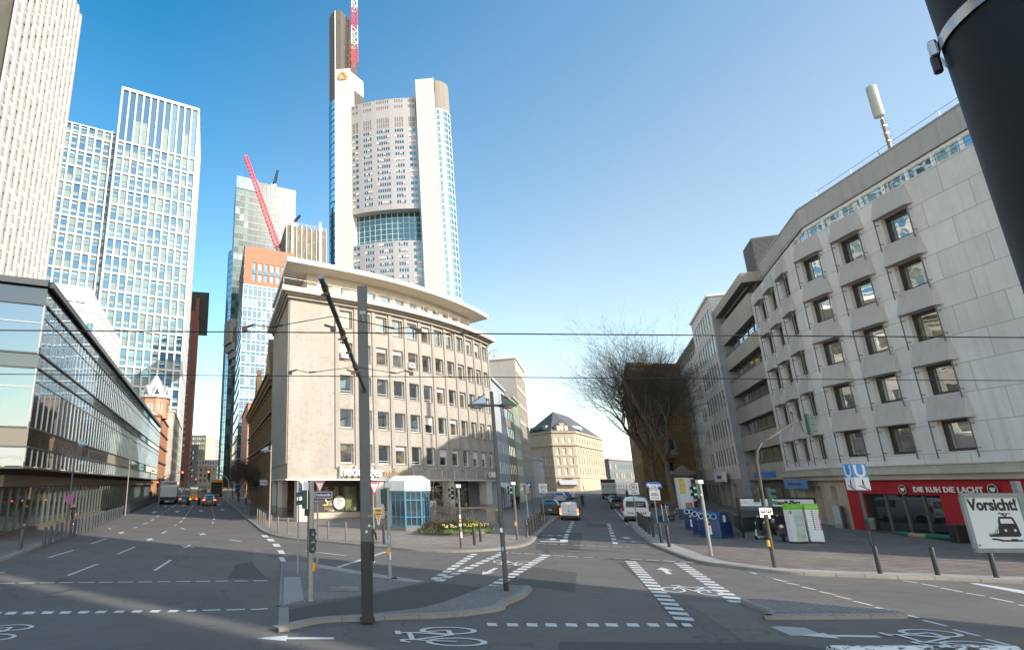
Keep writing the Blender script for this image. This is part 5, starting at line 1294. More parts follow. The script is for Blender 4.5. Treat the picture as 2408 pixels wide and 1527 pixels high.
for i in range(9): s = .2 + 2.45 * i; wbox(mb, a, b, s, s + .28, 0, 117.2, .35, -.002, CST)
mb.obj('pilaster_strips', CT, O)
mb = MB()
for s in (2.9, 16.6):
 for dx in (-.35, .35):
  for dy in (.5, 1.2): wbox(mb, a, b, s + dx - .06, s + dx + .06, 0, 122.5 if s < 5 else 121, dy, -dy + .12, WHITEF)
 for k in range(66): z = 1.8 * k + 1; wbox(mb, a, b, s - .35, s + .35, z, z + .14, 1.2, -.4, WHITEF)
mb.obj('hoist_masts', CT, O)
mb = MB(); 
for z in (117.9, 118.7): wbox(mb, a, b, 0, 20.4, z, z + .12, .1, 0, paint('scaffold_orange', (.55, .25, .12), .5, .1, 1))
for i in range(11): wbox(mb, a, b, 2 * i, 2 * i + .1, 117, 118.8, .1, 0, WHITEF)
mb.obj('edge_guard', CT, O)
CRED = paint('crane_red', (.70, .045, .09), .45, .1, .5); CGR = paint('crane_grey', (.05, .06, .08), .5, .1, .5)
def lattice(mb, a, b, w0, w1, n, r, m, m2=None):
 a, b = Vector(a), Vector(b); d = (b - a).normalized(); up = Vector((0, 0, 1)) if abs(d.z) < .95 else Vector((0, 1, 0)); s = d.cross(up).normalized(); t = s.cross(d).normalized()
 pts = []
 for i in range(n + 1):
  f = i / n; w = w0 + (w1 - w0) * f; c = a + (b - a) * f; pts.append([c + s * x * w + t * y * w for x, y in ((-.5, -.5), (.5, -.5), (.5, .5), (-.5, .5))])
 for i in range(n):
  mm = m if (m2 is None or (i // 3) % 2 == 0) else m2
  for k in range(4): mb.bar(pts[i][k], pts[i + 1][k], r * 1.5, r * 1.5, mm); mb.bar(pts[i][k], pts[i + 1][(k + 1) % 4], r, r, mm); mb.bar(pts[i][k], pts[i][(k + 1) % 4], r, r, mm)
def crane(lab, pa, pb, y, w0, w1, n, r, m, base=None):
 A_, B_ = P(*pa, y), P(*pb, y - 6); t = thing('luffing_crane', lab, 'crane', (A_.x, A_.y, 0)); o = Vector(t.location)
 q = MB(); lattice(q, A_, B_, w0, w1, n, r, m); q.obj('jib', t, o)
 q = MB(); q.box(A_.x - 1.6, A_.y - 1.2, A_.z - 2.6, A_.x + 1.4, A_.y + 2.5, A_.z + .4, WHITEF); q.obj('cab', t, o)
 q = MB(); lattice(q, (A_.x, A_.y, 0), (A_.x, A_.y, A_.z - 2.6), 2, 2, 30, .22, m); q.obj('mast', t, o)
 q = MB(); q.tube([B_, B_ + Vector((0, 0, -16))], .05, CGR, 4); q.obj('hoist_rope', t, o)
crane('long pink red lattice crane jib leaning left in front of the teal tower', (655, 588), (577, 366), 262, 2.2, 1.3, 26, .2, CRED)
crane('short dark crane jib standing over the teal tower roof', (644, 436), (653, 400), 300, 1.4, .8, 8, .16, CGR)
crane('small dark crane jib with a red tip behind the striped concrete tower', (690, 524), (706, 506), 270, 1.0, .6, 6, .14, CGR)
BT = thing('bank_tower', 'tallest white tower with rounded glass edges and a dark pylon and antenna on top', 'tower', (30, 300, 0)); O = Vector(BT.location)
WENAM = stone('white_enamel', (.50, .50, .50), 4.2, 7.6, .05, jdark=.78, var=.03, blocks=.02, stain=.06, fine=.02, bmp=.03, rough=.35, offs=0)
GPAN = stone('grey_window_panels', (.36, .36, .385), 3.2, 3.75, .05, jdark=.7, var=.04, blocks=.03, stain=.05, fine=.03, bmp=.03, rough=.45, offs=0)
RIBG = stone('ribbed_grey_concrete', (.125, .118, .110), 1.1, 60, .12, jdark=.55, var=.22, stain=.75, fine=.1, bmp=.2, offs=0); 
BTG = glass('bank_glass', (.015, .06, .075), .28, (.22, .42, .46), wave=.04); BTG2 = glass('bank_glass_grey', (.13, .13, .13), .2, (.5, .58, .6), wave=.04); BTGC = glass('bank_corner_glass', (.07, .15, .16), .32, (.36, .56, .58), wave=.04)
BTGL = glass('bank_corner_glass_left', (.03, .14, .24), .36, (.6, .88, 1), wave=.04)
pl0, pl1 = Vector((5.0, 297.5)), Vector((13.9, 296.5)); pr0, pr1 = Vector((51.4, 288.5)), Vector((62.0, 287.0))
mb = MB()
mb.prism([pl0, pl1, (16.5, 322), (5.5, 322)], 0, 247, WENAM); mb.obj('left_pier', BT, O)
mb = MB(); mb.prism([pr0, pr1, (62.5, 312), (54, 312)], 0, 232.5, WENAM); mb.obj('right_pier', BT, O)
def bow(t, z=None): 
 p = Vector((14.2, 299.2)).lerp(Vector((51.2, 291.2)), t); c = 4 * t * (1 - t); return Vector((p.x - .21 * 2.4 * c, p.y - 2.4 * c))
segs = [0, .115, .18, .325, .39, .60, .665, .815, .875, 1.0]     # window groups between grey piers
ns = [2, 4, 6, 4, 2]
fl = []; z = 222
zf = []
def addrows(za, zb, step, h0, h1):
 z = za
 while z - step >= zb: zf.append((z - step + h0, z - step + h1)); z -= step
addrows(222, 214, 3.9, 1.1, 3.2); zf += [(202.8, 205.6), (206.0, 209.4)]
addrows(202.3, 151.2, 3.78, .95, 3.05)
addrows(131.5, 86.5, 3.78, .95, 3.05)
zf = sorted(zf)
mb = MB(); outs = []; outsg = []
for gI in range(9):
 pA, pB = bow(segs[gI]), bow(segs[gI + 1]); LL = seglen(pA, pB)
 if gI % 2 == 0:
  nW_ = ns[gI // 2]; w_ = (LL - .4) / nW_; xs = [(.2 + w_ * i + .1, .2 + w_ * (i + 1) - .1) for i in range(nW_)]
 else: xs = []
 for (za, zb) in ((0, 82.5), (86, 131.8), (150.8, 222)):
  oo = facade(mb, pA, pB, za, zb, xs, [r_ for r_ in zf if za < r_[0] < zb], .12, GPAN) if xs else facade(mb, pA, pB, za, zb, [], [], .35, GPAN)
  outs += oo
for za, zb in ((131.8, 150.8), (82.5, 86)):
 A_, B_ = bow(0), bow(1); 
 fl_ = [bow(i / 12) for i in range(13)]; inn = [p + Vector((.9, 5)) for p in fl_]; inn[0] = fl_[0] + Vector((2.6, 4.2)); 
 for zc, up in ((za, 1), (zb, -1)):
  for i in range(12): mb.face([(fl_[i].x, fl_[i].y, zc), (fl_[i + 1].x, fl_[i + 1].y, zc), (inn[i + 1].x, inn[i + 1].y, zc), (inn[i].x, inn[i].y, zc)], WENAM)
 mb.face([(fl_[0].x, fl_[0].y, za), (inn[0].x, inn[0].y, za), (inn[0].x, inn[0].y, zb), (fl_[0].x, fl_[0].y, zb)], WENAM)
 for i in range(12):
  mb.face([(inn[i].x, inn[i].y, za), (inn[i + 1].x, inn[i + 1].y, za), (inn[i + 1].x, inn[i + 1].y, zb), (inn[i].x, inn[i].y, zb)], BTG)
  mb.bar((inn[i].x, inn[i].y - .1, za), (inn[i].x, inn[i].y - .1, zb), .16, .16, WHITEF)
  for k in range(1, 6):
   zz_ = za + (zb - za) * k / 6
   if zb - za > 10: mb.bar((inn[i].x, inn[i].y - .1, zz_), (inn[i + 1].x, inn[i + 1].y - .1, zz_), .14, .14, WHITEF)
mb.face([(p.x, p.y, 222) for p in [bow(i / 8) for i in range(9)]] + [(56, 315, 222), (15, 320, 222)], GPAN)
mb.obj('window_front', BT, O)
add_windows(BT, [o for o in outs if o[0].z < 202], dict(name='bt', frame=WHITEF, glass=[BTG, BTG, BTG, BTG2], t=.05, fd=.05, nvar=8, blind=(BLINDW, [0, 0, 0, .5, 0, 0, 0, .3])), cap=90)
add_windows(BT, [o for o in outs if o[0].z >= 202], dict(name='bt2', frame=WHITEF, glass=[paint('louvre_panel', (.19, .18, .18), .6, .05, 1)], t=.06, fd=.05), cap=0, name='louvre')
def arcw(name, c, r, a0, a1, z0, z1, m, bars=True, n=10, fm=WHITEF, vb=True):
 q = MB(); pts = [Vector((c[0] + r * math.cos(R(a0 + (a1 - a0) * i / n)), c[1] + r * math.sin(R(a0 + (a1 - a0) * i / n)))) for i in range(n + 1)]
 for p_, q_ in zip(pts[:-1], pts[1:]): q.face(((p_.x, p_.y, z0), (q_.x, q_.y, z0), (q_.x, q_.y, z1), (p_.x, p_.y, z1)), m)
 q.face([(p.x, p.y, z1) for p in pts] + [(c[0], c[1], z1)], m)
 if bars:
  k = 0
  while z0 + 3.78 * k < z1:
   for p_, q_ in zip(pts[:-1], pts[1:]): q.bar((p_.x, p_.y, z0 + 3.78 * k), (q_.x, q_.y, z0 + 3.78 * k), .25, .8 if k % 2 == 0 else .3, fm)
   k += 1
  if vb:
   for p_ in pts[::2]: q.bar((p_.x, p_.y, z0), (p_.x, p_.y, z1), .2, .2, fm)
 return q.obj(name, BT, O)
arcw('corner_glass', (62, 297.5), 10.4, -88, 20, 0, 212, BTGC)
arcw('corner_cap', (62, 297.5), 10.4, -88, 20, 212, 231, stone('ribbed_beige_concrete', (.27, .255, .225), .9, 60, .1, jdark=.6, var=.1, stain=.3, offs=0), bars=False)
arcw('left_corner_glass', (9.3, 304.2), 8.2, 235, 180, 0, 226, BTGL, fm=TBAR)
arcw('left_corner_cap', (9.3, 304.2), 8.2, 235, 180, 226, 290, RIBG, bars=False)
mb = MB(); mb.prism([(4.6, 297.4), (8.2, 297.6), (17.6, 310), (16, 322), (2, 320)], 247, 291, RIBG); mb.obj('pylon', BT, O)
mb = MB(); mb.prism([(13.8, 299), (22.5, 309), (20, 322), (12, 322)], 222, 247, WENAM); mb.prism([(16.6, 301.6), (22.7, 308.6), (21, 322), (13, 322)], 222.1, 235, RIBG); mb.prism([(13.5, 305), (18.5, 309.5), (17, 320), (12, 318)], 247, 257, RIBG); mb.obj('upper_core', BT, O)
mb = MB(); mb.prism([(48.5, 301), (51.5, 296), (53.5, 312), (50, 312)], 222, 227.5, GPAN); mb.obj('right_core', BT, O)
mb = MB(); mb.bar((4.7, 297.3, 226), (4.7, 297.3, 290), .5, .5, WHITEF); mb.bar((4.7, 297.2, 0), (4.7, 297.2, 226), .5, .5, WHITEF); mb.obj('edge_strip', BT, O)
mb = MB(); CRD = paint('mast_red', (.75, .08, .05), .5, .1, .3); A_ = P(833, 140, 300); lattice(mb, (A_.x, A_.y, A_.z - 4), (A_.x + 1.5, A_.y + 4, A_.z + 120), 4.2, 2.2, 26, .28, CRD, WHITEF); mb.obj('antenna_mast', BT, O)
YEL = paint('emblem_yellow', (.40, .28, .08), .45, .08, .5); q = MB()
def rot(p, a): return (p[0] * math.cos(a) - p[1] * math.sin(a), p[0] * math.sin(a) + p[1] * math.cos(a))
for k in range(3):
 pl_ = [(-1.9, -1.1), (1.9, -1.1), (2.75, -1.55), (2.05, -2.5), (-2.05, -2.5), (-2.75, -1.55)]
 pl_ = [rot(x, R(120 * k)) for x in pl_]
 q.face([(x, 0, z) for x, z in pl_], YEL); q.face([(x, .3, z) for x, z in pl_][::-1], YEL)
 for j in range(6): e, f = pl_[j], pl_[(j + 1) % 6]; q.face(((e[0], 0, e[1]), (f[0], 0, f[1]), (f[0], .3, f[1]), (e[0], .3, e[1])), YEL)
q2 = MB(); c_ = P(805, 180, 297.0); q2.add(q, Matrix.Translation((c_.x, 296.6, c_.z)) @ Matrix.Rotation(R(-6), 4, 'Z')); q2.obj('emblem', BT, O)
dR = u2((.4516, 1)); e0 = HEND + Vector((.6, .6))
LB = paint('blue_grey_render', (.40, .43, .47), .8, .06, .3, stain=.15); CRM = paint('cream_house', (.62, .52, .34), .8, .06, .3, stain=.15); BGE = stone('beige_ribbon_panels', (.40, .34, .28), 2, 3.5, .015, var=.08, stain=.2); GRN = paint('green_tiles', (.30, .40, .25), .6, .08, .5); TALLM = paint('grey_gable_render', (.44, .40, .36), .85, .05, .2, stain=.25)
zz = [(5.2 + 3.0 * k, 6.9 + 3.0 * k) for k in range(4)]
def ron(y, off=0): return Vector((-13.8 + .4516 * y - off, y))
SHB = [(.4, 3.6)]
street_block('town_house', 'narrow cream and pale blue grey house squeezed in behind the corner house', ron(82.6), dR, 14.5, 14, 18.4, LB, 6, SHB + zz, W1, -1, ww=.5, fcols=0)
street_block('town_house', 'beige house with long ribbon windows beside the pale blue grey house', ron(96), dR, 9.5, 14, 17.8, BGE, 4, SHB + zz, W2, -1, ww=.9, fcols=0)
street_block('town_house', 'green tiled house with cream window strips along the narrow street', ron(104.8), dR, 9.5, 14, 18.8, GRN, 5, SHB + zz, W1, -1, ww=.8, fcols=0)
TB_ = street_block('office_building', 'tall grey block with a blank gable wall and a metal star on its roof', ron(114.2), dR, 17, 18, 28.2, TALLM, 6, SHB + [(5.4 + 3.5 * k, 8.4 + 3.5 * k) for k in range(6)], dict(name='tb', frame=CREAMR, glass=[GL, GL2], t=.12, fd=.1, vb=(.5,), hb=(.45,), nvar=2), -1, ww=.86, fcols=0, roofm=WHITER)
pS = P(1163, 836, 122); SR = thing('roof_star', 'large metal ring with a three pointed star standing on the flat roof', 'sign', (pS.x, pS.y, 28.2)); q = MB()
CHROME = paint('brushed_steel', (.34, .35, .36), .35, .08, 2, metal=.8)
cz = pS.z - 28.2; rr = 1.25
ring = [(rr * math.cos(2 * math.pi * k / 36), 0, cz + rr * math.sin(2 * math.pi * k / 36)) for k in range(37)]; q.tube(ring, .1, CHROME, 6, False)
for k in range(3):
 an = R(90 + 120 * k); t_ = (rr * math.cos(an), 0, cz + rr * math.sin(an)); s1 = (.16 * math.cos(an + 1.05), 0, cz + .16 * math.sin(an + 1.05)); s2_ = (.16 * math.cos(an - 1.05), 0, cz + .16 * math.sin(an - 1.05))
 for y in (-.09, .09): q.face((s1, t_, (0, y, cz)), CHROME); q.face((t_, s2_, (0, y, cz)), CHROME)
q.obj('star_ring', SR); q = MB(); q.tube([(0, 0, 0), (0, 0, cz - rr)], .1, CHROME, 6); q.bar((-.6, 0, 0), (0, 0, cz - rr), .06, .06, CHROME); q.bar((.6, 0, 0), (0, 0, cz - rr), .06, .06, CHROME); q.obj('support', SR)
street_block('shop_pavilion', 'low glazed shop front with a pale parapet next to the tall grey block', ron(131.5, -1.2), dR, 12, 12, 9.0, WREND, 5, [(.4, 3.6), (5, 7.8)], W1, -1, ww=.85, fcols=3)
CB = thing('corner_building', 'cream stone corner building with a grey slate hipped roof closing the street view', 'building', (74.5, 195, 0)); O = Vector(CB.location)
CSTONE = stone('cream_stone', (.43, .375, .285), 1.4, .6, .012, jdark=.75, var=.08, blocks=.05, stain=.25)
zg = 1.4; pA, pB, pC, pD = Vector((71.0, 210)), Vector((74.5, 195)), Vector((82.2, 195)), Vector((107, 229))
mb = MB(); outs = []
zz = [(6.6, 8.8), (9.9, 12.2), (13.1, 15.2), (17, 18.7)]
outs += facade(mb, pA, pB, 0, 20.2, even(seglen(pA, pB), 5, 1.0, .6), zz, .3, CSTONE); outs += facade(mb, pB, pC, 0, 20.2, even(7.7, 3, 1.15, .6), zz, .3, CSTONE); outs += facade(mb, pC, pD, 0, 20.2, even(seglen(pC, pD), 11, 1.2, .8), zz, .3, CSTONE)
mb.obj('wall', CB, O)
mb = MB()
for a_, b_ in ((pA, pB), (pB, pC), (pC, pD)):
 LL = seglen(a_, b_)
 for z, o_, h in ((5.7, .3, .4), (9.3, .15, .2), (12.6, .15, .2), (16.0, .5, .45), (20.2, .5, .5)): wbox(mb, a_, b_, -.1, LL + .1, z, z + h, o_, -.01, CSTONE)
mb.obj('cornices', CB, O)
mb = MB(); rA_, rB_ = (80.5, 207, 28.6), (92, 222, 28.6)
for f in (((pA.x - .4, pA.y, 20.7), (pB.x - .3, pB.y - .4, 20.7), rA_), ((pB.x - .3, pB.y - .4, 20.7), (pC.x + .3, pC.y - .4, 20.7), rA_), ((pC.x + .3, pC.y - .4, 20.7), (pD.x, pD.y - .4, 20.7), rB_, rA_), ((pD.x, pD.y, 20.7), (pA.x, pA.y, 20.7), rA_, rB_)): mb.face(f, SLATE)
mb.obj('roof', CB, O)
mb = MB(); mb.box(76.4, 195.2, 20.7, 80.4, 200, 22.6, CSTONE); mb.box(77.6, 195.1, 22.6, 79.2, 199, 23.4, CSTONE); 
for x in (76.7, 77.8, 79.2): mb.box(x, 195.0, 21.0, x + .9, 195.18, 22.4, GL)
mb.obj('dormer', CB, O)
mb = MB(); wbox(mb, pA, pB, 3, 11, 21.6, 23.0, -1.2, 3, ZINC); wbox(mb, pA, pB, 3.2, 10.8, 21.8, 22.8, -1.17, 0, GLB); wbox(mb, pC, pD, 4, 12, 21.6, 23.0, -1.2, 3, ZINC); wbox(mb, pC, pD, 4.2, 11.8, 21.8, 22.8, -1.17, 0, GLB); mb.obj('roof_lights', CB, O)
mb = MB(); o2_ = facade(mb, pA + Vector((-.05, -.05)), pB + Vector((-.05, -.05)), 0, 5.7, even(seglen(pA, pB), 4, 2.2, .5), [(1.7, 4.9)], .35, CSTONE); o2_ += facade(mb, pB + Vector((0, -.06)), pC + Vector((0, -.06)), 0, 5.7, [(1, 6.7)], [(1.5, 3.6)], .35, CSTONE); o2_ += facade(mb, pC + Vector((.05, -.05)), pD + Vector((.05, -.05)), 0, 5.7, even(seglen(pC, pD), 8, 2.0, 1), [(1.9, 4.8)], .4, CSTONE); mb.obj('street_floor_wall', CB, O)
add_windows(CB, outs, dict(name='cb', frame=WHITEF, glass=[GL, GL2, BLIND], t=.1, fd=.06, vb=(.5,), hb=(.65,), nvar=3)); add_windows(CB, o2_, dict(name='cbs', frame=DARKF, glass=[GLD], t=.08, fd=.05, vb=(.5,)), name='shop_window')
mb = MB(); wbox(mb, pB, pC, .8, 6.9, 3.5, 3.6, 1.5, 0, GREYF); mb.face([(pB.x + .8, pB.y - .1, 5.0), (pB.x + 6.9, pB.y - .1, 5.0), (pB.x + 6.9, pB.y - 1.5, 3.6), (pB.x + .8, pB.y - 1.5, 3.6)], paint('awning_grey', (.36, .36, .38), .8, .05, 1)); mb.obj('awning', CB, O)
letters('Castellum', .85, DKT, pB, pC, 3.8, 5.35, .12, 'shop_lettering', CB, O, .04)
street_block('office_building', 'dark grey flat roofed shop block to the right of the cream corner building', Vector((112, 236)), (.7, .71), 30, 20, 13, paint('dark_shop_block', (.15, .15, .16), .7, .1, .3), 10, [(2, 4.6), (6, 8), (9.5, 11.5)], W3, -1, fcols=6)
SB = thing('sandstone_building', 'massive brown sandstone building with bay windows behind the bare plane trees', 'building', (59.5, 112, 0)); O = Vector(SB.location)
BSS = stone('brown_ashlar', (.25, .165, .075), 1.1, .5, .014, jdark=.5, var=.15, blocks=.14, stain=.4, bmp=.4)
a, b, c_ = Vector((59.5, 112)), Vector((70.4, 113.4)), Vector((59.5, 112)) + dr.normalized() * 32
mb = MB(); zz = [(4.9 + 4.1 * k, 7.6 + 4.1 * k) for k in range(5)]
outs = facade(mb, a, b, -1, 26.5, [(4.2, 6.4)], zz, .4, BSS); outs += facade(mb, c_, a, -1, 26.5, even(32, 7, 1.6, 1), zz, .4, BSS)
mb.face([(p.x, p.y, 26.5) for p in (a, b, c_ + Vector((11, 1)), c_)], BSS); mb.obj('wall', SB, O)
mb = MB()
for z, o_, h in ((4.0, .2, .4), (21.5, .3, .4), (26.2, .45, .6)): wbox(mb, a, b, -.2, 10.8, z, z + h, o_, -.01, BSS); wbox(mb, c_, a, 0, 32.2, z, z + h, o_, -.01, BSS)
mb.obj('cornices', SB, O)
for zb_ in (8.4, 16.6):
 mb = MB(); wbox(mb, a, b, 3.6, 7.0, zb_, zb_ + 4, 1.0, -.01, BSS); wbox(mb, a, b, 3.9, 6.7, zb_ + .6, zb_ + 3.6, 1.03, -1.0, GL); mb.obj('bay_window', SB, O)
add_windows(SB, outs, dict(name='sb', frame=DARKF, glass=[TG1, GL], t=.1, fd=.06, vb=(.5,), hb=(.6,), nvar=2))
letters('MORGEN & CO', .8, DKT, a, b, 6.4, 3.2, .1, 'wall_lettering', SB, O, .04)
SHADE_SLAB = thing('office_building', 'tall plain stone office block across the square out of the picture', 'building', (49, -9, 0)); O = Vector(SHADE_SLAB.location)  # unseen blocker, thinned to a slab, added to shade the foreground
mb = MB(); a, b, c_, d_ = Vector((49, -9)), Vector((49, -22.6)), Vector((52, -22.6)), Vector((52, -9)); zz = [(6 + 4 * k, 8.4 + 4 * k) for k in range(15)]
outs = facade(mb, a, b, -.2, 70, even(13.6, 3, 2.2, 1), zz, .3, GREYB); outs += facade(mb, d_, a, -.2, 70, [], zz, .3, GREYB); facade(mb, b, c_, -.2, 70, [], [], .3, GREYB); facade(mb, c_, d_, -.2, 70, [], [], .3, GREYB); mb.face([(p.x, p.y, 70) for p in (a, b, c_, d_)], GREYF); mb.obj('wall', SHADE_SLAB, O)
add_windows(SHADE_SLAB, outs, W2, cap=0)
SHADE_SLAB2 = thing('office_building', 'second plain stone office block across the square out of the picture', 'building', (49, -26, 0)); O = Vector(SHADE_SLAB2.location)  # unseen blocker split from the first; the gap throws a sun streak
mb = MB(); a, b, c_, d_ = Vector((49, -26)), Vector((49, -80)), Vector((52, -80)), Vector((52, -26))
outs = facade(mb, a, b, -.2, 70, even(54, 13, 2.2, 1), zz, .3, GREYB); facade(mb, d_, a, -.2, 70, [], [], .3, GREYB); facade(mb, b, c_, -.2, 70, [], [], .3, GREYB); facade(mb, c_, d_, -.2, 70, [], [], .3, GREYB); mb.face([(p.x, p.y, 70) for p in (a, b, c_, d_)], GREYF); mb.obj('wall', SHADE_SLAB2, O)
add_windows(SHADE_SLAB2, outs, W2, cap=0)
# ================================================================ street furniture
GALV = paint('galvanised_steel', (.30, .31, .31), .5, .14, 6, metal=.55, stain=.2)
GALVD = paint('weathered_steel', (.16, .13, .10), .65, .3, 5, metal=.3, stain=.5)
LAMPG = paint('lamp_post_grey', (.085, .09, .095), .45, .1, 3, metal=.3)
MASTG = paint('mast_grey', (.10, .105, .11), .5, .12, 2.5, metal=.2); MASTB = paint('mast_black', (.022, .022, .022), .6, .2, 2.5)
SIGG = paint('signal_green', (.012, .055, .045), .4, .15, 4); SIGB = paint('signal_black', (.012, .013, .013), .5, .2, 4)
SIGLENS = paint('signal_lens', (.03, .03, .028), .2, .1, 3); LENSW = paint('lens_symbol', (.55, .58, .58), .4, .05, 3)
YELB = paint('yellow_box', (.68, .36, .02), .4, .1, 6); CAPW = paint('cap_white', (.62, .62, .60), .5, .06, 5)
SW = paint('sign_white', (.74, .74, .74), .35, .04, 2); SR_ = paint('sign_red', (.55, .02, .03), .35, .06, 2); SBL = paint('sign_blue', (.015, .12, .48), .35, .06, 2); SNV = paint('sign_navy', (.008, .028, .16), .35, .06, 2); SOR = paint('sign_orange', (.75, .33, .01), .4, .06, 3); SBK = paint('sign_black', (.015, .015, .015), .45, .1, 2); SGB = paint('sign_back', (.30, .30, .29), .5, .06, 2, metal=.4)
def lit(u, v): return G(u, v)
def mbT(q, T): r = MB(); r.add(q, T); return r
def RZ(a): return Matrix.Rotation(a, 4, 'Z')
def TR3(x, y, z, a=0): return Matrix.Translation((x, y, z)) @ Matrix.Rotation(a, 4, 'Z')
def lean_h(base, v): return zat(v, base[1]) - base[2]
def post_h(uv, top_v, raise_=0):
 g = G(*uv, z=None); g = Vector((g.x, g.y, g.z)); 
 if raise_: g = G(*uv, z=raise_)
 return g, zat(top_v, g.y) - g.z
g, h = post_h(TM(1028, 1255), 675, .1)
CM = thing('tram_mast', 'dark square tram mast on the cobbled island with a slanting tube arm', 'mast', g)
mb = MB(); mb.rbox(-.152, -.152, 2.02, .152, .152, h, MASTG, .02); mb.obj('column', CM)
mb = MB(); mb.rbox(-.156, -.156, -.05, .156, .156, 2.02, MASTB, .02); mb.box(-.2, -.2, -.02, .2, .2, .03, MASTB); mb.obj('column_base', CM)
aA, aB = P(858, 918, g.y - .1), P(754, 652, 10.2); d_ = (aB - aA)
mb = MB(); mb.tube([aA, aB], .052, LAMPG, 12); mb.tube([aB - d_.normalized() * .02, aB + d_.normalized() * .05], .056, GALV, 12); mb.tube([aA + d_ * .62, aA + d_ * .64], .075, GALVD, 10); mb.tube([aA + d_ * .3, aA + d_ * .325], .075, GALVD, 10); mb.tube([aA + d_ * .93, aA + d_ * .95], .07, GALVD, 10); mb.tube([aA - d_.normalized() * .05, aA + d_.normalized() * .12], .07, GALVD, 10); mb.obj('arm', CM, g)
for i, (f, sz) in enumerate(((.62, .11), (.28, .10), (.93, .09), (.48, .08))):
 c = aA + d_ * f; mb = MB(); mb.rbox(-sz * .5, -sz * .5, -sz * 1.3, sz * .5, sz * .5, -sz * .3, GALVD, .015); mb.tube([(-sz, 0, -sz * 1.2), (sz, 0, -sz * .9)], .022, GALVD, 6); mb.tube([(0, 0, -sz * 1.2), (0, 0, -sz * 2.2)], .02, GALVD, 6); mbT(mb, Matrix.Translation(c)).obj('clamp', CM, g)
mb = MB(); c = P(852, 735, g.y - .16); mb.box(-.09, -.03, -.05, .09, 0, .05, GALV); mb.tube([(0, -.03, 0), (.02, -.04, -.28)], .02, GALV, 6); mbT(mb, Matrix.Translation(c)).obj('bracket', CM, g)
t = thing('priority_sign', 'orange inverted triangle board with black lettering strapped to the tram mast', 'sign', P(889, 1192, g.y - .2)); tri = MB()
wT, hT = .13, .47
def plate(q, pts, y, m, th=.004):
 q.face([(x, y, z) for x, z in pts], m); q.face([(x, y + th, z) for x, z in pts][::-1], SGB)
 for i in range(len(pts)): a_, b_ = pts[i], pts[(i + 1) % len(pts)]; q.face(((a_[0], y, a_[1]), (a_[0], y + th, a_[1]), (b_[0], y + th, b_[1]), (b_[0], y, b_[1])), SGB)
plate(tri, [(-wT, 0), (wT, 0), (.02, -hT), (-.02, -hT)][::-1], -.008, SW, .01); tri.face([(-wT * .87, -.0095, -.03), (0, -.0095, -hT * .95), (wT * .87, -.0095, -.03)], SOR); tri.obj('plate', t)
q = MB(); q.add(text_mb('Vorfahrt', .056, SBK, .002, bold=.002), Matrix.Translation((0, -.012, -.08))); q.add(text_mb('beachten', .046, SBK, .002, bold=.002), Matrix.Translation((0, -.012, -.18))); q.obj('lettering', t)
q = MB(); q.box(-.3, .03, -.24, .05, .045, -.21, GALV); q.obj('strap', t)
for nm, pts, lab in (('sticker', TM(1018, 470), ''), ):
 c = P(*pts, g.y - .165); q = MB(); disc(q, 0, 0, .035, 0, SW); mbT(q, Matrix.Translation(c)).obj('sticker', CM, g)
 c = P(*TM(1043, 415), g.y - .165); q = MB(); q.box(-.03, -.002, -.03, .03, 0, .03, SW); mbT(q, Matrix.Translation(c)).obj('sticker', CM, g)
WIRE = paint('wire_black', (.012, .012, .013), .6, .1, 2)
for lab, uvA, uvB, y, cl, src in (('upper black tram wire strung across the whole view', (0, 776), (2407, 793), 10.0, ((575, 776), (985, 781), (783, 776)), (781, 716)), ('lower black tram wire strung across the whole view', (0, 879), (2407, 894), 14.2, ((682, 878), (967, 880), (830, 878)), (831, 838))):
 A_, B_ = P(*uvA, y), P(*uvB, y); dd = B_ - A_; A2, B2 = A_ - dd * .5, B_ + dd * .5
 t = thing('overhead_wire', lab, 'wire', A_, group='overhead tram wires'); q = MB(); q.tube([A2, B2], .011, WIRE, 6); q.obj('contact_wire', t, A_)
 f0_ = (src[1] - 652) / (918 - 652); fp = aB + (aA - aB) * ((src[1] - 652) / 266.0); 
 for k, c_ in enumerate(cl):
  p_ = P(*c_, y); q = MB(); q.rbox(-.05, -.03, -.02, .05, .03, .07, GALVD, .01); q.tube([(0, 0, .05), (.16 * (1 if k == 0 else -1), 0, .10)], .022, GALVD, 6); mbT(q, Matrix.Translation(p_)).obj('wire_clamp', t, A_)
  q = MB(); tgt = fp if k < 2 else fp + Vector((0, 0, -.12)); mid = p_ + (tgt - p_) * .25 + Vector((0, 0, -.02)); q.tube([p_ + Vector((.16 * (1 if k == 0 else -1), 0, .10)) if k < 2 else p_, mid, tgt], .009, WIRE, 5)
  if k < 2: q.tube([mid + (tgt - p_) * .02, mid + (tgt - p_) * .12], .02, WIRE, 6)
  q.obj('pull_off_wire', t, A_)
g, h = post_h(TM(2270, 998), 920, .1)
t = thing('street_lamp', 'grey double armed street lamp on the cobbled island tip with pointed flat heads', 'street lamp', g)
mb = MB(); mb.tube([(0, 0, .28), (0, 0, 3.2), (0, 0, h)], [.088, .075, .06], LAMPG, 14); mb.obj('pole', t)
mb = MB(); mb.tube([(0, 0, -.02), (0, 0, .28)], .095, MASTB, 14); mb.obj('pole_base', t)
mb = MB(); zA = zat(953, g.y) - g.z; mb.tube([(-.62, 0, zA - .05), (-.3, 0, zA + .0), (0, 0, zA + .02), (.3, 0, zA + .0), (.62, 0, zA - .0)], .045, LAMPG, 8); mb.obj('cross_arm', t)
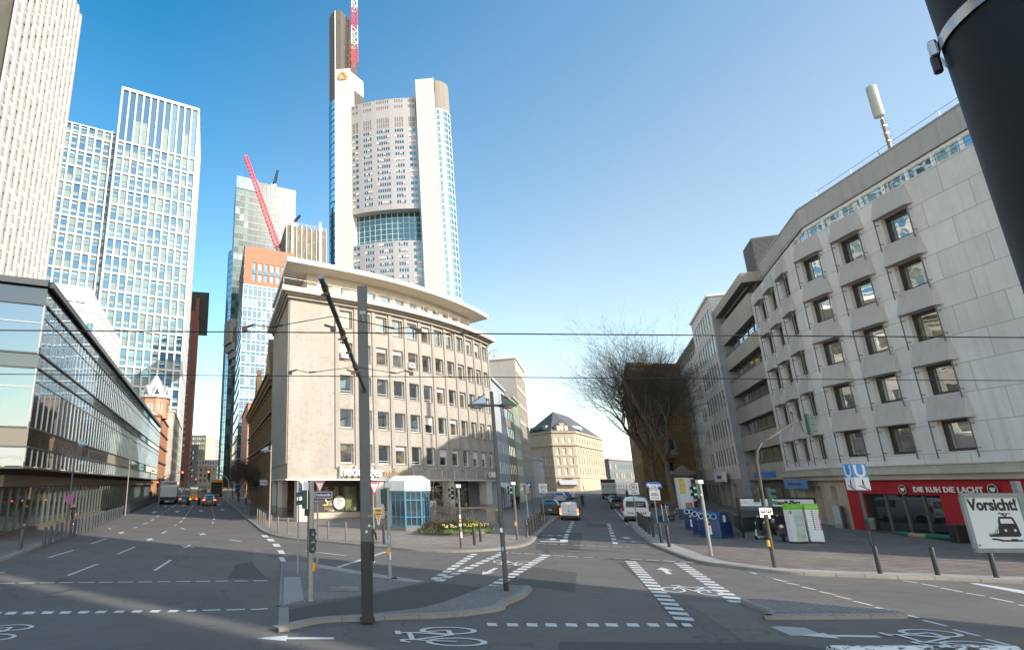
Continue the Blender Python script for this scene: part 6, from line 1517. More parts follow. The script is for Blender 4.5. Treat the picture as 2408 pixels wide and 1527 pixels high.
def lamp_head(q, x0, s, z, L=.6, W=.25):
 """flat pointed head from x0 outwards (s=+-1): thin prism, lamp below, glass fin above"""
 pts = [(x0, -W), (x0, W), (x0 + s * L, .04), (x0 + s * L, -.04)]
 if s > 0: pts = pts[::-1]
 q.prism(pts, z - .035, z + .05, LAMPG); q.rbox(min(x0 + s * .08, x0 + s * .42), -W * .6, z - .10, max(x0 + s * .08, x0 + s * .42), W * .6, z - .036, SGB, .03)
FIN = glass('lamp_fin_glass', (.10, .11, .115), .3, wave=0)
for s in (-1, 1):
 q = MB(); lamp_head(q, s * .32, s, zA); q.obj('lamp_head', t)
 q = MB(); zf_ = zA + .06
 for y in (-.2, .2): q.face([(s * .30, y, zf_), (s * .85, y * .3, zf_), (s * .30, y * .8, zf_ + .36)], FIN); 
 q.face([(s * .30, -.2, zf_), (s * .30, .2, zf_), (s * .30, .16, zf_ + .36), (s * .30, -.16, zf_ + .36)], FIN); q.bar((s * .30, -.18, zf_ + .36), (s * .85, -.06, zf_), .02, .02, LAMPG); q.bar((s * .30, .18, zf_ + .36), (s * .85, .06, zf_), .02, .02, LAMPG); q.obj('glass_fin', t)
def stickers(t, g, spots, r=.09):
 for (u, v, m, a, b) in spots:
  c = P(u, v, g.y - r - .004); q = MB(); q.box(-a, -.002, -b, a, 0, b, m); mbT(q, Matrix.Translation(c - g)).obj('sticker', t)
SKY_ = paint('sticker_blue', (.20, .45, .62), .5, .05, 3); YST = paint('sticker_yellow', (.6, .5, .08), .5, .05, 3)
stickers(t, g, [(*TM(2224, 455), SW, .05, .07), (*TM(2236, 622), SKY_, .04, .06)], .085)
def wing_lamp(lab, base_uv, top_v, side, m, grp, hz=.1, r=.075, L=.75, z=None):
 g, h = post_h(base_uv, top_v, z); t = thing('street_lamp', lab, 'street lamp', g, 0, grp)
 q = MB(); q.tube([(0, 0, -.02), (0, 0, h * .5), (0, 0, h)], [r, r * .85, r * .7], m, 12); q.obj('pole', t)
 q = MB(); zz_ = h - hz * h; q.bar((0, 0, zz_), (side * .3, 0, zz_), .07, .07, m); lamp_head(q, side * .22, side, zz_, L, .26); q.obj('lamp_head', t)
 q = MB(); zf_ = zz_ + .055
 q.face([(side * .25, -.2, zf_), (side * (L + .2), 0, zf_), (side * .25, 0, zf_ + .4)], FIN); q.face([(side * .25, .2, zf_), (side * (L + .2), 0, zf_), (side * .25, 0, zf_ + .4)], FIN); q.face([(side * .25, -.2, zf_), (side * .25, .2, zf_), (side * .25, 0, zf_ + .4)], FIN); q.obj('glass_fin', t)
 return t, g
LAMPS = paint('pale_sunlit_post', (.34, .31, .26), .5, .1, 3, metal=.2)  # paler copy of the post grey, with sunshine put into the colour
lt, lg_ = wing_lamp('dark grey street lamp in front of the glass hall with a round sign', TL(583, 522), 1030, 1, LAMPG, 'single street lamps', .075, z=.115)
t = thing('no_stopping_sign', 'round blue sign with red ring and red cross on the dark lamp post', 'sign', P(*TL(620, 177), lg_.y - .12)); q = MB(); disc(q, 0, 0, .31, 0, SBL, 28); disc(q, 0, 0, .31, -.004, SR_, 28, .25)
for a in (45, -45): d = Vector((math.cos(R(a)), 0, math.sin(R(a)))); n_ = Vector((-d.z, 0, d.x)) * .035; q.face([Vector((0, -.003 - abs(a) * .0001 - (a > 0) * .001, 0)) + x for x in (-d * .25 - n_, d * .25 - n_, d * .25 + n_, -d * .25 + n_)], SR_)
disc(q, 0, 0, .31, .006, SGB, 28); q.obj('plate', t)
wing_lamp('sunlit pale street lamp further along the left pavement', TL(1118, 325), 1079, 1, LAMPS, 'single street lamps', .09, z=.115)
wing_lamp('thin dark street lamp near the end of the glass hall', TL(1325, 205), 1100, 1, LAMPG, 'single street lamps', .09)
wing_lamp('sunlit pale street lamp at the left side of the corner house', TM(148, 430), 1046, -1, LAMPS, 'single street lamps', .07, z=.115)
def signal_head(parent, loc, rz, n=2, w=.21, size=.24, body=SIGG, sym=None, vis=True):
 q = MB(); hh = n * size + .06; q.rbox(-w / 2, -.10, -hh / 2, w / 2, .06, hh / 2, body, .03); o = q.obj('signal_head', parent, loc=loc, rz=rz)
 for k in range(n):
  zc = hh / 2 - .03 - size * (k + .5); l = MB(); disc(l, 0, zc, size * .36, -.104, SIGLENS, 18)
  if sym and sym[k] == 'o': disc(l, 0, zc, size * .30, -.107, LENSW, 16); disc(l, 0, zc, size * .2, -.109, SGB, 16, .12 * size)
  if sym and sym[k] == '=': l.box(-.075, -.108, zc - .07, .075, -.105, zc - .01, LENSW); l.box(-.075, -.108, zc + .01, .075, -.105, zc + .07, LENSW)
  if vis:
   N_ = 9; pts0 = [(size * .40 * math.cos(R(-20 + 220 * j / N_)), -.10, zc + size * .40 * math.sin(R(-20 + 220 * j / N_))) for j in range(N_ + 1)]; pts1 = [(x * .95, -.30 - .0 * abs(x), z - .02) for x, y, z in pts0]
   l.grid([pts0, pts1], body, True)
  lo = l.obj('lamp_visor', o)
 return o
def post(name, lab, cat, uv, top_v, r, m, raise_=.115, grp=None, cap=False):
 g, h = post_h(uv, top_v, raise_); t = thing(name, lab, cat, g, 0, grp); q = MB(); q.tube([(0, 0, -.03), (0, 0, h)], r, m, 12); q.obj('pole', t)
 if cap: q = MB(); q.rbox(-.14, -.14, h, .14, .14, h + .2, CAPW, .02); q.obj('cap_box', t)
 return t, g, h
def zloc(g, uv, dy=0, y=None): p = P(*uv, g.y + dy); return p - g
def button(t, g, uv, dx=.12):
 p = zloc(g, uv, -.04); q = MB(); q.rbox(-.055, -.06, -.14, .055, .06, .14, YELB, .04); q.obj('push_button', t, loc=p)
t, g, h = post('traffic_light', 'grey signal post with a triple symbol signal in front of the street name sign', 'traffic light', TM(520, 1088), 1128, .088, GALV, .03)
signal_head(t, zloc(g, TM(470, 180)), R(-80), 2, body=SIGG, size=.27)
signal_head(t, zloc(g, TM(533, 547), -.1), R(12), 3, .20, .23, SIGG, 'o=o')
button(t, g, TM(545, 785)); p = zloc(g, TM(497, 60)); q = MB(); q.box(-.16, -.02, -.13, .02, .01, .13, SGB); q.box(-.15, -.024, -.12, .01, -.021, .12, SW); q.obj('side_plate', t, loc=p)
p = zloc(g, TM(490, 292)); q = MB(); q.rbox(-.1, -.06, -.13, .08, .06, .1, SIGB, .02); q.obj('detector_box', t, loc=p)
t, g, h = post('signal_post', 'rusty brown post close behind the grey signal post', 'post', TM(497, 990), TM(0, 300)[1], .055, GALVD, .03)
def sign_disc(t, p, rz, r, face, draw, name='plate'):
 q = MB(); disc(q, 0, 0, r, 0, face, 30); disc(q, 0, 0, r, .006, SGB, 30); draw(q); return q.obj(name, t, loc=p, rz=rz)
def up_arrow(q, s, m=SW, y=-.003): q.face([(x * s, y, z * s) for x, z in ((-.07, -.75), (.07, -.75), (.07, .25), (.32, .02), (.32, .22), (0, .78), (-.32, .22), (-.32, .02), (-.07, .25))], m)
t, g, h = post('direction_sign', 'round blue sign with white arrow pointing up turned edge on', 'sign', TM(403, 842), TM(0, 12)[1], .035, GALV, .03)
sign_disc(t, zloc(g, TM(424, 88), -.05), R(-68), .29, SBL, lambda q: (up_arrow(q, .27), disc(q, 0, 0, .29, -.002, SW, 30, .27)))
t, g, h = post('yield_sign', 'red and white yield triangle above the blue street name sign', 'sign', TM(578, 795), TM(0, 18)[1], .036, GALV, .03)
def yield_plate(t, p, w, hgt, rz=0):
 q = MB(); plate(q, [(w, 0), (-w, 0), (0, -hgt)], 0, SR_, .006); q.face([(-w * .72, -.003, -hgt * .1), (0, -.003, -hgt * .8), (w * .72, -.003, -hgt * .1)], SW)
 q.face([(-w, -.001, 0), (-w - .03, -.001, .02), (w + .03, -.001, .02), (w, -.001, 0)], SW); return q.obj('plate', t, loc=p, rz=rz)
yield_plate(t, zloc(g, TM(600, 22), -.06), .24, .55, R(6))
t2 = thing('street_name_sign', 'blue enamel street name sign with white lettering in a grey frame', 'sign', P(*TM(632, 141), g.y - .08)); c = .64; t2.scale = (.66,) * 3
q = MB(); q.box(-c, .004, -.245, c, .02, .245, SGB); 
for z in (-.235, .225): q.tube([(-c, 0, z), (c, 0, z)], .022, GALV, 6)
for x in (-c, c): q.tube([(x, 0, -.235), (x, 0, .225)], .022, GALV, 6)
q.obj('frame', t2); q = MB(); q.box(-.58, -.006, -.19, .58, .003, .19, SW); q.box(-.565, -.009, -.175, .565, -.0065, .175, SNV); q.obj('plate', t2)
q = MB(); q.add(text_mb('Friedensstraße', .235, SW, .003, bold=.006), Matrix.Translation((0, -.013, 0)) @ Matrix.Scale(.72, 4, (1, 0, 0))); q.obj('lettering', t2)
t2 = thing('house_number_sign', 'small dark blue plate with white numbers under the street name sign', 'sign', P(*TM(577, 200), g.y - .07), sc=.65); q = MB(); q.box(-.17, 0, -.1, .17, .01, .1, SNV); q.obj('plate', t2); q = MB(); q.add(text_mb('3-11', .17, SW, .003, bold=.004), Matrix.Translation((0, -.005, 0))); q.obj('lettering', t2)
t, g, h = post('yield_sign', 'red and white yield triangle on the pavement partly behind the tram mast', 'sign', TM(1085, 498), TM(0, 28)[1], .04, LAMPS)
yield_plate(t, zloc(g, TM(1088, 30), -.06), .40, .92, R(0))
t, g, h = post('traffic_light', 'grey signal post with a white cap and a green signal turned away', 'traffic light', TM(1230, 890), TM(0, 78)[1], .075, GALV, .03, cap=True)
signal_head(t, zloc(g, TM(1172, 155)), R(165), 2, .24, .27); button(t, g, TM(1210, 645)); p = zloc(g, TM(1212, 262)); q = MB(); q.rbox(-.06, -.06, -.12, .06, .06, .12, SIGB, .02); q.obj('detector_box', t, loc=p)
stickers(t, g, [(*TM(1217, 550), SKY_, .04, .09), (*TM(1232, 685), SW, .03, .14), (*TM(1221, 515), SW, .02, .03)], .08)
q = MB(); q.tube([(.05, -.1, .02), (.18, -.12, .10), (.26, -.08, .03), (.16, -.04, .02), (.06, -.1, .05)], .022, SBK, 6); q.obj('cable_lock', t)
t, g, h = post('traffic_light', 'sticker covered signal post with a white cap in front of the flower bed', 'traffic light', TM(1868, 620), TM(0, 78)[1], .085, GALVD, .115, cap=True)
signal_head(t, zloc(g, TM(1798, 125)), R(-70), 2, .3, .32, SIGB); p = zloc(g, TM(1832, 190)); q = MB(); q.rbox(-.12, -.08, -.18, .12, .08, .18, SIGG, .03); q.obj('detector_box', t, loc=p)
stickers(t, g, [(*TM(1854, 335), SW, .05, .1), (*TM(1856, 370), YST, .05, .05), (*TM(1858, 408), SW, .07, .07), (*TM(1868, 500), SW, .05, .15)], .09)
t, g, h = post('traffic_light', 'signal post with green heads on both sides at the kerb of the narrow street', 'traffic light', TC(108, 540), TC(0, 52)[1], .085, GALVD, .115, cap=True)
signal_head(t, zloc(g, TC(62, 100)), R(-75), 2, .3, .34); signal_head(t, zloc(g, TC(108, 100), .1), R(150), 2, .3, .34); button(t, g, TC(90, 400))
def rect_sign(t, p, w, hh, face, rz=0, draw=None, name='plate'):
 q = MB(); q.box(-w / 2, 0, -hh / 2, w / 2, .012, hh / 2, SGB); q.box(-w / 2 + .005, -.003, -hh / 2 + .005, w / 2 - .005, -.0005, hh / 2 - .005, face)
 if draw: draw(q)
 return q.obj(name, t, loc=p, rz=rz)
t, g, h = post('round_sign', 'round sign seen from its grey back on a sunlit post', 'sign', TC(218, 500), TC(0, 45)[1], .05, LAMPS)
q = MB(); disc(q, 0, 0, .42, 0, SGB, 30); disc(q, 0, 0, .42, .01, SGB, 30); q.bar((-.45, -.03, .2), (.45, -.03, .2), .03, .04, GALV); q.bar((-.45, -.03, -.25), (.45, -.03, -.25), .03, .04, GALV); q.box(-.2, -.012, -.1, -.1, -.004, .0, SW); q.obj('plate', t, loc=zloc(g, TC(165, 84), .08), rz=R(10))
def zone30(t, p, w, rz):
 def dr_(q):
  disc(q, 0, w * .12, w * .36, -.005, SR_, 28); disc(q, 0, w * .12, w * .285, -.007, SW, 28)
  q.add(text_mb('30', w * .36, SBK, .002, bold=.008), Matrix.Translation((0, -.0085, w * .12))); q.add(text_mb('ZONE', w * .2, SBK, .002, bold=.004), Matrix.Translation((0, -.005, -w * .42)))
 rect_sign(t, p, w, w * 1.15, SW, rz, dr_)
t, g, h = post('speed_zone_sign', 'white 30 zone sign on the left side of the narrow street', 'sign', TC(352, 380), TC(0, 55)[1], .045, GALV); zone30(t, zloc(g, TC(337, 82), -.07), .76, R(-18))
t, g, h = post('speed_zone_sign', 'white 30 zone sign on the right side beside the parked white van', 'sign', TC(1180, 402), TC(0, 48)[1], .045, GALV); zone30(t, zloc(g, TC(1144, 84), -.07), .92, R(-18))
def oneway(t, p, w, hh, rz, s=-1, tip=False):
 def dr_(q): q.face([(s * x * w, -.005, z * hh) for x, z in ((-.42, -.1), (-.42, .12), (.18, .12), (.18, .36), (.44, .0), (.18, -.36), (.18, -.1))], SW)
 return rect_sign(t, p, w, hh, SBL, rz, dr_)
t, g, h = post('one_way_sign', 'blue one way sign with a white arrow to the left above a bicycle plate', 'sign', TC(1385, 540), TC(0, 30)[1], .045, GALV)
q = MB(); pts = [(x * .58, z * .62) for x, z in ((-.86, -.3), (.86, -.3), (.86, .02), (.55, .32), (-.8, .3))]; q.face([(x, 0, z) for x, z in pts], SBL); q.face([(x, .01, z) for x, z in pts][::-1], SGB)
q.face([(x, -.004, z) for x, z in [(x * .58, z * .62) for x, z in ((-.8, 0), (-.5, .2), (-.5, .09), (.7, .06), (.7, -.12), (-.5, -.09), (-.5, -.2))]], SW); q.obj('plate', t, loc=zloc(g, TC(1327, 52), -.07), rz=R(-15)); q = MB(); q.add(text_mb('Einbahnstraße', .085, SBL, .002, bold=.002), Matrix.Translation((.06, -.006, -.02))); q.obj('lettering', t, loc=zloc(g, TC(1327, 52), -.07), rz=R(-15))
def bikeplate(q):
 for x in (-.18, .18): disc(q, x, .05, .12, -.005, SBK, 16, .09)
 q.bar((-.18, -.006, .05), (-.05, -.006, .24), .004, .025, SBK); q.bar((-.05, -.006, .22), (.14, -.006, .22), .004, .025, SBK); q.bar((.18, -.006, .05), (.12, -.006, .27), .004, .025, SBK); q.bar((-.02, -.006, .05), (.14, -.006, .22), .004, .025, SBK); q.box(-.2, -.006, -.24, .2, -.003, -.2, SBK); q.box(-.2, -.006, -.33, .2, -.003, -.29, SBK)
rect_sign(t, zloc(g, TC(1327, 96), -.07), .56, .62, SW, R(-15), bikeplate, 'bicycle_plate'); rect_sign(t, zloc(g, TC(1337, 140), -.07), .66, .7, SW, R(-15), lambda q: [q.box(-.25, -.006, z, .25, -.003, z + .03, SBK) for z in (-.25, -.14, -.03, .08, .2)], 'text_plate')
t, g, h = post('one_way_sign', 'blue one way sign with a white arrow to the right near the grey sign back', 'sign', TC(255, 322), TC(0, 35)[1], .045, GALVD); oneway(t, zloc(g, TC(192, 53), -.05), 1.25, .62, R(15), 1)
t, g, h = post('traffic_light', 'leaning grey signal post with two dark green hooded lamps beside the blue containers', 'traffic light', TC(1843, 685), TC(0, 42)[1], .085, GALV, .115, cap=True); signal_head(t, zloc(g, TC(1708, 112)), R(-72), 2, .27, .33); stickers(t, g, [(*TC(1752, 140), SW, .03, .04)], .1)
g = G(*TR(152, 790), z=.115); yy = g.y
t = thing('traffic_light', 'rust stained signal post with a long curved arm reaching over the road', 'traffic light', g)
pts = [g + Vector((0, 0, -.03)), P(1799, 1211, yy), P(1786, 1130, yy), P(1778, 1085, yy), P(1779, 1060, yy), P(1788, 1042, yy), P(1810, 1027, yy), P(1840, 1008, yy), P(1876, 986, yy)]
RUSTP = paint('rust_stained_steel', (.075, .058, .042), .6, .25, 3.5, stain=.5)
q = MB(); q.tube([p - g for p in pts], [.085, .08, .075, .07, .065, .06, .055, .05, .045], RUSTP, 12); q.obj('pole', t)
signal_head(t, zloc(g, (1899, 996)), R(75), 3, .25, .30); q = MB(); q.tube([(0, 0, 0), (.05, 0, -.5), (.35, 0, -.62)], .02, LAMPG, 6); q.obj('hanger', t, loc=zloc(g, (1881, 990)))
q = MB(); q.rbox(-.06, -.05, 0, .06, .05, .1, SIGB, .02); q.tube([(0, 0, 0), (-.03, 0, -.3)], .015, SIGB, 5); q.obj('camera', t, loc=zloc(g, (1862, 972)))
signal_head(t, zloc(g, TC(2240, 138), -.05), R(-35), 2, .25, .29, SIGB); signal_head(t, zloc(g, TR(95, 160), -.05), R(60), 3, .25, .26, SIGG); button(t, g, TR(92, 575))
def tramplate(q):
 q.box(-.24, -.006, -.05, .24, -.003, .07, SBK); 
 for k in range(5): q.box(-.21 + .085 * k, -.008, -.01, -.15 + .085 * k, -.0065, .05, SW)
 for x in (-.18, -.1, .1, .18): q.box(x - .025, -.006, -.09, x + .025, -.003, -.05, SBK)
 q.bar((-.1, -.006, .07), (.02, -.006, .12), .003, .012, SBK)
rect_sign(t, zloc(g, TR(70, 286), -.1), .6, .3, SW, 0, tramplate, 'tram_plate'); stickers(t, g, [(*TR(35, 330), SW, .08, .06), (*TR(102, 335), SW, .05, .08)], .1)
g = G(*TR(1022, 595), z=.115)
UB = paint('u_blue', (.035, .27, .62), .3, .08, 2); ULT = paint('u_light_blue', (.16, .48, .78), .35, .05, 2)
t = thing('metro_sign', 'square column sign with blue U faces above white stair symbols', 'sign', g); z0, z1, z2 = zat(1151, g.y) - g.z, zat(1121, g.y) - g.z, zat(1090, g.y) - g.z
q = MB(); q.tube([(0, 0, -.03), (0, 0, 1.9), (0, 0, z0)], [.10, .09, .08], LAMPG, 12); q.obj('pole', t)
aU = R(-7); hw = .40
q = MB(); q.box(-hw, -hw, z1, hw, hw, z2, UB); q.obj('blue_cube', t, rz=aU); q = MB(); q.box(-hw, -hw, z0, hw, hw, z1 - .005, SW); q.obj('white_cube', t, rz=aU)
def ushape(s, m):
 q = MB(); pts = []
 for r_ in (1.0, .55):
  a = [(-r_ * .5, .6)] + [(r_ * .5 * math.cos(R(180 + 18 * k)), -.1 + r_ * .5 * math.sin(R(180 + 18 * k))) for k in range(11)] + [(r_ * .5, .6)]; pts.append(a)
 for k in range(12): q.face([(x * s, 0, z * s) for x, z in (pts[0][k], pts[0][k + 1], pts[1][k + 1], pts[1][k])], m)
 return q
def stairman(s, m):
 q = MB(); st_ = []
 for k in range(4): q.face([(x * s, 0, z * s) for x, z in ((-.5 + .26 * k, .02 - .13 * k), (-.2 + .26 * k, .02 - .13 * k), (-.2 + .26 * k, -.06 - .13 * k), (-.5 + .26 * k, -.06 - .13 * k))], m); q.face([(x * s, -.001, z * s) for x, z in ((-.25 + .26 * k, .02 - .13 * k), (-.2 + .26 * k, .02 - .13 * k), (-.2 + .26 * k, -.16 - .13 * k), (-.25 + .26 * k, -.16 - .13 * k))], m)
 disc(q, .06, .66, .07 * 1, -.001, m, 14) if s == 1 else q.face([((.06 + .075 * math.cos(a)) * s, -.001, (.66 + .075 * math.sin(a)) * s) for a in [2 * math.pi * k / 12 for k in range(12)]], m)
 q.face([(x * s, -.001, z * s) for x, z in ((-.02, .22), (.14, .22), (.15, .52), (.10, .58), (0, .58), (-.03, .5))], m)
 q.face([(x * s, -.002, z * s) for x, z in ((-.02, .24), (.05, .24), (.0, -.05), (-.09, -.10), (-.07, -.02))], m); q.face([(x * s, -.003, z * s) for x, z in ((.06, .24), (.14, .24), (.2, -.22), (.12, -.24))], m)
 return q
for k, (ang_, m_) in enumerate(((aU, SW), (aU - R(90), SW))):
 T = RZ(ang_); q = MB(); q.add(ushape(.62, ULT if False else m_), T @ Matrix.Translation((0, -hw - .006, (z1 + z2) / 2 - .03))); q.obj('letter', t)
 q = MB(); q.add(stairman(.52, SBK), T @ Matrix.Translation((0, -hw - .006, (z0 + z1) / 2 - .12))); q.obj('stair_symbol', t)
t = thing('litter_bin', 'grey litter bin hung on the pole of the square U sign', 'litter bin', g + Vector((-.02, -.28, 0))); q = MB(); q.lathe([(.20, .95), (.235, 1.45), (.25, 1.62), (.22, 1.64), (.21, 1.5)], LAMPG, 16); q.obj('bucket', t); q = MB(); q.box(-.05, .18, 1.1, .05, .22, 1.5, LAMPG); q.obj('bracket', t)
GRN_ = paint('panel_green', (.16, .50, .03), .4, .06, 2); PALEP = paint('panel_pale', (.60, .62, .63), .4, .05, 2); MAPC = paint('map_print', (.42, .50, .46), .5, .25, 3.0); DKB = paint('stele_base', (.03, .03, .035), .5, .1, 2)
def stele(lab, uvL, uvR, top_v, draw, rz_):
 a_, b_ = G(*uvL, z=.115), G(*uvR, z=.115); w_ = (b_ - a_).length; t = thing('map_stele', lab, 'information stand', a_, math.atan2(b_.y - a_.y, b_.x - a_.x), 'map stands by the stairs'); hh = zat(top_v, a_.y) - .115
 q = MB(); q.box(.02, 0, 0, w_ - .02, .26, .12, DKB); q.obj('base', t); q = MB(); q.rbox(0, -.02, .12, w_, .28, hh - .35, PALEP, .015); q.obj('panel', t); q = MB(); q.rbox(-.004, -.024, hh - .35, w_ + .004, .284, hh, GRN_, .015); q.obj('green_top', t)
 q = MB(); draw(q, w_, hh); q.obj('print', t); return t
PUR = paint('print_purple', (.30, .03, .20), .5, .05, 2); ORG = paint('print_orange', (.75, .25, .03), .5, .05, 2); YLP = paint('print_yellow', (.75, .55, .05), .5, .05, 2); CYP = paint('print_teal', (.25, .50, .52), .5, .1, 2)
def mapdraw(q, w, h):
 q.box(w * .28, -.026, h * .08, w * .93, -.0225, h - .42, MAPC); q.add(ushape(.3, CYP), Matrix.Translation((w * .6, -.03, h * .62)) @ Matrix.Rotation(R(140), 4, 'Y')); q.box(.0, -.0275, h - .5, .1, -.0225, h - .36, YLP); q.box(.0, -.0275, h - .6, .1, -.0225, h - .51, ORG); q.box(.16, -.03, h - .6, .26, -.0225, h - .42, DKT)
 q.add(text_mb('Frankfurt am Main', .09, SW, .002), Matrix.Translation((w * .6, -.03, h - .14)))
def listdraw(q, w, h):
 rr_ = random.Random(3)
 for k in range(10): z = h - .48 - .12 * k; q.box(w * .42, -.026, z, w * .54, -.0225, z + .07, DKT); q.box(w * .6, -.026, z + .02, w * .8, -.0225, z + .05, GREYF); q.box(w * .88, -.0275, z - .02, w * .99, -.0225, z + .08, [YLP, ORG, PUR, PUR, PUR, ORG, PUR, PUR, PUR, PUR][k])
 q.add(text_mb('Bahnhofsviertel', .08, SW, .002), Matrix.Translation((w * .6, -.03, h - .2)))
stele('white stele with a city map and green top beside the parked motor scooters', TR(322, 578), TR(455, 574), TR(0, 222)[1], mapdraw, 0)
stele('white stele with a printed list and green top nearer the red restaurant', TR(478, 574), TR(605, 578), TR(0, 220)[1], listdraw, 0)
a_, b_, c_ = G(*TC(2135, 522), z=.115), G(*TR(395, 470), z=.115), G(*TC(1990, 425), z=.115)
t = thing('metro_entrance', 'dark railed stair entrance with a white station name board', 'stairs', a_); PANELD = paint('entrance_panel', (.035, .04, .045), .35, .1, 1, metal=.2); ENTC = paint('entrance_kerb', (.20, .19, .17), .8, .12, 1.5)
q = MB()
for p_, q_ in ((a_, b_), (a_, c_)): q.bar((p_.x, p_.y, .24), (q_.x, q_.y, .24), .22, .35, ENTC)
q.obj('kerb_wall', t, a_); q = MB()
d_ = b_ - a_
for i in range(4): s0, s1 = a_ + d_ * (i / 4 + .01), a_ + d_ * ((i + 1) / 4 - .01); q.bar((s0.x, s0.y, .95), (s1.x, s1.y, .95), .05, .95, PANELD)
d2 = c_ - a_
for i in range(3): s0, s1 = a_ + d2 * (i / 3 + .01), a_ + d2 * ((i + 1) / 3 - .01); q.bar((s0.x, s0.y, .95), (s1.x, s1.y, .95), .05, .95, PANELD)
q.obj('side_panels', t, a_); q = MB()
for p_, q_ in ((a_, b_), (a_, c_)): q.tube([(p_.x, p_.y, 1.5), (q_.x, q_.y, 1.5)], .035, GALVD, 8); 
q.obj('handrail', t, a_); q = MB()
for f in (0, .35, .99): s0 = a_ + d_ * f; q = MB(); q.bar((s0.x, s0.y, .1), (s0.x, s0.y, zat(1172, a_.y) if f else zat(1168, a_.y)), .14, .14, PANELD); q.obj('portal_post', t, a_)
e0, e1 = P(*TC(2085, 210), a_.y + .2), P(*TC(2385, 215), a_.y + .2); z_t, z_b = zat(TC(0, 175)[1], a_.y), zat(TC(0, 240)[1], a_.y)
q = MB(); q.box(e0.x, a_.y - .05, z_b, e1.x, a_.y + .06, z_t, SW); q.box(e0.x - .06, a_.y - .08, z_t, e1.x + .06, a_.y + .1, z_t + .1, PANELD); q.obj('front_board', t, a_)
e0, e1 = P(*TR(-20, 210), a_.y + 3.5), P(*TR(495, 210), a_.y + 3.5); z_t, z_b = zat(TR(0, 180)[1], a_.y + 3.5), zat(TR(0, 243)[1], a_.y + 3.5)
q = MB(); q.box(e0.x, a_.y + 3.45, z_b, e1.x, a_.y + 3.55, z_t, SW); q.box(e0.x - .06, a_.y + 3.42, z_t, e1.x + .06, a_.y + 3.58, z_t + .14, PANELD); q.box(e1.x, a_.y + 3.42, .1, e1.x + .14, a_.y + 3.56, z_t + .14, PANELD); q.obj('name_board', t, a_)
q = MB(); q.add(text_mb('Willy-Brandt-Platz', (z_t - z_b) * .82, SBK, .01, align='RIGHT', bold=.018), Matrix.Translation((P(*TR(372, 210), a_.y + 3.5).x, a_.y + 3.44, (z_t + z_b) / 2))); q.obj('lettering', t, a_)
q = MB(); q.add(text_mb('U-Bahn  Theater', .2, GREYF, .004), Matrix.Translation((P(*TC(2190, 215), a_.y).x, a_.y - .056, (zat(TC(0, 175)[1], a_.y) + zat(TC(0, 240)[1], a_.y)) / 2))); q.obj('lettering', t, a_)
BLU = paint('container_blue', (.008, .030, .11), .4, .15, 1.5, tiny=.1); BLUT = paint('container_trim', (.02, .06, .10), .5, .1, 2)
RINGW = paint('ring_white', (.66, .66, .66), .5, .05, 3); RINGG = paint('ring_green', (.20, .50, .40), .5, .05, 3); CYR = paint('ring_grey', (.38, .52, .52), .5, .05, 3)
def container(lab, uvL, rz, k):
 p = G(*uvL, z=.115); t = thing('recycling_container', lab, 'recycling container', p, rz, 'blue recycling containers')
 W, D, Hc = 1.35, 1.95, 1.72   # end face (x), depth (y)
 prof = [(0, .1), (0, 1.0), (.10, 1.38), (.30, 1.6), (.55, 1.70), (1.2, Hc), (1.75, 1.62), (2.0, 1.3), (2.18, .75), (2.3, .1)]
 rows = [[(y, x, z) for x, z in prof] for y in (0.02, .05, W - .05, W - .02)]
 rows = []
 for x, ins in ((0, .08), (.06, .0), (W - .06, .0), (W, .08)):
  rows.append([(x, min(max(a, ins), 2.3 - ins * 1.2), z - (ins * .7 if z > .5 else 0)) for a, z in prof])
 q = MB(); q.grid(rows, BLU, True); q.face(rows[0], BLU); q.face(rows[-1][::-1], BLU); q.obj('shell', t)
 q = MB(); q.rbox(-.04, -.05, 0, W + .04, 2.38, .12, BLUT, .03); q.obj('base_tray', t)
 for j, (x, m_) in enumerate(((.25, RINGW), (.62, CYR), (1.0, RINGG))):
  q = MB(); ring = [(x + .20 * math.cos(a) * .9, .055 + .19 * (math.sin(a) + 1) * .42 - .02, 1.25 + .17 * (math.sin(a) + 1)) for a in [2 * math.pi * i / 20 for i in range(21)]]; q.tube(ring, .028, m_, 6, False); q.obj('throw_in_ring', t)
 q = MB(); q.box(.42, -.012, .98, .72, -.002, 1.16, YELB); q.obj('yellow_label', t); q = MB(); q.box(.45, -.012, .25, .8, -.002, .82, SW); disc(q, .62, .55, .11, -.015, DKT, 16, .08); q.obj('white_label', t)
 if k == 2:
  q = MB(); q.box(W + .002, .75, 1.05, W + .008, 1.2, 1.5, SW); q.box(W + .009, .85, 1.3, W + .011, 1.1, 1.33, GREYF); q.obj('notice', t); q = MB()
  for y, z, s in ((.35, 1.25, .05), (.5, 1.4, .04), (.42, 1.1, .045), (1.5, 1.3, .05), (1.75, 1.1, .06), (.6, 1.2, .04)): q.box(W + .002, y, z, W + .006, y + s, z + s * .7, SW)
  q.obj('stickers', t)
 q = MB()
 for x in (W * .3, W * .5, W * .7): q.tube([(x, 1.2, Hc - .03), (x, 1.22, Hc + .12), (x + .06, 1.22, Hc + .16)], .018, SBK, 5)
 q.obj('lifting_hooks', t); return t
cr_z = R(-52)
container('rear left blue paper container of the row of three', TC(1612, 452), cr_z, 0); container('middle blue paper container of the row of three', TC(1682, 490), cr_z, 1); container('nearest blue paper container with a white notice on its side', TC(1742, 520), cr_z, 2)
g = G(*TM(1420, 462), z=.115); g = Vector((g.x, g.y + 1.5, .115)); LIFTB = paint('lift_blue', (.075, .25, .40), .4, .1, 2, stain=.2); LIFTG = glass('lift_glass', (.05, .06, .06), .15, (.8, .95, .95), wave=.05)
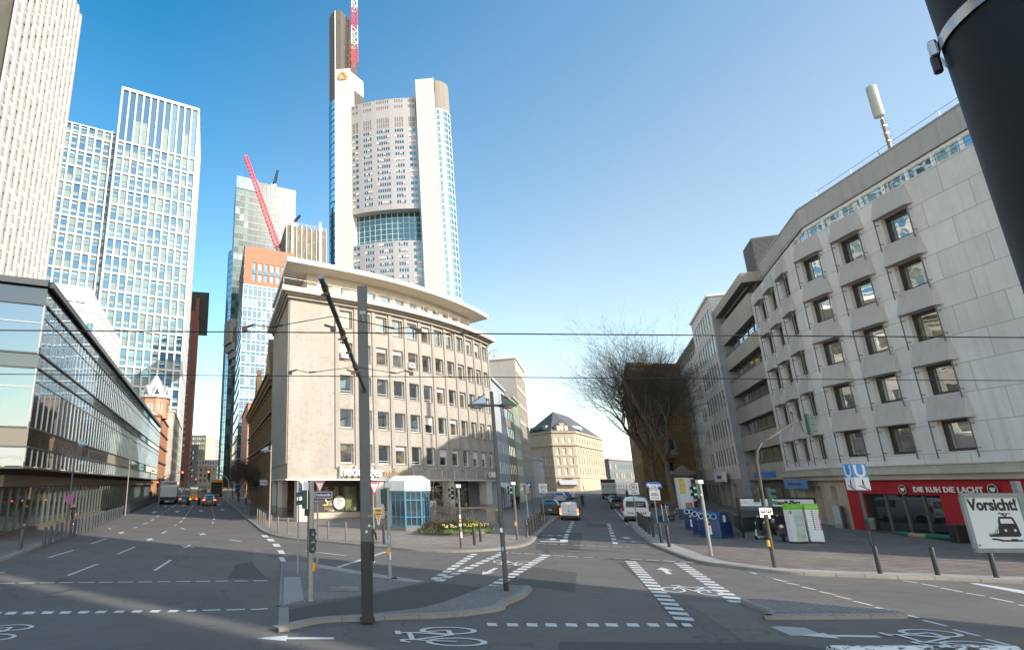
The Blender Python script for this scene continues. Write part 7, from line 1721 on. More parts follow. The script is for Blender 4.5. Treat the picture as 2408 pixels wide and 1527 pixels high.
t = thing('lift_house', 'octagonal lift house with blue framed glass and a white cap roof', 'lift', g); r = 1.72
oc = lambda r_, k: (r_ * math.cos(R(22.5 + 45 * k + 8)), r_ * math.sin(R(22.5 + 45 * k + 8)))
q = MB(); q.prism([oc(r + .15, k) for k in range(8)], -.05, .32, ENTC); q.obj('plinth', t); q = MB()
for k in range(8):
 a_, b_ = oc(r, k), oc(r, k + 1); q.face(((*a_, .35), (*b_, .35), (*b_, 3.0), (*a_, 3.0)), LIFTG)
q.obj('glass_walls', t); q = MB()
for k in range(8):
 a_, b_ = Vector(oc(r + .02, k)), Vector(oc(r + .02, k + 1)); q.bar((*a_, .32), (*a_, 3.05), .13, .13, LIFTB)
 for f in (.33, .67): c_ = a_.lerp(b_, f); q.bar((*c_, .35), (*c_, 3.0), .06, .07, LIFTB)
 for z in (.38, 1.05, 2.35, 2.98): q.bar((*a_, z), (*b_, z), .06, .08, LIFTB)
q.obj('frames', t); q = MB(); q.box(-.9, .1, .35, -.6, .5, 2.9, GREYF); q.box(.5, -.3, .35, .75, .2, 2.9, BEIGE); q.obj('lift_shaft_rails', t)
q = MB(); rings = [[(*oc(r_, k), z) for k in range(8)] for r_, z in ((r + .18, 3.05), (r + .18, 3.85), (r - .45, 4.25))]; q.grid(rings, WHITER, False, True); q.face(rings[-1], WHITER); q.obj('cap_roof', t)
q = MB()
for k in (4, 5, 6): a_ = Vector(oc(r + .19, k)); b_ = Vector((oc(r - .44, k)[0], oc(r - .44, k)[1])); q.bar((*a_, 3.05), (*a_, 3.85), .02, .02, GREYF); q.bar((*a_, 3.85), (*b_, 4.26), .02, .02, GREYF)
q.obj('cap_seams', t)
for k, off in ((6, -.03), (3, 0)):
 a_, b_ = Vector(oc(r + .185, k)), Vector(oc(r + .185, k + 1)); c_ = a_.lerp(b_, .5); an = math.atan2((b_ - a_).y, (b_ - a_).x); q = MB(); T = TR3(c_.x, c_.y, 3.4, an); b2 = MB(); b2.box(-.2, -.03, -.26, .2, 0, .26, ULT); b2.add(ushape(.3, SW), Matrix.Translation((0, -.035, -.02))); q.add(b2, T); q.obj('metro_plate', t)
bed = [gxy(p) for p in [TM(1490, 495), TM(1560, 508), TM(1750, 513), TM(1950, 510), TM(2100, 498), TM(2140, 460), TM(2110, 432), TM(1800, 440), TM(1610, 448)]]
t = thing('flower_bed', 'raised flower bed with a stone edge beside the blue lift house', 'flower bed', (bed[0].x, bed[0].y, .1)); o_ = Vector(t.location)
SOIL = paint('soil', (.045, .03, .02), .95, .3, 6, bmp=.6); BEDK = stone('bed_kerb', (.22, .17, .125), .8, .5, .015, var=.15, stain=.4)
q = MB()
for i in range(len(bed)): a_, b_ = bed[i], bed[(i + 1) % len(bed)]; q.bar((a_.x, a_.y, .27), (b_.x, b_.y, .27), .22, .36, BEDK)
q.obj('stone_edge', t, o_); q = MB(); q.face([(p.x, p.y, .38) for p in bed][::-1], SOIL); q.obj('soil', t, o_)
t = thing('stair_railing', 'beige steel railing with vertical bars round the stair opening behind the flower bed', 'railing', G(*TM(1600, 440), z=.115)); o_ = Vector(t.location); RAILM = paint('rail_beige', (.30, .26, .20), .5, .1, 3, metal=.2)
pts = [G(*TM(1600, 438), z=.115), G(*TM(2105, 436), z=.115), G(*TM(2172, 395), z=.115)]; pts.insert(0, pts[0] + Vector((1.3, 6, 0)))
for a_, b_ in zip(pts[:-1], pts[1:]):
 q = MB(); L = (b_ - a_).length; zt = 1.75; q.bar((a_.x, a_.y, zt), (b_.x, b_.y, zt), .1, .1, RAILM); q.bar((a_.x, a_.y, .45), (b_.x, b_.y, .45), .06, .06, RAILM); n_ = int(L / .16)
 for i in range(n_ + 1): c_ = a_ + (b_ - a_) * i / n_; wd = .025 if i % 11 else .07; q.bar((c_.x, c_.y, .1), (c_.x, c_.y, zt), wd, wd, RAILM)
 q.obj('railing_side', t, o_)
BOLD = paint('bollard_grey', (.055, .065, .075), .45, .15, 4, metal=.2); BOLW = paint('bollard_warm', (.16, .13, .10), .5, .15, 4); BOLK = paint('bollard_black', (.022, .022, .024), .5, .15, 4); BOLB = paint('bollard_bronze', (.10, .075, .05), .5, .2, 4, metal=.3)
def bol_proto(name, kind):
 t = thing(name, 'x', 'bollard'); q = MB()
 if kind == 'cap': q.lathe([(.095, -.05), (.095, .93)], BOLD, 16); q.obj('post', t); q = MB(); q.lathe([(.102, .93), (.102, .955), (.085, 1.0), (.04, 1.03), (0, 1.035)], BOLD, 16); q.obj('cap', t)
 elif kind == 'slim': q.lathe([(.058, -.05), (.058, 1.0), (.05, 1.02), (0, 1.025)], BOLW, 12); q.obj('post', t)
 elif kind == 'black': q.lathe([(.075, -.05), (.075, .98), (.066, 1.0), (0, 1.005)], BOLK, 14); q.obj('post', t)
 else: q.lathe([(.11, -.05), (.11, .06), (.06, .12), (.055, .75), (.085, .78), (.085, .82), (.05, .86), (.045, .96), (.065, 1.0), (.05, 1.06), (0, 1.09)], BOLB, 14); q.obj('post', t)
 return t
def bollards(proto, pts, grp, labs, scale=1.0, z=.115):
 for i, uv in enumerate(pts):
  g = G(*uv, z=z if G(*uv).y < 70 else None); 
  if G(*uv).y >= 70: g.z += z
  o = proto if i == 0 else dup(proto, g); o.location = g; o.scale = (scale,) * 3; o['label'] = labs(i, len(pts)); o['group'] = grp
ordn = ['first', 'second', 'third', 'fourth', 'fifth', 'sixth', 'seventh', 'eighth', 'ninth', 'tenth', 'eleventh', 'twelfth', 'thirteenth', 'fourteenth', 'fifteenth', 'sixteenth', 'seventeenth', 'eighteenth', 'nineteenth', 'twentieth', 'twenty first', 'twenty second', 'twenty third', 'twenty fourth', 'twenty fifth', 'twenty sixth']
ptsL = [(180, 628), (390, 602), (445, 577), (497, 557), (543, 538), (627, 510), (665, 493), (703, 480), (737, 468), (770, 458), (800, 446), (833, 435), (858, 425), (882, 416), (907, 405), (935, 392), (957, 381), (977, 373), (997, 365), (1017, 357), (1037, 349), (1056, 342), (1074, 336), (1091, 330), (1106, 325)]
bollards(bol_proto('bollard', 'cap'), [TL(*p) for p in ptsL], 'bollards along the left kerb', lambda i, n: f'grey round topped bollard, {ordn[i]} from the near end of the left kerb row', 1.06)
ptsM = [(40, 372), (58, 382), (72, 396), (92, 411), (108, 423), (165, 453), (227, 471), (313, 488), (676, 534), (833, 548)]
bollards(bol_proto('bollard', 'slim'), [TM(*p) for p in ptsM], 'slim bollards at the corner house', lambda i, n: f'slim brown bollard, {ordn[i]} from the left in the row round the corner house', 1.12)
bollards(bol_proto('bollard', 'black'), [TM(1175, 580), TM(1985, 588), TM(2040, 558)], 'dark bollards by the lift', lambda i, n: ['slim dark bollard in front of the blue lift house', 'left one of two dark bollards in front of the flower bed', 'right one of two dark bollards in front of the flower bed'][i], 1.12)
def Z3(x, y): return ((1980 + x / 4.816) / 1.5995, (1780 + y / 4.816) / 1.5995)
bollards(bol_proto('bollard', 'turned'), [Z3(*p) for p in [(15, 1150), (60, 1110), (105, 1065), (160, 1032), (200, 998), (235, 968), (265, 937), (310, 905), (360, 862), (402, 818)]], 'turned bollards along the narrow street', lambda i, n: f'turned bronze bollard, {ordn[i]} from the near end on the left of the narrow street', 1.1)
bollards(bol_proto('bollard', 'black'), [Z3(*p) for p in [(2045, 945), (2080, 978), (2120, 1012), (2165, 1052), (2225, 1093), (2300, 1145)]] + [TC(1400, 572), TC(1468, 607)], 'black bollards along the plaza kerb', lambda i, n: f'black straight bollard, {ordn[n - 1 - i]} from the near end of the plaza kerb row', 1.2)
bollards(bol_proto('bollard', 'black'), [TR(1095, 845), TR(1610, 858), TR(2135, 880)], 'black bollards at the right edge', lambda i, n: ['leftmost of three black bollards near the right edge', 'middle of three black bollards near the right edge', 'black bollard in front of the tram warning sign'][i], 1.08)
t = thing('pavement_railing', 'dark railing along the kerb behind the bollards of the glass hall', 'railing', G(*TL(1125, 322))); o_ = Vector(t.location); q = MB(); a_, b_ = G(*TL(1125, 322)), G(*TL(1412, 196))
for z in (.15, 1.1): q.bar((a_.x, a_.y, a_.z + z + .1), (b_.x, b_.y, b_.z + z + .1), .05, .05, BOLD)
for i in range(90): c_ = a_ + (b_ - a_) * i / 89; q.bar((c_.x, c_.y, c_.z), (c_.x, c_.y, c_.z + 1.2), .03, .03, BOLD)
q.obj('railing_bars', t, o_)
dk = paint('pole_dark_paint', (.014, .0145, .015), .6, .2, 6, bmp=.03, spec=.2); STEEL = paint('band_steel', (.45, .45, .46), .25, .08, 12, metal=.9)
t = thing('dark_mast', 'dark steel mast with a shiny band cutting into the upper right corner', 'mast', (1.03, .62, 0)); q = MB(); q.lathe([(.15, 0), (.15, 8)], dk, 48); q.obj('shaft', t)
def ring_at(z, tilt, r, w, m, y0=0):
 q = MB(); a_ = []; b_ = []
 for k in range(49): an = 2 * math.pi * k / 48; x, y = r * math.cos(an), r * math.sin(an); zz_ = z + tilt * x; a_.append((x, y, zz_ - w / 2)); b_.append((x, y, zz_ + w / 2))
 q.grid([a_, b_], m, True); return q
pz = P(2240, 110, .62 + .02); q = ring_at(4.33, .0, .154, .018, STEEL); q.obj('steel_band', t)
q = MB(); an = R(136); c_ = (.158 * math.cos(an), .158 * math.sin(an), 4.33); T = TR3(*c_, an + R(90)); q.rbox(-.008, -.006, -.012, .010, .004, .014, STEEL, .003, T); q.rbox(-.010, -.007, -.036, .004, .003, -.008, SBK, .003, T); q.obj('band_buckle', t)
t = thing('tram_warning_sign', 'white warning board with a black tram picture in a galvanised frame', 'sign', P(2344, 1227, 6.1)); s = .275
FRG = paint('frame_galvanised', (.26, .29, .29), .55, .15, 8, metal=.5); PLW = paint('board_white', (.62, .64, .64), .45, .05, 3)
q = MB(); q.box(-s, 0, -.245, s, .006, .245, PLW); q.obj('plate', t); q = MB()
for z in (-.262, .262): q.box(-.30, -.014, z - .02, .30, .012, z + .02, FRG)
for x in (-.292, .292): q.box(x - .02, -.013, -.245, x + .02, .011, .245, FRG)
q.obj('frame', t); q = MB(); q.add(text_mb('Vorsicht!', .155, SBK, .002, bold=.005), Matrix.Translation((0, -.003, .165)) @ Matrix.Scale(.86, 4, (1, 0, 0))); q.obj('lettering', t)
q = MB(); F_ = lambda pts, m, y: q.face([(x, y, z) for x, z in pts], m)
F_([(.0, -.135), (.185, -.135), (.205, -.12), (.19, -.02), (.17, .045), (.155, .055), (.03, .055), (.02, .045), (-.0, -.04), (-.06, -.095), (-.115, -.105), (-.115, -.135)], SBK, -.002); F_([(.035, .035), (.145, .035), (.165, -.01), (.03, -.01)], PLW, -.003)
for x in (.06, .155): disc(q, x, -.075, .013, -.003, PLW, 14)
for k in range(5): F_([(-.105 + .02 * k, -.118 + .004 * k), (-.095 + .02 * k, -.117 + .004 * k), (-.09 + .02 * k, -.088 + .013 * k), (-.1 + .02 * k, -.094 + .012 * k)], PLW, -.003)
F_([(-.1, -.15), (-.05, -.15), (.02, -.165), (.09, -.165), (.09, -.155), (.155, -.155), (.155, -.165), (.205, -.165), (.205, -.18), (.0, -.18), (-.06, -.165), (-.1, -.165)], SBK, -.002)
for a_, b_ in (((.03, .085), (.15, .085)), ((.06, .085), (.09, .055)), ((.12, .085), (.09, .055)), ((.045, .092), (.09, .072))): q.bar((a_[0], -.002, a_[1]), (b_[0], -.002, b_[1]), .003, .007, SBK)
q.obj('tram_picture', t); q = MB()
for x, z in ((-.24, .215), (.24, .215), (-.24, -.215), (.24, -.215)): q.lathe([(.011, 0), (.011, .004), (.004, .006)], FRG, 10, T=Matrix.Translation((x, -.001, z)) @ Matrix.Rotation(R(90), 4, 'X'))
q.obj('screws', t); q = MB(); q.box(.33, .02, -2.2, .38, .07, .4, FRG); q.box(-.2, .012, -.1, .34, .03, -.06, FRG); q.obj('support_post', t)
t = thing('handrail', 'white handrail tube with flaking black paint at the bottom right edge', 'handrail', P(2150, 1526, 3.2))
m, nt, b = newmat('flaking_paint'); tc_ = N(nt, 'ShaderNodeTexCoord'); mp_ = N(nt, 'ShaderNodeMapping'); mp_.inputs['Scale'].default_value = (6, 30, 30); nt.links.new(tc_.outputs['Object'], mp_.inputs[0]); nt.links.new(mixc(nt, ramp(nt, noise(nt, mp_.outputs[0], 1.5, 5, .7), .52, .56), (.55, .56, .56), (.02, .02, .022)), b.inputs['Base Color']); b.inputs['Roughness'].default_value = .45
l_, r_ = P(1953, 1530, 3.2) - Vector(t.location), P(2390, 1530, 3.2) - Vector(t.location); q = MB(); q.tube([l_, r_ * .5 + l_ * .5, r_], .028, m, 16); q.obj('rail', t); q = MB(); q.tube([r_, r_ + Vector((0, 0, -.25)), (r_.x, r_.y, -3.0)], .026, m, 12); q.obj('upright', t)
# ================================================================ vehicles
TYRE = paint('tyre_rubber', (.016, .016, .016), .8, .2, 6); RIM = paint('wheel_rim', (.32, .32, .33), .35, .1, 5, metal=.8); CARG = glass('car_glass', (.010, .012, .013), .18, wave=.02); TRIM = paint('car_trim_black', (.016, .016, .017), .55, .15, 4)
LRED = paint('tail_lens_red', (.28, .008, .01), .2, .05, 5); LBRK = emit('brake_light', (1.0, .10, .05), 2.2); LAMB = emit('indicator_light', (1.0, .42, .05), 2.0); PLATEW = paint('number_plate', (.62, .62, .62), .4, .04, 4); CHRM = paint('chrome_trim', (.5, .5, .5), .2, .05, 5, metal=.95)
def carpaint(n, c): return paint(n, c, .32, .05, 1.0, coat=.7, spec=.5)
def wheel(t, x, y, r, w, sc=1):
 T = Matrix.Translation((x, y, r)) @ Matrix.Rotation(R(90), 4, 'Y'); q = MB()
 q.lathe([(r * .62, -w / 2), (r * .92, -w / 2), (r, -w * .32), (r, w * .32), (r * .92, w / 2), (r * .62, w / 2)], TYRE, 22, T=T); o = q.obj('wheel', t)
 q = MB(); q.lathe([(0, -w * .40), (r * .2, -w * .42), (r * .64, -w * .34), (r * .64, w * .34), (r * .2, w * .42), (0, w * .40)], RIM, 16, T=T); q.obj('rim', o)
def body_loft(st, m):
 q = MB(); rows = []
 for y, zl, zb, zt, wb, wt in st:
  h = [(-wb * .90, zl), (-wb * .985, zl + .12), (-wb, zl + (zb - zl) * .55), (-wb * .975, zb), (-(wt + (wb - wt) * .18), zb + (zt - zb) * .72), (-wt * .88, zt - (zt - zb) * .06 - .005), (-wt * .55, zt)]
  rows.append([(x, y, z) for x, z in h] + [(-x, y, z) for x, z in h[::-1]])
 q.grid(rows, m, True); q.face(rows[0][::-1], m); q.face(rows[-1], m); return q
def lerp_st(st, y):
 for a, b in zip(st[:-1], st[1:]):
  if a[0] <= y <= b[0]: f = (y - a[0]) / (b[0] - a[0] + 1e-9); return [a[k] + (b[k] - a[k]) * f for k in range(6)]
 return list(st[-1])
def side_glass(q, st, y0, y1, lo=.05, hi=.86, n=5):
 for s in (-1, 1):
  a_, b_ = [], []
  for i in range(n + 1):
   y, zl, zb, zt, wb, wt = lerp_st(st, y0 + (y1 - y0) * i / n)
   def px_(f): 
    if f <= .72: return wb * .975 + (wt + (wb - wt) * .18 - wb * .975) * f / .72
    return (wt + (wb - wt) * .18) + (wt * .88 - (wt + (wb - wt) * .18)) * (f - .72) / .28
   a_.append((s * (px_(lo) + .012), y, zb + (zt - zb) * lo)); b_.append((s * (px_(hi * .83) + .012), y, zb + (zt - zb) * hi * .83))
  q.grid([a_, b_], CARG, True)
SED = [(0, .42, .86, .98, .80, .62), (.05, .30, .90, 1.02, .86, .66), (.35, .24, .94, 1.05, .90, .68), (.62, .22, .95, 1.08, .905, .68), (1.25, .20, .95, 1.40, .91, .63), (1.7, .20, .95, 1.46, .91, .62), (2.6, .20, .94, 1.44, .91, .62), (3.35, .20, .92, 1.08, .90, .66), (3.6, .22, .90, .98, .90, .68), (4.4, .26, .76, .84, .86, .64), (4.6, .40, .62, .70, .74, .58)]
HAT = [(0, .40, .92, 1.0, .80, .62), (.05, .30, .95, 1.06, .85, .66), (.35, .24, .97, 1.36, .88, .62), (.75, .22, .97, 1.50, .89, .61), (2.3, .22, .95, 1.50, .89, .61), (3.0, .22, .93, 1.12, .88, .66), (3.3, .24, .90, .98, .88, .68), (3.9, .28, .76, .84, .84, .64), (4.1, .42, .62, .70, .72, .58)]
SUV = [(0, .50, 1.05, 1.16, .86, .66), (.06, .38, 1.08, 1.25, .92, .70), (.35, .32, 1.10, 1.66, .955, .66), (.7, .30, 1.10, 1.78, .96, .66), (2.7, .30, 1.08, 1.76, .96, .66), (3.3, .30, 1.05, 1.26, .95, .70), (3.6, .32, 1.02, 1.10, .95, .72), (4.5, .36, .88, .98, .90, .68), (4.7, .5, .74, .82, .8, .62)]
VAN = [(0, .34, 1.02, 1.70, .86, .70), (.05, .26, 1.03, 1.80, .905, .74), (.3, .22, 1.04, 1.85, .915, .76), (2.6, .22, 1.04, 1.84, .915, .75), (3.25, .22, 1.0, 1.32, .91, .72), (3.5, .24, .98, 1.06, .90, .72), (4.2, .30, .8, .88, .85, .66), (4.35, .42, .66, .74, .76, .6)]
BVAN = [(0, .36, 1.12, 1.76, .90, .74), (.05, .28, 1.13, 1.86, .955, .79), (.35, .24, 1.14, 1.91, .965, .81), (3.5, .24, 1.14, 1.90, .965, .80), (4.2, .24, 1.08, 1.36, .96, .76), (4.5, .26, 1.04, 1.12, .95, .76), (5.0, .32, .86, .94, .90, .68), (5.15, .44, .7, .78, .8, .62)]
def place(uvL, uvR, W, vb):
 """ground centre and scale from the pixel span of the rear"""
 g = G((uvL + uvR) / 2, vb); d = P(uvR, vb, g.y).x - P(uvL, vb, g.y).x; return g, d / W
def car(name, lab, cat, st, m, g, rz, sc, wb=(.75, .78), wr=.32, grp=None, brake=False, rearg=True, lights='low', plate_=True, ind=False, rear_y=None, side=(1.0, 3.0), facing=1):
 t = thing(name, lab, cat, g, rz, grp, sc); L = st[-1][0]; hw = max(s[4] for s in st)
 body_loft(st, m).obj('body', t); q = MB(); side_glass(q, st, *side); q.obj('side_windows', t)
 for y in (wb[0], L - wb[1]):
  for s in (-1, 1): wheel(t, s * (hw - .10), y, wr, .22)
 q = MB(); q.rbox(-hw * .93, -.06, .26, hw * .93, .10, .50, TRIM if st in (VAN, BVAN) else m, .05); q.obj('bumper', t)
 s1 = st[1]
 zb = s1[2]
 for s in (-1, 1):
  q = MB(); lm = LBRK if brake else LRED
  if lights == 'high': q.rbox(s * hw * .955 - .075, -.03, zb - .28, s * hw * .955 + .065, .10, zb + .18, lm, .03); q.rbox(s * hw * .955 - .07, -.035, zb - .4, s * hw * .955 + .06, .10, zb - .29, LAMB if ind else SW, .02)
  else: q.rbox(s * hw * .80 - .19, -.03, zb - .16, s * hw * .80 + .17, .14, zb + .0, lm, .03)
  q.obj('tail_light', t)
 if plate_: q = MB(); zp = .62 if st in (VAN, BVAN, SUV) else .56; q.box(-.27, -.075, zp, .27, -.062, zp + .12, PLATEW); q.box(-.27, -.077, zp, -.23, -.0755, zp + .12, SBL); q.add(text_mb('F KL 482', .1, SBK, .001), Matrix.Translation((.02, -.078, zp + .06)) @ Matrix.Scale(.8, 4, (1, 0, 0))); q.obj('number_plate', t)
 if rearg:
  a_, b_ = rear_y or (st[1], st[3]); q = MB(); pts = []
  for sy in (a_, b_): pts.append(sy)
  y0, z0 = a_[0], a_[3] * .35 + a_[2] * .65 if st not in (SED,) else a_[3]; y1, z1 = b_[0], b_[3]
  if st is SED: y0, z0, y1, z1 = .70, 1.12, 1.28, 1.40; w0, w1 = .58, .50
  elif st is HAT: y0, z0, y1, z1 = .07, 1.08, .42, 1.40; w0, w1 = .64, .54
  elif st is SUV: y0, z0, y1, z1 = .07, 1.27, .40, 1.66; w0, w1 = .70, .58
  else: y0, z0, y1, z1 = -.008, 1.16, -.005, 1.62; w0, w1 = .72, .66
  q.face([(-w0, y0 - .025, z0), (w0, y0 - .025, z0), (w1, y1 - .03, z1), (-w1, y1 - .03, z1)], CARG); q.obj('rear_window', t)
 q = MB(); ym = side[1] - .15
 for s in (-1, 1): q.rbox(s * (hw + .10) - .09, ym, 1.0 if st not in (SED, HAT) else .93, s * (hw + .10) + .09, ym + .1, 1.18 if st not in (SED, HAT) else 1.07, TRIM, .03)
 q.obj('mirrors', t); return t
RZL, RZR = R(11.4), R(-24.3)
def Z2(x, y): return ((560 + x * .20953) / 1.5995, (1640 + y * .20953) / 1.5995)
def zs(x0, x1, yb, W): 
 a_, b_ = Z3(x0, yb), Z3(x1, yb); return place(a_[0], b_[0], W, a_[1])
DKB_ = carpaint('paint_black', (.012, .012, .014)); WHV = carpaint('paint_white', (.66, .66, .66)); BLV = carpaint('paint_blue', (.03, .09, .22)); REDV = carpaint('paint_red', (.22, .02, .025)); SILV = carpaint('paint_pale_blue', (.42, .50, .56)); DBL = carpaint('paint_dark_blue', (.015, .03, .06))
g, sc = zs(618, 955, 845, 1.98)
t = car('delivery_van', 'white windowless delivery van driving away on the narrow street with lit rear lamps', 'van', VAN, WHV, g, RZR, sc, lights='high', brake=True, ind=True, rearg=False, wr=.31)
q = MB(); q.box(-.012, -.012, .55, .012, .02, 1.66, GREYF); q.box(-.15, -.03, 1.72, .15, .03, 1.78, LBRK); q.obj('door_seam', t); q = MB(); q.rbox(-.14, -.05, .96, .06, .02, 1.02, TRIM, .01); q.obj('door_handle', t)
q = MB(); q.add(text_mb('Kurier 24', .13, REDV, .002), Matrix.Translation((.45, -.02, .92))); q.obj('lettering', t)
g, sc = zs(258, 590, 768, 2.05); car('parked_car', 'black off road car parked at the left kerb of the narrow street', 'car', SUV, DKB_, g, RZR, sc, wr=.38, grp='cars parked in the narrow street', side=(.9, 3.1))
g, sc = zs(490, 720, 520, 1.95); car('parked_car', 'pale blue car parked behind the black off road car', 'car', HAT, SILV, g, RZR, sc, grp='cars parked in the narrow street', side=(.8, 2.8))
g, sc = zs(640, 815, 487, 2.0); car('parked_car', 'tall blue and dark red car parked in front of the pale blue car', 'car', SUV, BLV, g, RZR, sc, grp='cars parked in the narrow street', side=(.9, 3.1), wr=.38)
g, sc = zs(745, 880, 460, 1.98); car('parked_van', 'white van at the front of the row parked on the left', 'van', BVAN, WHV, g, RZR, sc, lights='high', rearg=False, side=(3.0, 3.9), wr=.34, grp='cars parked in the narrow street')
g, sc = zs(1778, 2262, 888, 2.08)
t = car('parked_van', 'white van with a tinted rear window parked by the plaza kerb', 'van', BVAN, WHV, g, RZR + R(-4), sc, lights='high', side=(2.2, 3.9), wr=.34)
q = MB()
for s in (-1, 1):
 for k in range(3): q.face([(s * (.25 + .14 * k), -.02, .66), (s * (.33 + .14 * k), -.02, .66), (s * (.39 + .14 * k), -.02, .80), (s * (.31 + .14 * k), -.02, .80)][::s], SR_)
q.obj('warning_stripes', t); q = MB(); q.add(text_mb('Service vor Ort', .10, SW, .002), Matrix.Translation((.25, -.06, 1.45))); q.add(text_mb('24 Stunden', .10, SW, .002), Matrix.Translation((.25, -.065, 1.33))); q.obj('window_lettering', t)
g, sc = zs(1528, 1775, 640, 1.98); OPEN_ = t = car('open_car', 'black estate car with its tailgate raised beside the plaza trees', 'car', HAT, DKB_, g, RZR, sc, grp=None, rearg=False, side=(.8, 2.8))
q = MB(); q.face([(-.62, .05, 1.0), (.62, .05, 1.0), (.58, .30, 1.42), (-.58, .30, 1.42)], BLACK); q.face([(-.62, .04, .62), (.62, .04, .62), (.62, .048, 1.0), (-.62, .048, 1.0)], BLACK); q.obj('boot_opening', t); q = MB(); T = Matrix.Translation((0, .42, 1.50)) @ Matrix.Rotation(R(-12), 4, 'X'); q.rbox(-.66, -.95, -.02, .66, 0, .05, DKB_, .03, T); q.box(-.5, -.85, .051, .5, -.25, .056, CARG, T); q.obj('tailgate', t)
t = thing('cardboard_box', 'tall brown cardboard box standing behind the open boot', 'box', G(*Z3(1618, 636)), RZR); q = MB(); q.rbox(-.42, -.3, 0, .42, .3, 1.3, paint('cardboard', (.20, .11, .055), .85, .12, 3), .02); q.box(-.42, -.303, .6, .42, -.301, .66, BEIGE); q.obj('carton', t)
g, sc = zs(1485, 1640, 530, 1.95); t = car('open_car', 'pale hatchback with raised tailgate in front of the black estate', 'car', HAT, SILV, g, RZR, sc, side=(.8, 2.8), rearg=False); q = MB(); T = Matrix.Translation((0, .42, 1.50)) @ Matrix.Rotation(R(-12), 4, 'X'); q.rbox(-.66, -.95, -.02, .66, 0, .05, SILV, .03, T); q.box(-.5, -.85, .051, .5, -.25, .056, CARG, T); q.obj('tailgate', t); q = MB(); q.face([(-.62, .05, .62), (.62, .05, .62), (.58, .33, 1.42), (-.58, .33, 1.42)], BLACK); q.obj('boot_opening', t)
def box_truck(lab, g, rz, sc, mbox, mdoor, grp=None, W=2.5, Hb=3.5, L=6.2, dark_top=False):
 t = thing('box_truck', lab, 'truck', g, rz, grp, sc); q = MB(); q.rbox(-W / 2, 0, 1.05, W / 2, L, Hb, mbox, .04); q.obj('cargo_box', t); q = MB()
 q.box(-W / 2 + .06, -.03, 1.15, W / 2 - .06, -.004, Hb - .75, mdoor); q.obj('tail_lift', t); q = MB(); q.box(-W / 2 + .1, .1, .62, W / 2 - .1, L, 1.04, TRIM); q.box(-W / 2 + .02, -.1, .55, W / 2 - .02, .1, .78, TRIM); q.obj('chassis', t)
 for y in (1.2, L - .2):
  for s in (-1, 1): wheel(t, s * (W / 2 - .2), y, .48, .34)
 for s in (-1, 1): q = MB(); q.rbox(s * (W / 2 - .28) - .2, -.13, .6, s * (W / 2 - .28) + .2, -.09, .72, LRED, .02); q.obj('tail_light', t)
 q = MB(); q.rbox(-1.05, L + .1, .6, 1.05, L + 1.9, 2.5, mbox, .15); q.obj('cab', t); q = MB(); q.box(-.3, -.12, .42, .3, -.105, .54, PLATEW); q.obj('number_plate', t); return t
a_, b_ = Z2(172, 1210), Z2(478, 1222); g, sc = place(a_[0], b_[0], 2.5, 1195 - 10)
PALEB = carpaint('paint_pale_grey', (.55, .58, .58)); GREYT = paint('truck_grey_band', (.30, .31, .31), .5, .06, 2)
t = box_truck('pale grey box truck with a tail lift seen from behind on the left street', g, RZL, sc, PALEB, paint('tail_lift_pale', (.46, .50, .50), .45, .06, 2, stain=.2), Hb=3.3)
q = MB(); q.box(-1.16, -.02, 2.72, 1.16, -.004, 3.22, GREYT); q.box(-1.0, -.028, 2.84, -.52, -.021, 3.1, SR_); q.add(text_mb('DB', .2, SW, .002, bold=.01), Matrix.Translation((-.76, -.032, 2.97))); q.add(text_mb('SCHENKER', .30, SBK, .002, bold=.008), Matrix.Translation((.32, -.03, 2.97))); q.obj('lettering_panel', t)
q = MB(); q.add(text_mb('www.dbschenker.com', .13, GRN_, .002), Matrix.Translation((.1, -.036, 1.95))); q.obj('lettering', t)
a_, b_ = Z3(1388, 470), Z3(1632, 470); g, sc = place(a_[0], b_[0], 2.5, a_[1] - 1)
t = box_truck('white box truck with a dark open top edge standing in the narrow street', g, RZR, sc, WHV, paint('truck_door', (.5, .5, .5), .5, .05, 2), Hb=3.6); q = MB(); q.box(-1.2, -.03, 2.95, 1.2, -.005, 3.55, paint('dark_brown_band', (.05, .03, .02), .6, .2, 2)); q.obj('roller_gap', t); q = MB(); q.add(text_mb('Autovermietung', .2, SBK, .002), Matrix.Translation((.15, -.04, 2.3))); q.face([(-.85, -.04, 2.2), (-.65, -.04, 2.2), (-.75, -.04, 2.42)], SBL); q.obj('lettering', t)
for s in (-1, 1):
 q = MB()
 for k in range(3): q.face([(s * 1.0 - .16, -.036, 1.95 + .18 * k), (s * 1.0 + .16, -.036, 2.05 + .18 * k), (s * 1.0 + .16, -.036, 2.14 + .18 * k), (s * 1.0 - .16, -.036, 2.04 + .18 * k)], SR_)
 q.obj('warning_plate', t)
a_, b_ = Z2(948, 1255), Z2(1208, 1255); g, sc = place(a_[0], b_[0], 1.98, a_[1] - 1); car('saloon_car', 'black saloon car braking on the left street nearest of the traffic', 'car', SED, DKB_, g, RZL, sc, brake=True, side=(1.2, 3.2))
a_, b_ = Z2(530, 1220), Z2(725, 1220); g, sc = place(a_[0], b_[0], 1.95, a_[1] - 1); car('hatchback_car', 'dark blue hatchback beside the yellow wheel loader', 'car', HAT, DBL, g, RZL, sc, brake=True, side=(.8, 2.8))
a_, b_ = Z2(680, 1240), Z2(905, 1240); g, sc = place(a_[0], b_[0], 2.0, a_[1] - 1)
t = thing('wheel_loader', 'yellow wheel loader with a black cab driving away on the left street', 'wheel loader', g, RZL, sc=sc); YLW = paint('loader_yellow', (.62, .30, .01), .45, .06, 2)
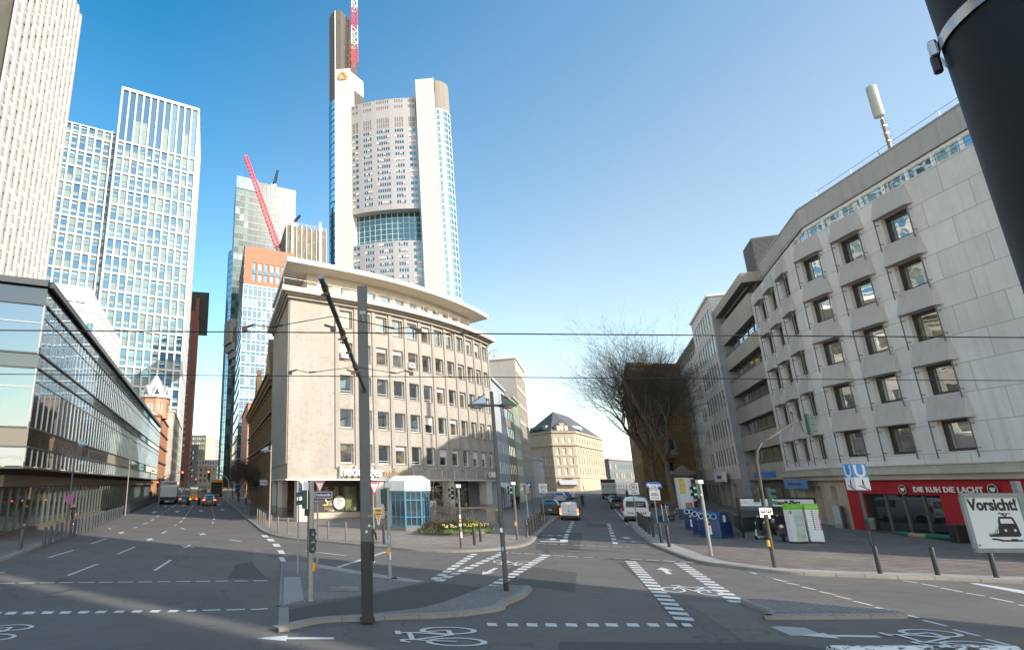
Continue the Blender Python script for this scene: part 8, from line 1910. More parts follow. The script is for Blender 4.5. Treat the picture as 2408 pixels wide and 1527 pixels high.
q = MB(); q.rbox(-.72, 0, .75, .72, 1.5, 1.55, YLW, .14); q.rbox(-.62, .1, 1.5, .62, 1.45, 1.72, YLW, .1); q.obj('engine_hood', t); q = MB(); q.rbox(-.70, -.08, .62, .70, .2, .85, TRIM, .05); q.obj('counterweight', t); q = MB(); q.rbox(-.66, 1.1, 1.55, .66, 2.5, 2.75, CARG, .08); q.rbox(-.72, 1.0, 2.72, .72, 2.55, 2.86, WHV, .05); q.obj('cab', t)
q = MB()
for k in range(4): q.face([(-.5 + .26 * k, -.012, 1.08), (-.38 + .26 * k, -.012, 1.08), (-.30 + .26 * k, -.012, 1.36), (-.42 + .26 * k, -.012, 1.36)], SR_ if k % 2 == 0 else SW)
q.obj('warning_stripes', t)
for y in (.75, 2.8):
 for s in (-1, 1): wheel(t, s * .86, y, .56, .36)
for s in (-1, 1): q = MB(); q.rbox(s * .5 - .12, -.1, .88, s * .5 + .12, -.02, 1.0, LBRK if s > 0 else LAMB, .02); q.obj('tail_light', t)
a_, b_ = Z2(1092, 1080), Z2(1320, 1080); g, sc = place(a_[0], b_[0], 2.5, a_[1])
t = thing('refuse_truck', 'orange truck with a dark open rear far down the left street', 'truck', g, RZL, sc=sc); ORT = paint('truck_orange', (.50, .24, .03), .5, .08, 2)
q = MB(); q.box(-1.25, 0, .7, -1.05, 2.2, 3.0, ORT); q.box(1.05, 0, .7, 1.25, 2.2, 3.0, ORT); q.box(-1.25, -.05, 2.75, 1.25, 2.2, 3.25, ORT); q.box(-1.05, .6, .7, 1.05, .7, 2.75, BLACK); q.box(-1.25, 2.2, .7, 1.25, 7, 3.1, PALEB); q.obj('hopper', t); q = MB(); q.box(-1.2, -.1, .5, 1.2, 6.8, .7, TRIM); q.obj('chassis', t); q = MB(); q.add(text_mb('Abfallwirtschaft', .28, SBK, .002), Matrix.Translation((0, -.06, 3.0))); q.obj('lettering', t)
for y in (1.4, 6.2):
 for s in (-1, 1): wheel(t, s * 1.0, y, .5, .3)
a_, b_ = Z2(697, 1040), Z2(775, 1040); g, sc = place(a_[0], b_[0], 1.95, 1176); car('service_car', 'orange service car with a flashing light ahead of the wheel loader', 'car', SUV, paint('car_orange', (.6, .20, .03), .4, .05, 2), g + Vector((0, 8, .1)), RZL, sc, side=(.9, 3.1))
a_, b_ = Z2(945, 965), Z2(1032, 965); g, sc = place(a_[0], b_[0], 1.95, a_[1] + 4); car('saloon_car', 'small dark car far away in the middle of the left street', 'car', SED, DKB_, g, RZL, min(sc, 1.2), side=(1.2, 3.2))
a_, b_ = Z2(1040, 985), Z2(1095, 985); g, sc = place(a_[0], b_[0], 1.95, a_[1] + 4); car('parked_van', 'white van far away beside the orange truck', 'van', BVAN, WHV, g, RZL, min(sc, 1.2), lights='high', side=(2.2, 3.9), rearg=False)
def hang_signal(lab, pole_uv, arm_v, head_uv, y, col=GALV, grp='signal arms over the left street'):
 p0_ = P(*pole_uv, y); p0_.z = gz(0, y); ph_ = P(*head_uv, y); t = thing('hanging_signal', lab, 'traffic light', p0_, 0, grp); s_ = 1 if ph_.x > p0_.x else -1; za = zat(arm_v, y)
 q = MB(); q.tube([Vector((0, 0, 0)), Vector((0, 0, za - p0_.z - .9)), Vector((s_ * .5, 0, za - p0_.z - .25)), Vector((s_ * 1.4, 0, za - p0_.z)), Vector((ph_.x - p0_.x, 0, ph_.z - p0_.z + .3))], [.1, .09, .08, .07, .05], col, 8); q.obj('pole_arm', t)
 q = MB(); q.rbox(-.17, -.1, -1.0, .17, .1, .45, SIGB, .03); q.obj('signal_head', t, loc=ph_ - p0_); q = MB(); disc(q, 0, .2, .14, -.11, emit('red_signal', (1.0, .05, .03), 5.0), 14); disc(q, 0, -.2, .12, -.105, SIGLENS, 12); disc(q, 0, -.6, .12, -.105, SIGLENS, 12); q.obj('lamp', t, loc=ph_ - p0_)
hang_signal('red traffic light on a curved arm from the left pavement over the street', Z2(205, 830), Z2(0, 690)[1], Z2(605, 668), 92)
hang_signal('red traffic light on a pale arm reaching from the right over the left street', Z2(1425, 900), Z2(0, 690)[1], Z2(1075, 655), 96, LAMPS)
hang_signal('far red traffic light on a long curved arm', Z2(640, 880), Z2(0, 790)[1], Z2(845, 780), 170)
g_ = G(*TL(1400, 190)); t = thing('traffic_light', 'red pedestrian signal on a post next to the grey box truck', 'traffic light', g_); q = MB(); q.tube([(0, 0, 0), (0, 0, 4)], .07, LAMPG, 8); q.obj('pole', t); q = MB(); q.rbox(-.17, -.14, 2.6, .17, .1, 3.7, SIGB, .03); q.obj('signal_head', t); q = MB(); disc(q, 0, 3.45, .15, -.15, emit('red_signal', (1.0, .05, .03), 5.0), 14); q.obj('lamp', t)
# ================================================================ people
SKIN = paint('skin', (.42, .25, .18), .6, .08, 6); HAIRD = paint('hair_dark', (.02, .015, .012), .7, .2, 8); CLBLK = paint('cloth_black', (.012, .012, .014), .85, .2, 5); CLDK = paint('cloth_charcoal', (.03, .03, .035), .85, .2, 5); CLBL = paint('cloth_blue', (.03, .06, .14), .85, .2, 5); CLRED = paint('cloth_red', (.30, .02, .03), .85, .15, 5); CLWH = paint('cloth_white', (.62, .62, .62), .8, .06, 5); SHOEW = paint('shoe_white', (.66, .66, .68), .6, .05, 6); CLGR = paint('cloth_grey', (.12, .12, .125), .85, .15, 5); CLTAN = paint('cloth_tan', (.22, .15, .09), .85, .15, 5)
m, nt, b = newmat('cloth_camouflage'); tc_ = N(nt, 'ShaderNodeTexCoord'); n1_ = noise(nt, tc_.outputs['Object'], 9, 2, .5); c_ = mixc(nt, ramp(nt, n1_, .46, .50), (.085, .075, .03), (.035, .045, .016)); n2_ = noise(nt, tc_.outputs['Object'], 12, 2, .4); c_ = mixc(nt, ramp(nt, n2_, .56, .60), c_, (.016, .013, .009)); nt.links.new(c_, b.inputs['Base Color']); b.inputs['Roughness'].default_value = .9; MATS['cloth_camouflage'] = m; CAMO = m
def person(lab, g, rz, joints, clothes, sc=1.0, hair=HAIRD, hood=None, extra=None, hair_len=.0, skinm=SKIN):
 """joints: dict of points in metres, person faces -y.  body = one skinned mesh"""
 J = dict(hip=(0, 0, .95), waist=(0, .0, 1.10), chest=(0, .01, 1.34), neck=(0, .01, 1.52), head=(0, -.02, 1.66), top=(0, -.01, 1.775),
             lsh=(.18, .01, 1.44), lel=(.23, .03, 1.16), lwr=(.24, -.05, .92), rsh=(-.18, .01, 1.44), rel=(-.23, .03, 1.16), rwr=(-.24, -.05, .92),
             lhp=(.09, 0, .92), lkn=(.10, -.02, .50), lan=(.10, .03, .09), lto=(.11, -.13, .04), rhp=(-.09, 0, .92), rkn=(-.10, -.02, .50), ran=(-.10, .03, .09), rto=(-.11, -.13, .04))
 J.update(joints); J = {k: Vector(v) for k, v in J.items()}
 order = list(J); vs = [J[k] for k in order]; ix = {k: i for i, k in enumerate(order)}
 rad = dict(hip=.15, waist=.135, chest=.165, neck=.06, head=.098, top=.075, lsh=.078, lel=.052, lwr=.036, lhp=.10, lkn=.062, lan=.044, lto=.042)
 for k in ('sh', 'el', 'wr', 'hp', 'kn', 'an', 'to'): rad['r' + k] = rad['l' + k]
 ed = [('hip', 'waist'), ('waist', 'chest'), ('chest', 'neck'), ('neck', 'head'), ('head', 'top'), ('chest', 'lsh'), ('lsh', 'lel'), ('lel', 'lwr'), ('chest', 'rsh'), ('rsh', 'rel'), ('rel', 'rwr'), ('hip', 'lhp'), ('lhp', 'lkn'), ('lkn', 'lan'), ('lan', 'lto'), ('hip', 'rhp'), ('rhp', 'rkn'), ('rkn', 'ran'), ('ran', 'rto')]
 edges = [(ix[a_], ix[b_]) for a_, b_ in ed]; rr = [rad[k] for k in order]
 for s in 'lr':      # hand: palm, four fingers, thumb
  w_ = J[s + 'wr']; d = (w_ - J[s + 'el']).normalized(); side = d.cross(Vector((0, 1, 0))); side = side.normalized() if side.length > .1 else Vector((1, 0, 0)); nrm_ = side.cross(d).normalized()
  vs.append(w_ + d * .07); rr.append(.034); pi = len(vs) - 1; edges.append((ix[s + 'wr'], pi))
  for k, ln_ in enumerate((.075, .085, .08, .065)):
   vs.append(w_ + d * .105 + side * (.027 - .018 * k)); rr.append(.010); edges.append((pi, len(vs) - 1)); vs.append(vs[-1] + d * ln_ * .8 - nrm_ * .025); rr.append(.008); edges.append((len(vs) - 2, len(vs) - 1))
  vs.append(w_ + d * .06 + side * .05 - nrm_ * .01); rr.append(.010); edges.append((pi, len(vs) - 1))
 me = bpy.data.meshes.new('person_body'); me.from_pydata([tuple(v) for v in vs], edges, []); o = bpy.data.objects.new('body', me); COL.objects.link(o)
 sk = o.modifiers.new('skin', 'SKIN'); sk.use_smooth_shade = True
 for i, v in enumerate(me.skin_vertices[0].data): v.radius = (rr[i], rr[i] * (.78 if order[i] in ('hip', 'waist', 'chest') else 1) if i < len(order) else rr[i]); v.use_root = (i == ix['hip'])
 ss = o.modifiers.new('sub', 'SUBSURF'); ss.levels = 1; ss.render_levels = 1
 dg = bpy.context.evaluated_depsgraph_get(); m2 = bpy.data.meshes.new_from_object(o.evaluated_get(dg)); bpy.data.objects.remove(o)
 top_m, leg_m, shoe_m = clothes
 for m_ in (skinm, top_m, leg_m, shoe_m, hair): m2.materials.append(m_)
 segs = [(J[a_], J[b_], kind) for a_, b_, kind in (('hip', 'waist', 1), ('waist', 'chest', 1), ('chest', 'neck', 1), ('chest', 'lsh', 1), ('lsh', 'lel', 1), ('lel', 'lwr', 1), ('chest', 'rsh', 1), ('rsh', 'rel', 1), ('rel', 'rwr', 1), ('neck', 'head', 0), ('head', 'top', 0), ('hip', 'lhp', 2), ('lhp', 'lkn', 2), ('lkn', 'lan', 2), ('hip', 'rhp', 2), ('rhp', 'rkn', 2), ('rkn', 'ran', 2), ('lan', 'lto', 3), ('ran', 'rto', 3))]
 for p in m2.polygons:
  c = p.center; best = min(segs, key=lambda s: (c - (s[0] + (s[1] - s[0]) * max(0, min(1, (c - s[0]).dot(s[1] - s[0]) / max(1e-6, (s[1] - s[0]).length_squared))))).length); k = best[2]
  if k == 1 and (min((c - J['lwr']).length, (c - J['rwr']).length) < .05 or (best[1] in (J['lwr'], J['rwr']) and (c - best[1]).dot(best[1] - best[0]) > 0)): k = 0
  if k == 0 and c.z > J['head'].z - .02 and (c.y > J['head'].y + .0 or c.z > J['head'].z + .065) and (c - J['head']).length < .3: k = 4
  p.material_index = k; p.use_smooth = True
 t = thing('person', lab, 'person', g, rz, None, sc); o = bpy.data.objects.new('body', m2); COL.objects.link(o); o.parent = t
 h = J['head']; q = MB(); q.lathe([(0, 0), (.016, .005), (.012, .03), (.004, .045)], skinm, 8, T=Matrix.Translation(h + Vector((0, -.092, -.035)))); 
 for s in (-1, 1): q.lathe([(.012, 0), (.018, .02), (.01, .04)], skinm, 8, T=Matrix.Translation(h + Vector((s * .092, .01, -.02))))
 for s in (-1, 1): q.box(h.x + s * .036 - .013, h.y - .094, h.z + .004, h.x + s * .036 + .013, h.y - .086, h.z + .016, HAIRD)
 q.box(h.x - .024, h.y - .092, h.z - .065, h.x + .024, h.y - .086, h.z - .056, CLRED); q.obj('face', t)
 q = MB(); prof = []
 for k in range(7): a = math.pi / 2 * k / 6; prof.append((.108 * math.cos(a), .118 * math.sin(a)))
 q.lathe(prof, hair, 14, T=Matrix.Translation(h + Vector((0, .018, .02 - hair_len * .3)))); 
 if hair_len: q.rbox(h.x - .1, h.y + .02, h.z - hair_len, h.x + .1, h.y + .12, h.z + .06, hair, .05)
 q.obj('hair', t)
 if top_m is not None:   # coat skirt closes the jacket over the hips
  q = MB(); c0 = J['hip']; q.lathe([(.19, -.10), (.185, .05), (.165, .2), (.15, .26)], top_m, 16, T=Matrix.Translation(c0) @ Matrix.Scale(.82, 4, (0, 1, 0))); q.obj('jacket_hem', t)
 if extra: extra(t, J)
 return t
walk = dict(lkn=(.10, -.16, .52), lan=(.10, -.22, .10), lto=(.10, -.37, .06), rkn=(-.09, .06, .50), ran=(-.09, .30, .15), rto=(-.09, .20, .04), lel=(.24, .14, 1.18), lwr=(.23, .10, .93), rel=(-.24, -.08, 1.17), rwr=(-.22, -.24, .98))
def gp(uv, add=.115): g = G(*uv); return g + Vector((0, 0, add))
phone = dict(walk); phone.update(rel=(-.30, -.06, 1.22), rwr=(-.15, -.08, 1.52)); phone.update(lkn=(.10, -.06, .51), lan=(.11, -.04, .09), lto=(.14, -.18, .04))
def ph_ex(t, J): q = MB(); w_ = J['rwr']; q.box(w_.x + .03, w_.y - .03, w_.z + .02, w_.x + .045, w_.y + .03, w_.z + .16, SBK); q.obj('phone', t); 
person('man in black coat and white shoes phoning beside the glass hall', gp(TL(640, 424)), R(-20), phone, (CLBLK, CLBLK, SHOEW), 1.05, extra=ph_ex)
camo_walk = dict(walk); camo_walk.update(lkn=(.08, .04, .5), lan=(.08, .32, .22), lto=(.09, .26, .10), rkn=(-.09, -.10, .5), ran=(-.09, -.12, .09), rto=(-.10, -.27, .04))
def cap_ex(t, J): q = MB(); h = J['head']; q.lathe([(.115, .03), (.112, .08), (.07, .13), (0, .14)], CLBLK, 14, T=Matrix.Translation(h)); q.obj('cap', t)
person('person in a camouflage jacket half hidden behind the tram mast', G(*TM(1058, 755)) + Vector((0, 0, .0)), R(160), camo_walk, (CAMO, CLBLK, SHOEW), 1.06, extra=cap_ex)
person('person in a long black coat with a pale bag walking along the narrow street', gp(TC(118, 278)), R(170), walk, (CLBLK, CLBLK, CLBLK), 1.1, hair_len=.16)
person('person in red walking next to the one in the long black coat', gp(TC(70, 262)), R(150), walk, (CLRED, CLBLK, CLBLK), 1.05)
person('person in dark clothes on the left pavement of the narrow street', gp(Z3(125, 438)), R(160), walk, (CLDK, CLBLK, CLBLK), 1.05, hair_len=.14)
person('person in red trousers and dark jacket on the left pavement', gp(Z3(205, 420)), R(150), walk, (CLDK, CLRED, CLBLK), 1.05)
person('man in a dark suit crossing at the far end of the narrow street', gp(Z3(1030, 312), 0), R(20), walk, (CLDK, CLDK, CLBLK), 1.05)
crouch = dict(hip=(0, .12, .62), waist=(0, .02, .78), chest=(0, -.16, .98), neck=(0, -.28, 1.12), head=(0, -.36, 1.22), top=(0, -.37, 1.335), lsh=(.18, -.18, 1.06), lel=(.22, -.34, .86), lwr=(.14, -.5, .74), rsh=(-.18, -.18, 1.06), rel=(-.22, -.34, .86), rwr=(-.14, -.5, .74), lhp=(.09, .12, .6), lkn=(.14, -.22, .48), lan=(.12, .0, .09), lto=(.13, -.16, .04), rhp=(-.09, .12, .6), rkn=(-.14, -.2, .48), ran=(-.12, .02, .09), rto=(-.13, -.14, .04))
person('person bending down behind the parked white van', gp(Z3(1850, 520), .05), R(30), crouch, (CLBL, CLBLK, CLBLK), 1.1)
person('person unloading goods by the trees on the plaza', gp(Z3(1830, 470), .1), R(0), dict(lwr=(.2, -.28, 1.1), rwr=(-.2, -.28, 1.1), lel=(.25, -.02, 1.15), rel=(-.25, -.02, 1.15)), (CLGR, CLBLK, CLBLK), 1.05)
person('dark dressed person waiting beside the grey box truck', gp(TL(1345, 196)), R(10), {}, (CLBLK, CLBLK, CLBLK), 1.05)
person('person in a dark jacket standing on the right pavement of the left street', gp(Z2(1600, 1180)), R(0), {}, (CLDK, CLRED, CLBLK), 1.05)
person('worker in pale clothes crossing far down the left street', gp(Z2(575, 1070), 0), R(-60), walk, (CLWH, CLGR, CLBLK), 1.0)
YV = paint('vest_yellow', (.55, .6, .05), .7, .05, 5)
person('worker in a yellow vest far down the left street', gp(Z2(1045, 1000), 0), R(0), walk, (YV, CLDK, CLBLK), 1.0)
BFR = paint('bike_frame_dark', (.02, .02, .022), .4, .1, 5); BFW = paint('bike_frame_white', (.6, .6, .58), .4, .05, 5); BFB = paint('bike_frame_blue', (.02, .12, .22), .4, .05, 5)
def bicycle(name, lab, g, rz, fr, sc=1.05, grp=None, lean=0):
 t = thing(name, lab, 'bicycle', g, rz, grp, sc); t.rotation_euler = (0, lean, rz)
 for y in (-.52, .52):
  T = Matrix.Translation((0, y, .34)) @ Matrix.Rotation(R(90), 4, 'Y'); q = MB(); ring = [(.325 * math.cos(a), .325 * math.sin(a), 0) for a in [2 * math.pi * k / 24 for k in range(25)]]; q.tube([T @ Vector(p) for p in ring], .02, TYRE, 6, False)
  w_ = q.obj('wheel', t); q = MB()
  for k in range(10): a = 2 * math.pi * k / 10; q.bar(T @ Vector((0, 0, 0)), T @ Vector((.31 * math.cos(a), .31 * math.sin(a), 0)), .005, .005, RIM)
  q.obj('spokes', w_)
 q = MB(); A_ = (0, -.10, .30); 
 for a_, b_, r_ in (((0, .52, .34), A_, .013), ((0, .52, .34), (0, .16, .72), .011), (A_, (0, .20, .86), .016), ((0, .17, .74), (0, -.34, .80), .016), (A_, (0, -.36, .74), .018), ((0, -.52, .34), (0, -.37, .74), .014), ((0, -.37, .74), (0, -.33, .98), .014)): q.tube([a_, b_], r_, fr, 6)
 q.obj('frame', t); q = MB(); q.tube([(-.28, -.22, 1.02), (-.2, -.33, 1.0), (.2, -.33, 1.0), (.28, -.22, 1.02)], .013, SBK, 6); q.obj('handlebar', t); q = MB(); q.rbox(-.07, .08, .86, .07, .32, .92, SBK, .03); q.obj('saddle', t); return t
bicycle('bicycle', 'white framed bicycle parked by the plane trees on the plaza', gp(TC(1560, 335)), R(65), BFW)
bicycle('bicycle', 'dark bicycle leaning by the trees behind the white one', gp(TC(1480, 320)), R(75), BFR)
bicycle('bicycle', 'dark bicycle beside the bins at the left street', gp(TL(2225, 318)), R(80), BFR)
bicycle('bicycle', 'second dark bicycle at the rack of the left street', gp(TL(2290, 315)), R(70), BFR)
t = bicycle('hire_bike', 'blue hire bicycle with a yellow front basket beside the stair railing', gp(TM(2200, 400)), R(165), BFB); q = MB(); q.rbox(-.2, -.72, .92, .2, -.42, 1.15, paint('basket_yellow', (.45, .5, .06), .5, .1, 5), .03); q.obj('basket', t)
gc = G(*Z3(1022, 600)); bz = R(170 - 180 + 168); cy = bicycle('bicycle', 'bicycle under the rider in the middle of the narrow street', gc, R(-12), BFR, 1.12)
ride = dict(hip=(0, .20, .98), waist=(0, .14, 1.13), chest=(0, .0, 1.35), neck=(0, -.06, 1.52), head=(0, -.10, 1.65), top=(0, -.10, 1.765), lsh=(.18, -.01, 1.44), lel=(.25, -.12, 1.22), lwr=(.24, -.24, 1.06), rsh=(-.18, -.01, 1.44), rel=(-.25, -.12, 1.22), rwr=(-.24, -.24, 1.06), lhp=(.09, .20, .95), lkn=(.12, -.14, .82), lan=(.11, .02, .44), lto=(.11, -.12, .40), rhp=(-.09, .20, .95), rkn=(-.12, -.05, .58), ran=(-.11, .02, .17), rto=(-.11, -.12, .14))
person('cyclist in dark clothes riding towards the crossing in the narrow street', gc, R(-12), ride, (CLDK, CLBLK, CLBLK), 1.12)
def scooter(lab, g, rz):
 t = thing('motor_scooter', lab, 'scooter', g, rz, 'motor scooters parked by the stairs', 1.05); 
 for y in (-.62, .62): wheel(t, 0, y, .25, .12)
 q = MB(); q.rbox(-.2, .15, .35, .2, .95, .78, DKB_, .1); q.rbox(-.16, -.25, .28, .16, .3, .4, DKB_, .04); q.rbox(-.22, -.42, .3, .22, -.3, .95, DKB_, .05); q.obj('body', t); q = MB(); q.rbox(-.15, .1, .78, .15, .85, .88, SBK, .05); q.obj('seat', t); q = MB(); q.tube([(0, -.62, .3), (0, -.36, 1.0)], .04, DKB_, 8); q.tube([(-.35, -.28, 1.05), (0, -.36, 1.02), (.35, -.28, 1.05)], .02, SBK, 6); q.obj('handlebar', t)
 q = MB(); q.lathe([(0, 0), (.09, .02), (.1, .08)], CHRM, 14, T=Matrix.Translation((0, -.42, .9)) @ Matrix.Rotation(R(90), 4, 'X')); q.obj('headlight', t); q = MB()
 for s in (-1, 1): q.tube([(s * .3, -.3, 1.05), (s * .34, -.33, 1.25)], .008, SBK, 5); q.lathe([(.05, 0), (.05, .015)], CHRM, 10, T=Matrix.Translation((s * .34, -.33, 1.28)) @ Matrix.Rotation(R(90), 4, 'X'))
 q.obj('mirrors', t)
scooter('black motor scooter nearest the map stands', gp(TR(235, 570)), R(-35)); scooter('black motor scooter further left by the stair entrance', gp(TR(150, 510)), R(-30)); scooter('black motor scooter half hidden behind the rusty signal post', gp(TR(200, 540)) + Vector((.2, 1.5, 0)), R(-32))
g = gp(TC(2252, 558)); t = thing('electric_scooter', 'white and green electric kick scooter standing by the stair panels', 'kick scooter', g, R(-62), sc=1.05); ESW = paint('scooter_white', (.62, .64, .62), .4, .05, 4); ESG = paint('scooter_green', (.05, .45, .10), .4, .05, 4)
for y in (0, 1.0): wheel(t, 0, y, .13, .06)
q = MB(); q.rbox(-.09, .1, .13, .09, .95, .18, ESW, .03); q.tube([(0, .12, .16), (0, .02, .45)], .04, ESW, 8); q.obj('deck', t); q = MB(); q.tube([(0, 0, .2), (0, .12, .62)], .035, ESW, 8); q.tube([(0, .12, .62), (0, .18, .92)], .033, SBK, 8); q.tube([(0, .18, .92), (0, .21, 1.1)], .035, ESG, 8); q.obj('stem', t); q = MB(); q.tube([(-.26, .26, 1.13), (0, .21, 1.12), (.26, .26, 1.13)], .018, SBK, 6); q.obj('handlebar', t)
g = gp(TR(860, 462)); t = thing('utility_cabinet', 'grey utility cabinet with a warning triangle against the stone pier', 'cabinet', gp(TR(765, 452)), R(40)); CABG = paint('cabinet_grey', (.30, .32, .33), .55, .08, 2, stain=.2); CABB = paint('cabinet_base', (.22, .21, .19), .8, .1, 2)
q = MB(); q.box(0, -.02, 0, 1.5, .5, .35, CABB); q.obj('base', t); q = MB(); q.rbox(.02, 0, .35, 1.48, .46, 1.72, CABG, .02); q.box(.0, -.03, 1.72, 1.5, .5, 1.78, CABG); q.obj('casing', t); q = MB(); q.face([(.25, -.006, 1.15), (.5, -.006, 1.15), (.375, -.006, 1.38)], SOR); q.box(.745, -.004, .4, .755, -.001, 1.7, DKT); q.obj('warning_triangle', t)
a_, b_ = gp(TR(1070, 492)), gp(TR(1810, 578)); t = thing('folded_parasol', 'folded green parasol with printed cloth lying along the red restaurant front', 'parasol', a_); d_ = b_ - a_; GRC = paint('parasol_green', (.02, .13, .075), .8, .2, 3); PRT = paint('parasol_print', (.30, .22, .12), .8, .4, 6)
q = MB(); q.tube([Vector((0, 0, .12)), d_ * .3 + Vector((0, 0, .14))], .05, paint('parasol_pole', (.09, .045, .03), .6, .1, 3), 8); q.obj('pole', t); q = MB(); q.tube([d_ * f + Vector((0, 0, .14 + .06 * math.sin(f * 9))) for f in (.26, .32, .4, .5, .62, .75, .9, .98)], [.05, .13, .17, .18, .19, .18, .17, .1], GRC, 10); q.obj('cloth', t); q = MB(); q.tube([d_ * f + Vector((0, 0, .145 + .06 * math.sin(f * 9))) for f in (.46, .5, .58, .62, .66)], [.186, .19, .198, .2, .196], PRT, 10); q.obj('print', t); q = MB(); q.rbox(-.14, -.14, 0, .14, .14, .28, SBK, .05); q.obj('foot', t, loc=d_ * .99)
t = thing('planter_box', 'low black box standing by the restaurant behind the tram warning sign', 'box', gp(TR(1900, 590)), R(5)); q = MB(); q.rbox(-.7, 0, 0, .7, .5, 1.05, SBK, .04); q.box(-.74, -.04, 1.02, .74, .54, 1.1, DKB); q.obj('casing', t)
t = thing('advertising_column', 'round advertising column with posters and a dark scalloped cap', 'advertising column', G(1623, 1222)); POST1 = paint('poster_white', (.55, .57, .60), .6, .05, 1.5); POST2 = paint('poster_yellow', (.55, .38, .05), .6, .3, 2.5); POSTR = paint('poster_dark_red', (.16, .02, .03), .6, .3, 2); CLB = paint('column_base', (.07, .07, .075), .7, .15, 1); CAPC = paint('cap_brown', (.09, .065, .05), .7, .2, 2)
g = Vector(t.location); zt = zat(1122, g.y) - g.z; q = MB(); q.lathe([(1.0, -.3), (1.0, 1.1), (.93, 1.15)], CLB, 28); q.obj('base', t); q = MB(); q.lathe([(.92, 1.1), (.92, zt)], POST1, 32); q.obj('drum', t)
def wrap(a0, a1, z0, z1, m, r=.928):
 q = MB(); q.grid([[(r * math.cos(R(a0 + (a1 - a0) * k / 8)), r * math.sin(R(a0 + (a1 - a0) * k / 8)), z) for k in range(9)] for z in (z0, z1)], m, True); return q
wrap(205, 240, zt * .62, zt - .1, POST2).obj('poster', t); wrap(278, 318, zt * .5, zt - .2, POSTR, .93).obj('poster', t); wrap(225, 265, 1.2, zt * .42, paint('poster_food', (.30, .16, .08), .6, .4, 3)).obj('poster', t); wrap(275, 320, 1.2, zt * .45, POSTR).obj('poster', t)
pq = wrap(288, 303, zt * .66, zt * .86, SKIN, .934); pq.obj('poster_face', t)
q = MB(); q.lathe([(.95, zt), (1.25, zt + .25), (1.28, zt + .42), (1.15, zt + .5)], CAPC, 28); q.lathe([(1.15, zt + .5), (.7, zt + .8), (.4, zt + 1.05), (.2, zt + 1.2), (0, zt + 1.25)], CAPC, 20)
for k in range(20): a = 2 * math.pi * k / 20; q.lathe([(.15, 0), (.15, .15), (.08, .26), (0, .28)], CAPC, 8, (1.13 * math.cos(a), 1.13 * math.sin(a), zt + .42))
q.obj('cap', t)
t = thing('step_ladder', 'aluminium step ladder standing near the bicycles', 'ladder', gp(TC(1440, 385)), R(-20)); q = MB()
for x in (-.22, .22): q.bar((x, 0, 0), (x * .8, .35, 1.6), .05, .03, ALU); q.bar((x, .75, 0), (x * .8, .38, 1.6), .04, .03, ALU)
for k in range(5): q.bar((-.21, .06 * k + .06, .28 * k + .25), (.21, .06 * k + .06, .28 * k + .25), .09, .02, ALU)
q.obj('ladder_frame', t)
t = thing('black_crate', 'black case on the ground beside the step ladder', 'case', gp(TC(1490, 385)), R(-30)); q = MB(); q.rbox(-.3, -.2, 0, .3, .2, .55, SBK, .03); q.box(-.08, -.21, .3, .08, -.2, .36, GREYF); q.obj('shell', t)
t = thing('yellow_hand_tool', 'yellow upright jack standing next to the step ladder', 'tool', gp(TC(1465, 350)), R(-20)); q = MB(); q.rbox(-.14, -.1, 0, .14, .1, .25, YLST if False else YELB, .03); q.tube([(0, 0, .2), (0, .02, 1.15)], .05, YELB, 8); q.box(-.14, -.03, 1.1, .14, .03, 1.17, SW); q.obj('jack_body', t)
t = thing('blue_bucket', 'blue bucket beside the one way sign post', 'bucket', gp(TC(1385, 388))); q = MB(); q.lathe([(.22, 0), (.27, .5), (.28, .55), (.25, .55), (.2, .1)], BLUT, 16); q.obj('bucket', t)
t = thing('motorbike', 'red motorbike parked under the plane trees', 'motorbike', gp(TC(1375, 262)), R(70), sc=1.05); 
for y in (-.7, .7): wheel(t, 0, y, .3, .14)
q = MB(); q.rbox(-.18, -.3, .4, .18, .5, .85, REDV, .1); q.rbox(-.2, -.72, .55, .2, -.5, 1.0, REDV, .08); q.obj('body', t); q = MB(); q.rbox(-.14, .1, .85, .14, .8, .95, SBK, .05); q.tube([(-.35, -.4, 1.08), (0, -.5, 1.02), (.35, -.4, 1.08)], .02, SBK, 6); q.obj('seat', t)
t = thing('hotel_sign', 'small blue hotel sign jutting out from the old sandstone house', 'sign', P(*TM(100, 32), 74)); q = MB(); q.box(-.5, 0, -.38, .5, .1, .38, SNV); q.obj('board', t); q = MB(); q.add(text_mb('HOTEL', .32, SW, .01, bold=.008), Matrix.Translation((0, -.01, .17))); q.add(text_mb('WILLY', .32, SW, .01, bold=.008), Matrix.Translation((0, -.01, -.17))); q.obj('lettering', t)
t = thing('waste_bin', 'black waste bins beside the bicycles at the left street', 'waste bin', gp(TL(2262, 330))); q = MB(); q.rbox(-.35, -.3, 0, .35, .3, 1.25, SBK, .04); q.rbox(-.38, -.34, 1.25, .38, .34, 1.33, SBK, .03); q.obj('bin', t)
aw = bays[12] + Vector((.4, 1.0)); t = thing('awning', 'white awning with a striped edge beside the right end of the corner house', 'awning', (aw.x, aw.y, 0)); q = MB(); zz_ = 3.9
T = RZ(R(60)); q.face([T @ Vector(p) for p in ((0, 0, zz_), (5, 0, zz_), (5, -2.2, 2.9), (0, -2.2, 2.9))], CLWH); q.face([T @ Vector(p) for p in ((0, -2.2, 2.9), (5, -2.2, 2.9), (5, -2.2, 2.55), (0, -2.2, 2.55))], CLWH); q.face([T @ Vector(p) for p in ((0, -2.203, 2.72), (5, -2.203, 2.72), (5, -2.203, 2.66), (0, -2.203, 2.66))], SNV); q.face([T @ Vector(p) for p in ((0, 0, zz_), (0, -2.2, 2.9), (0, -2.2, 2.8), (0, 0, 3.5))], CLWH); q.obj('cloth', t)
BENW = paint('bench_wood', (.24, .085, .03), .6, .2, 3)
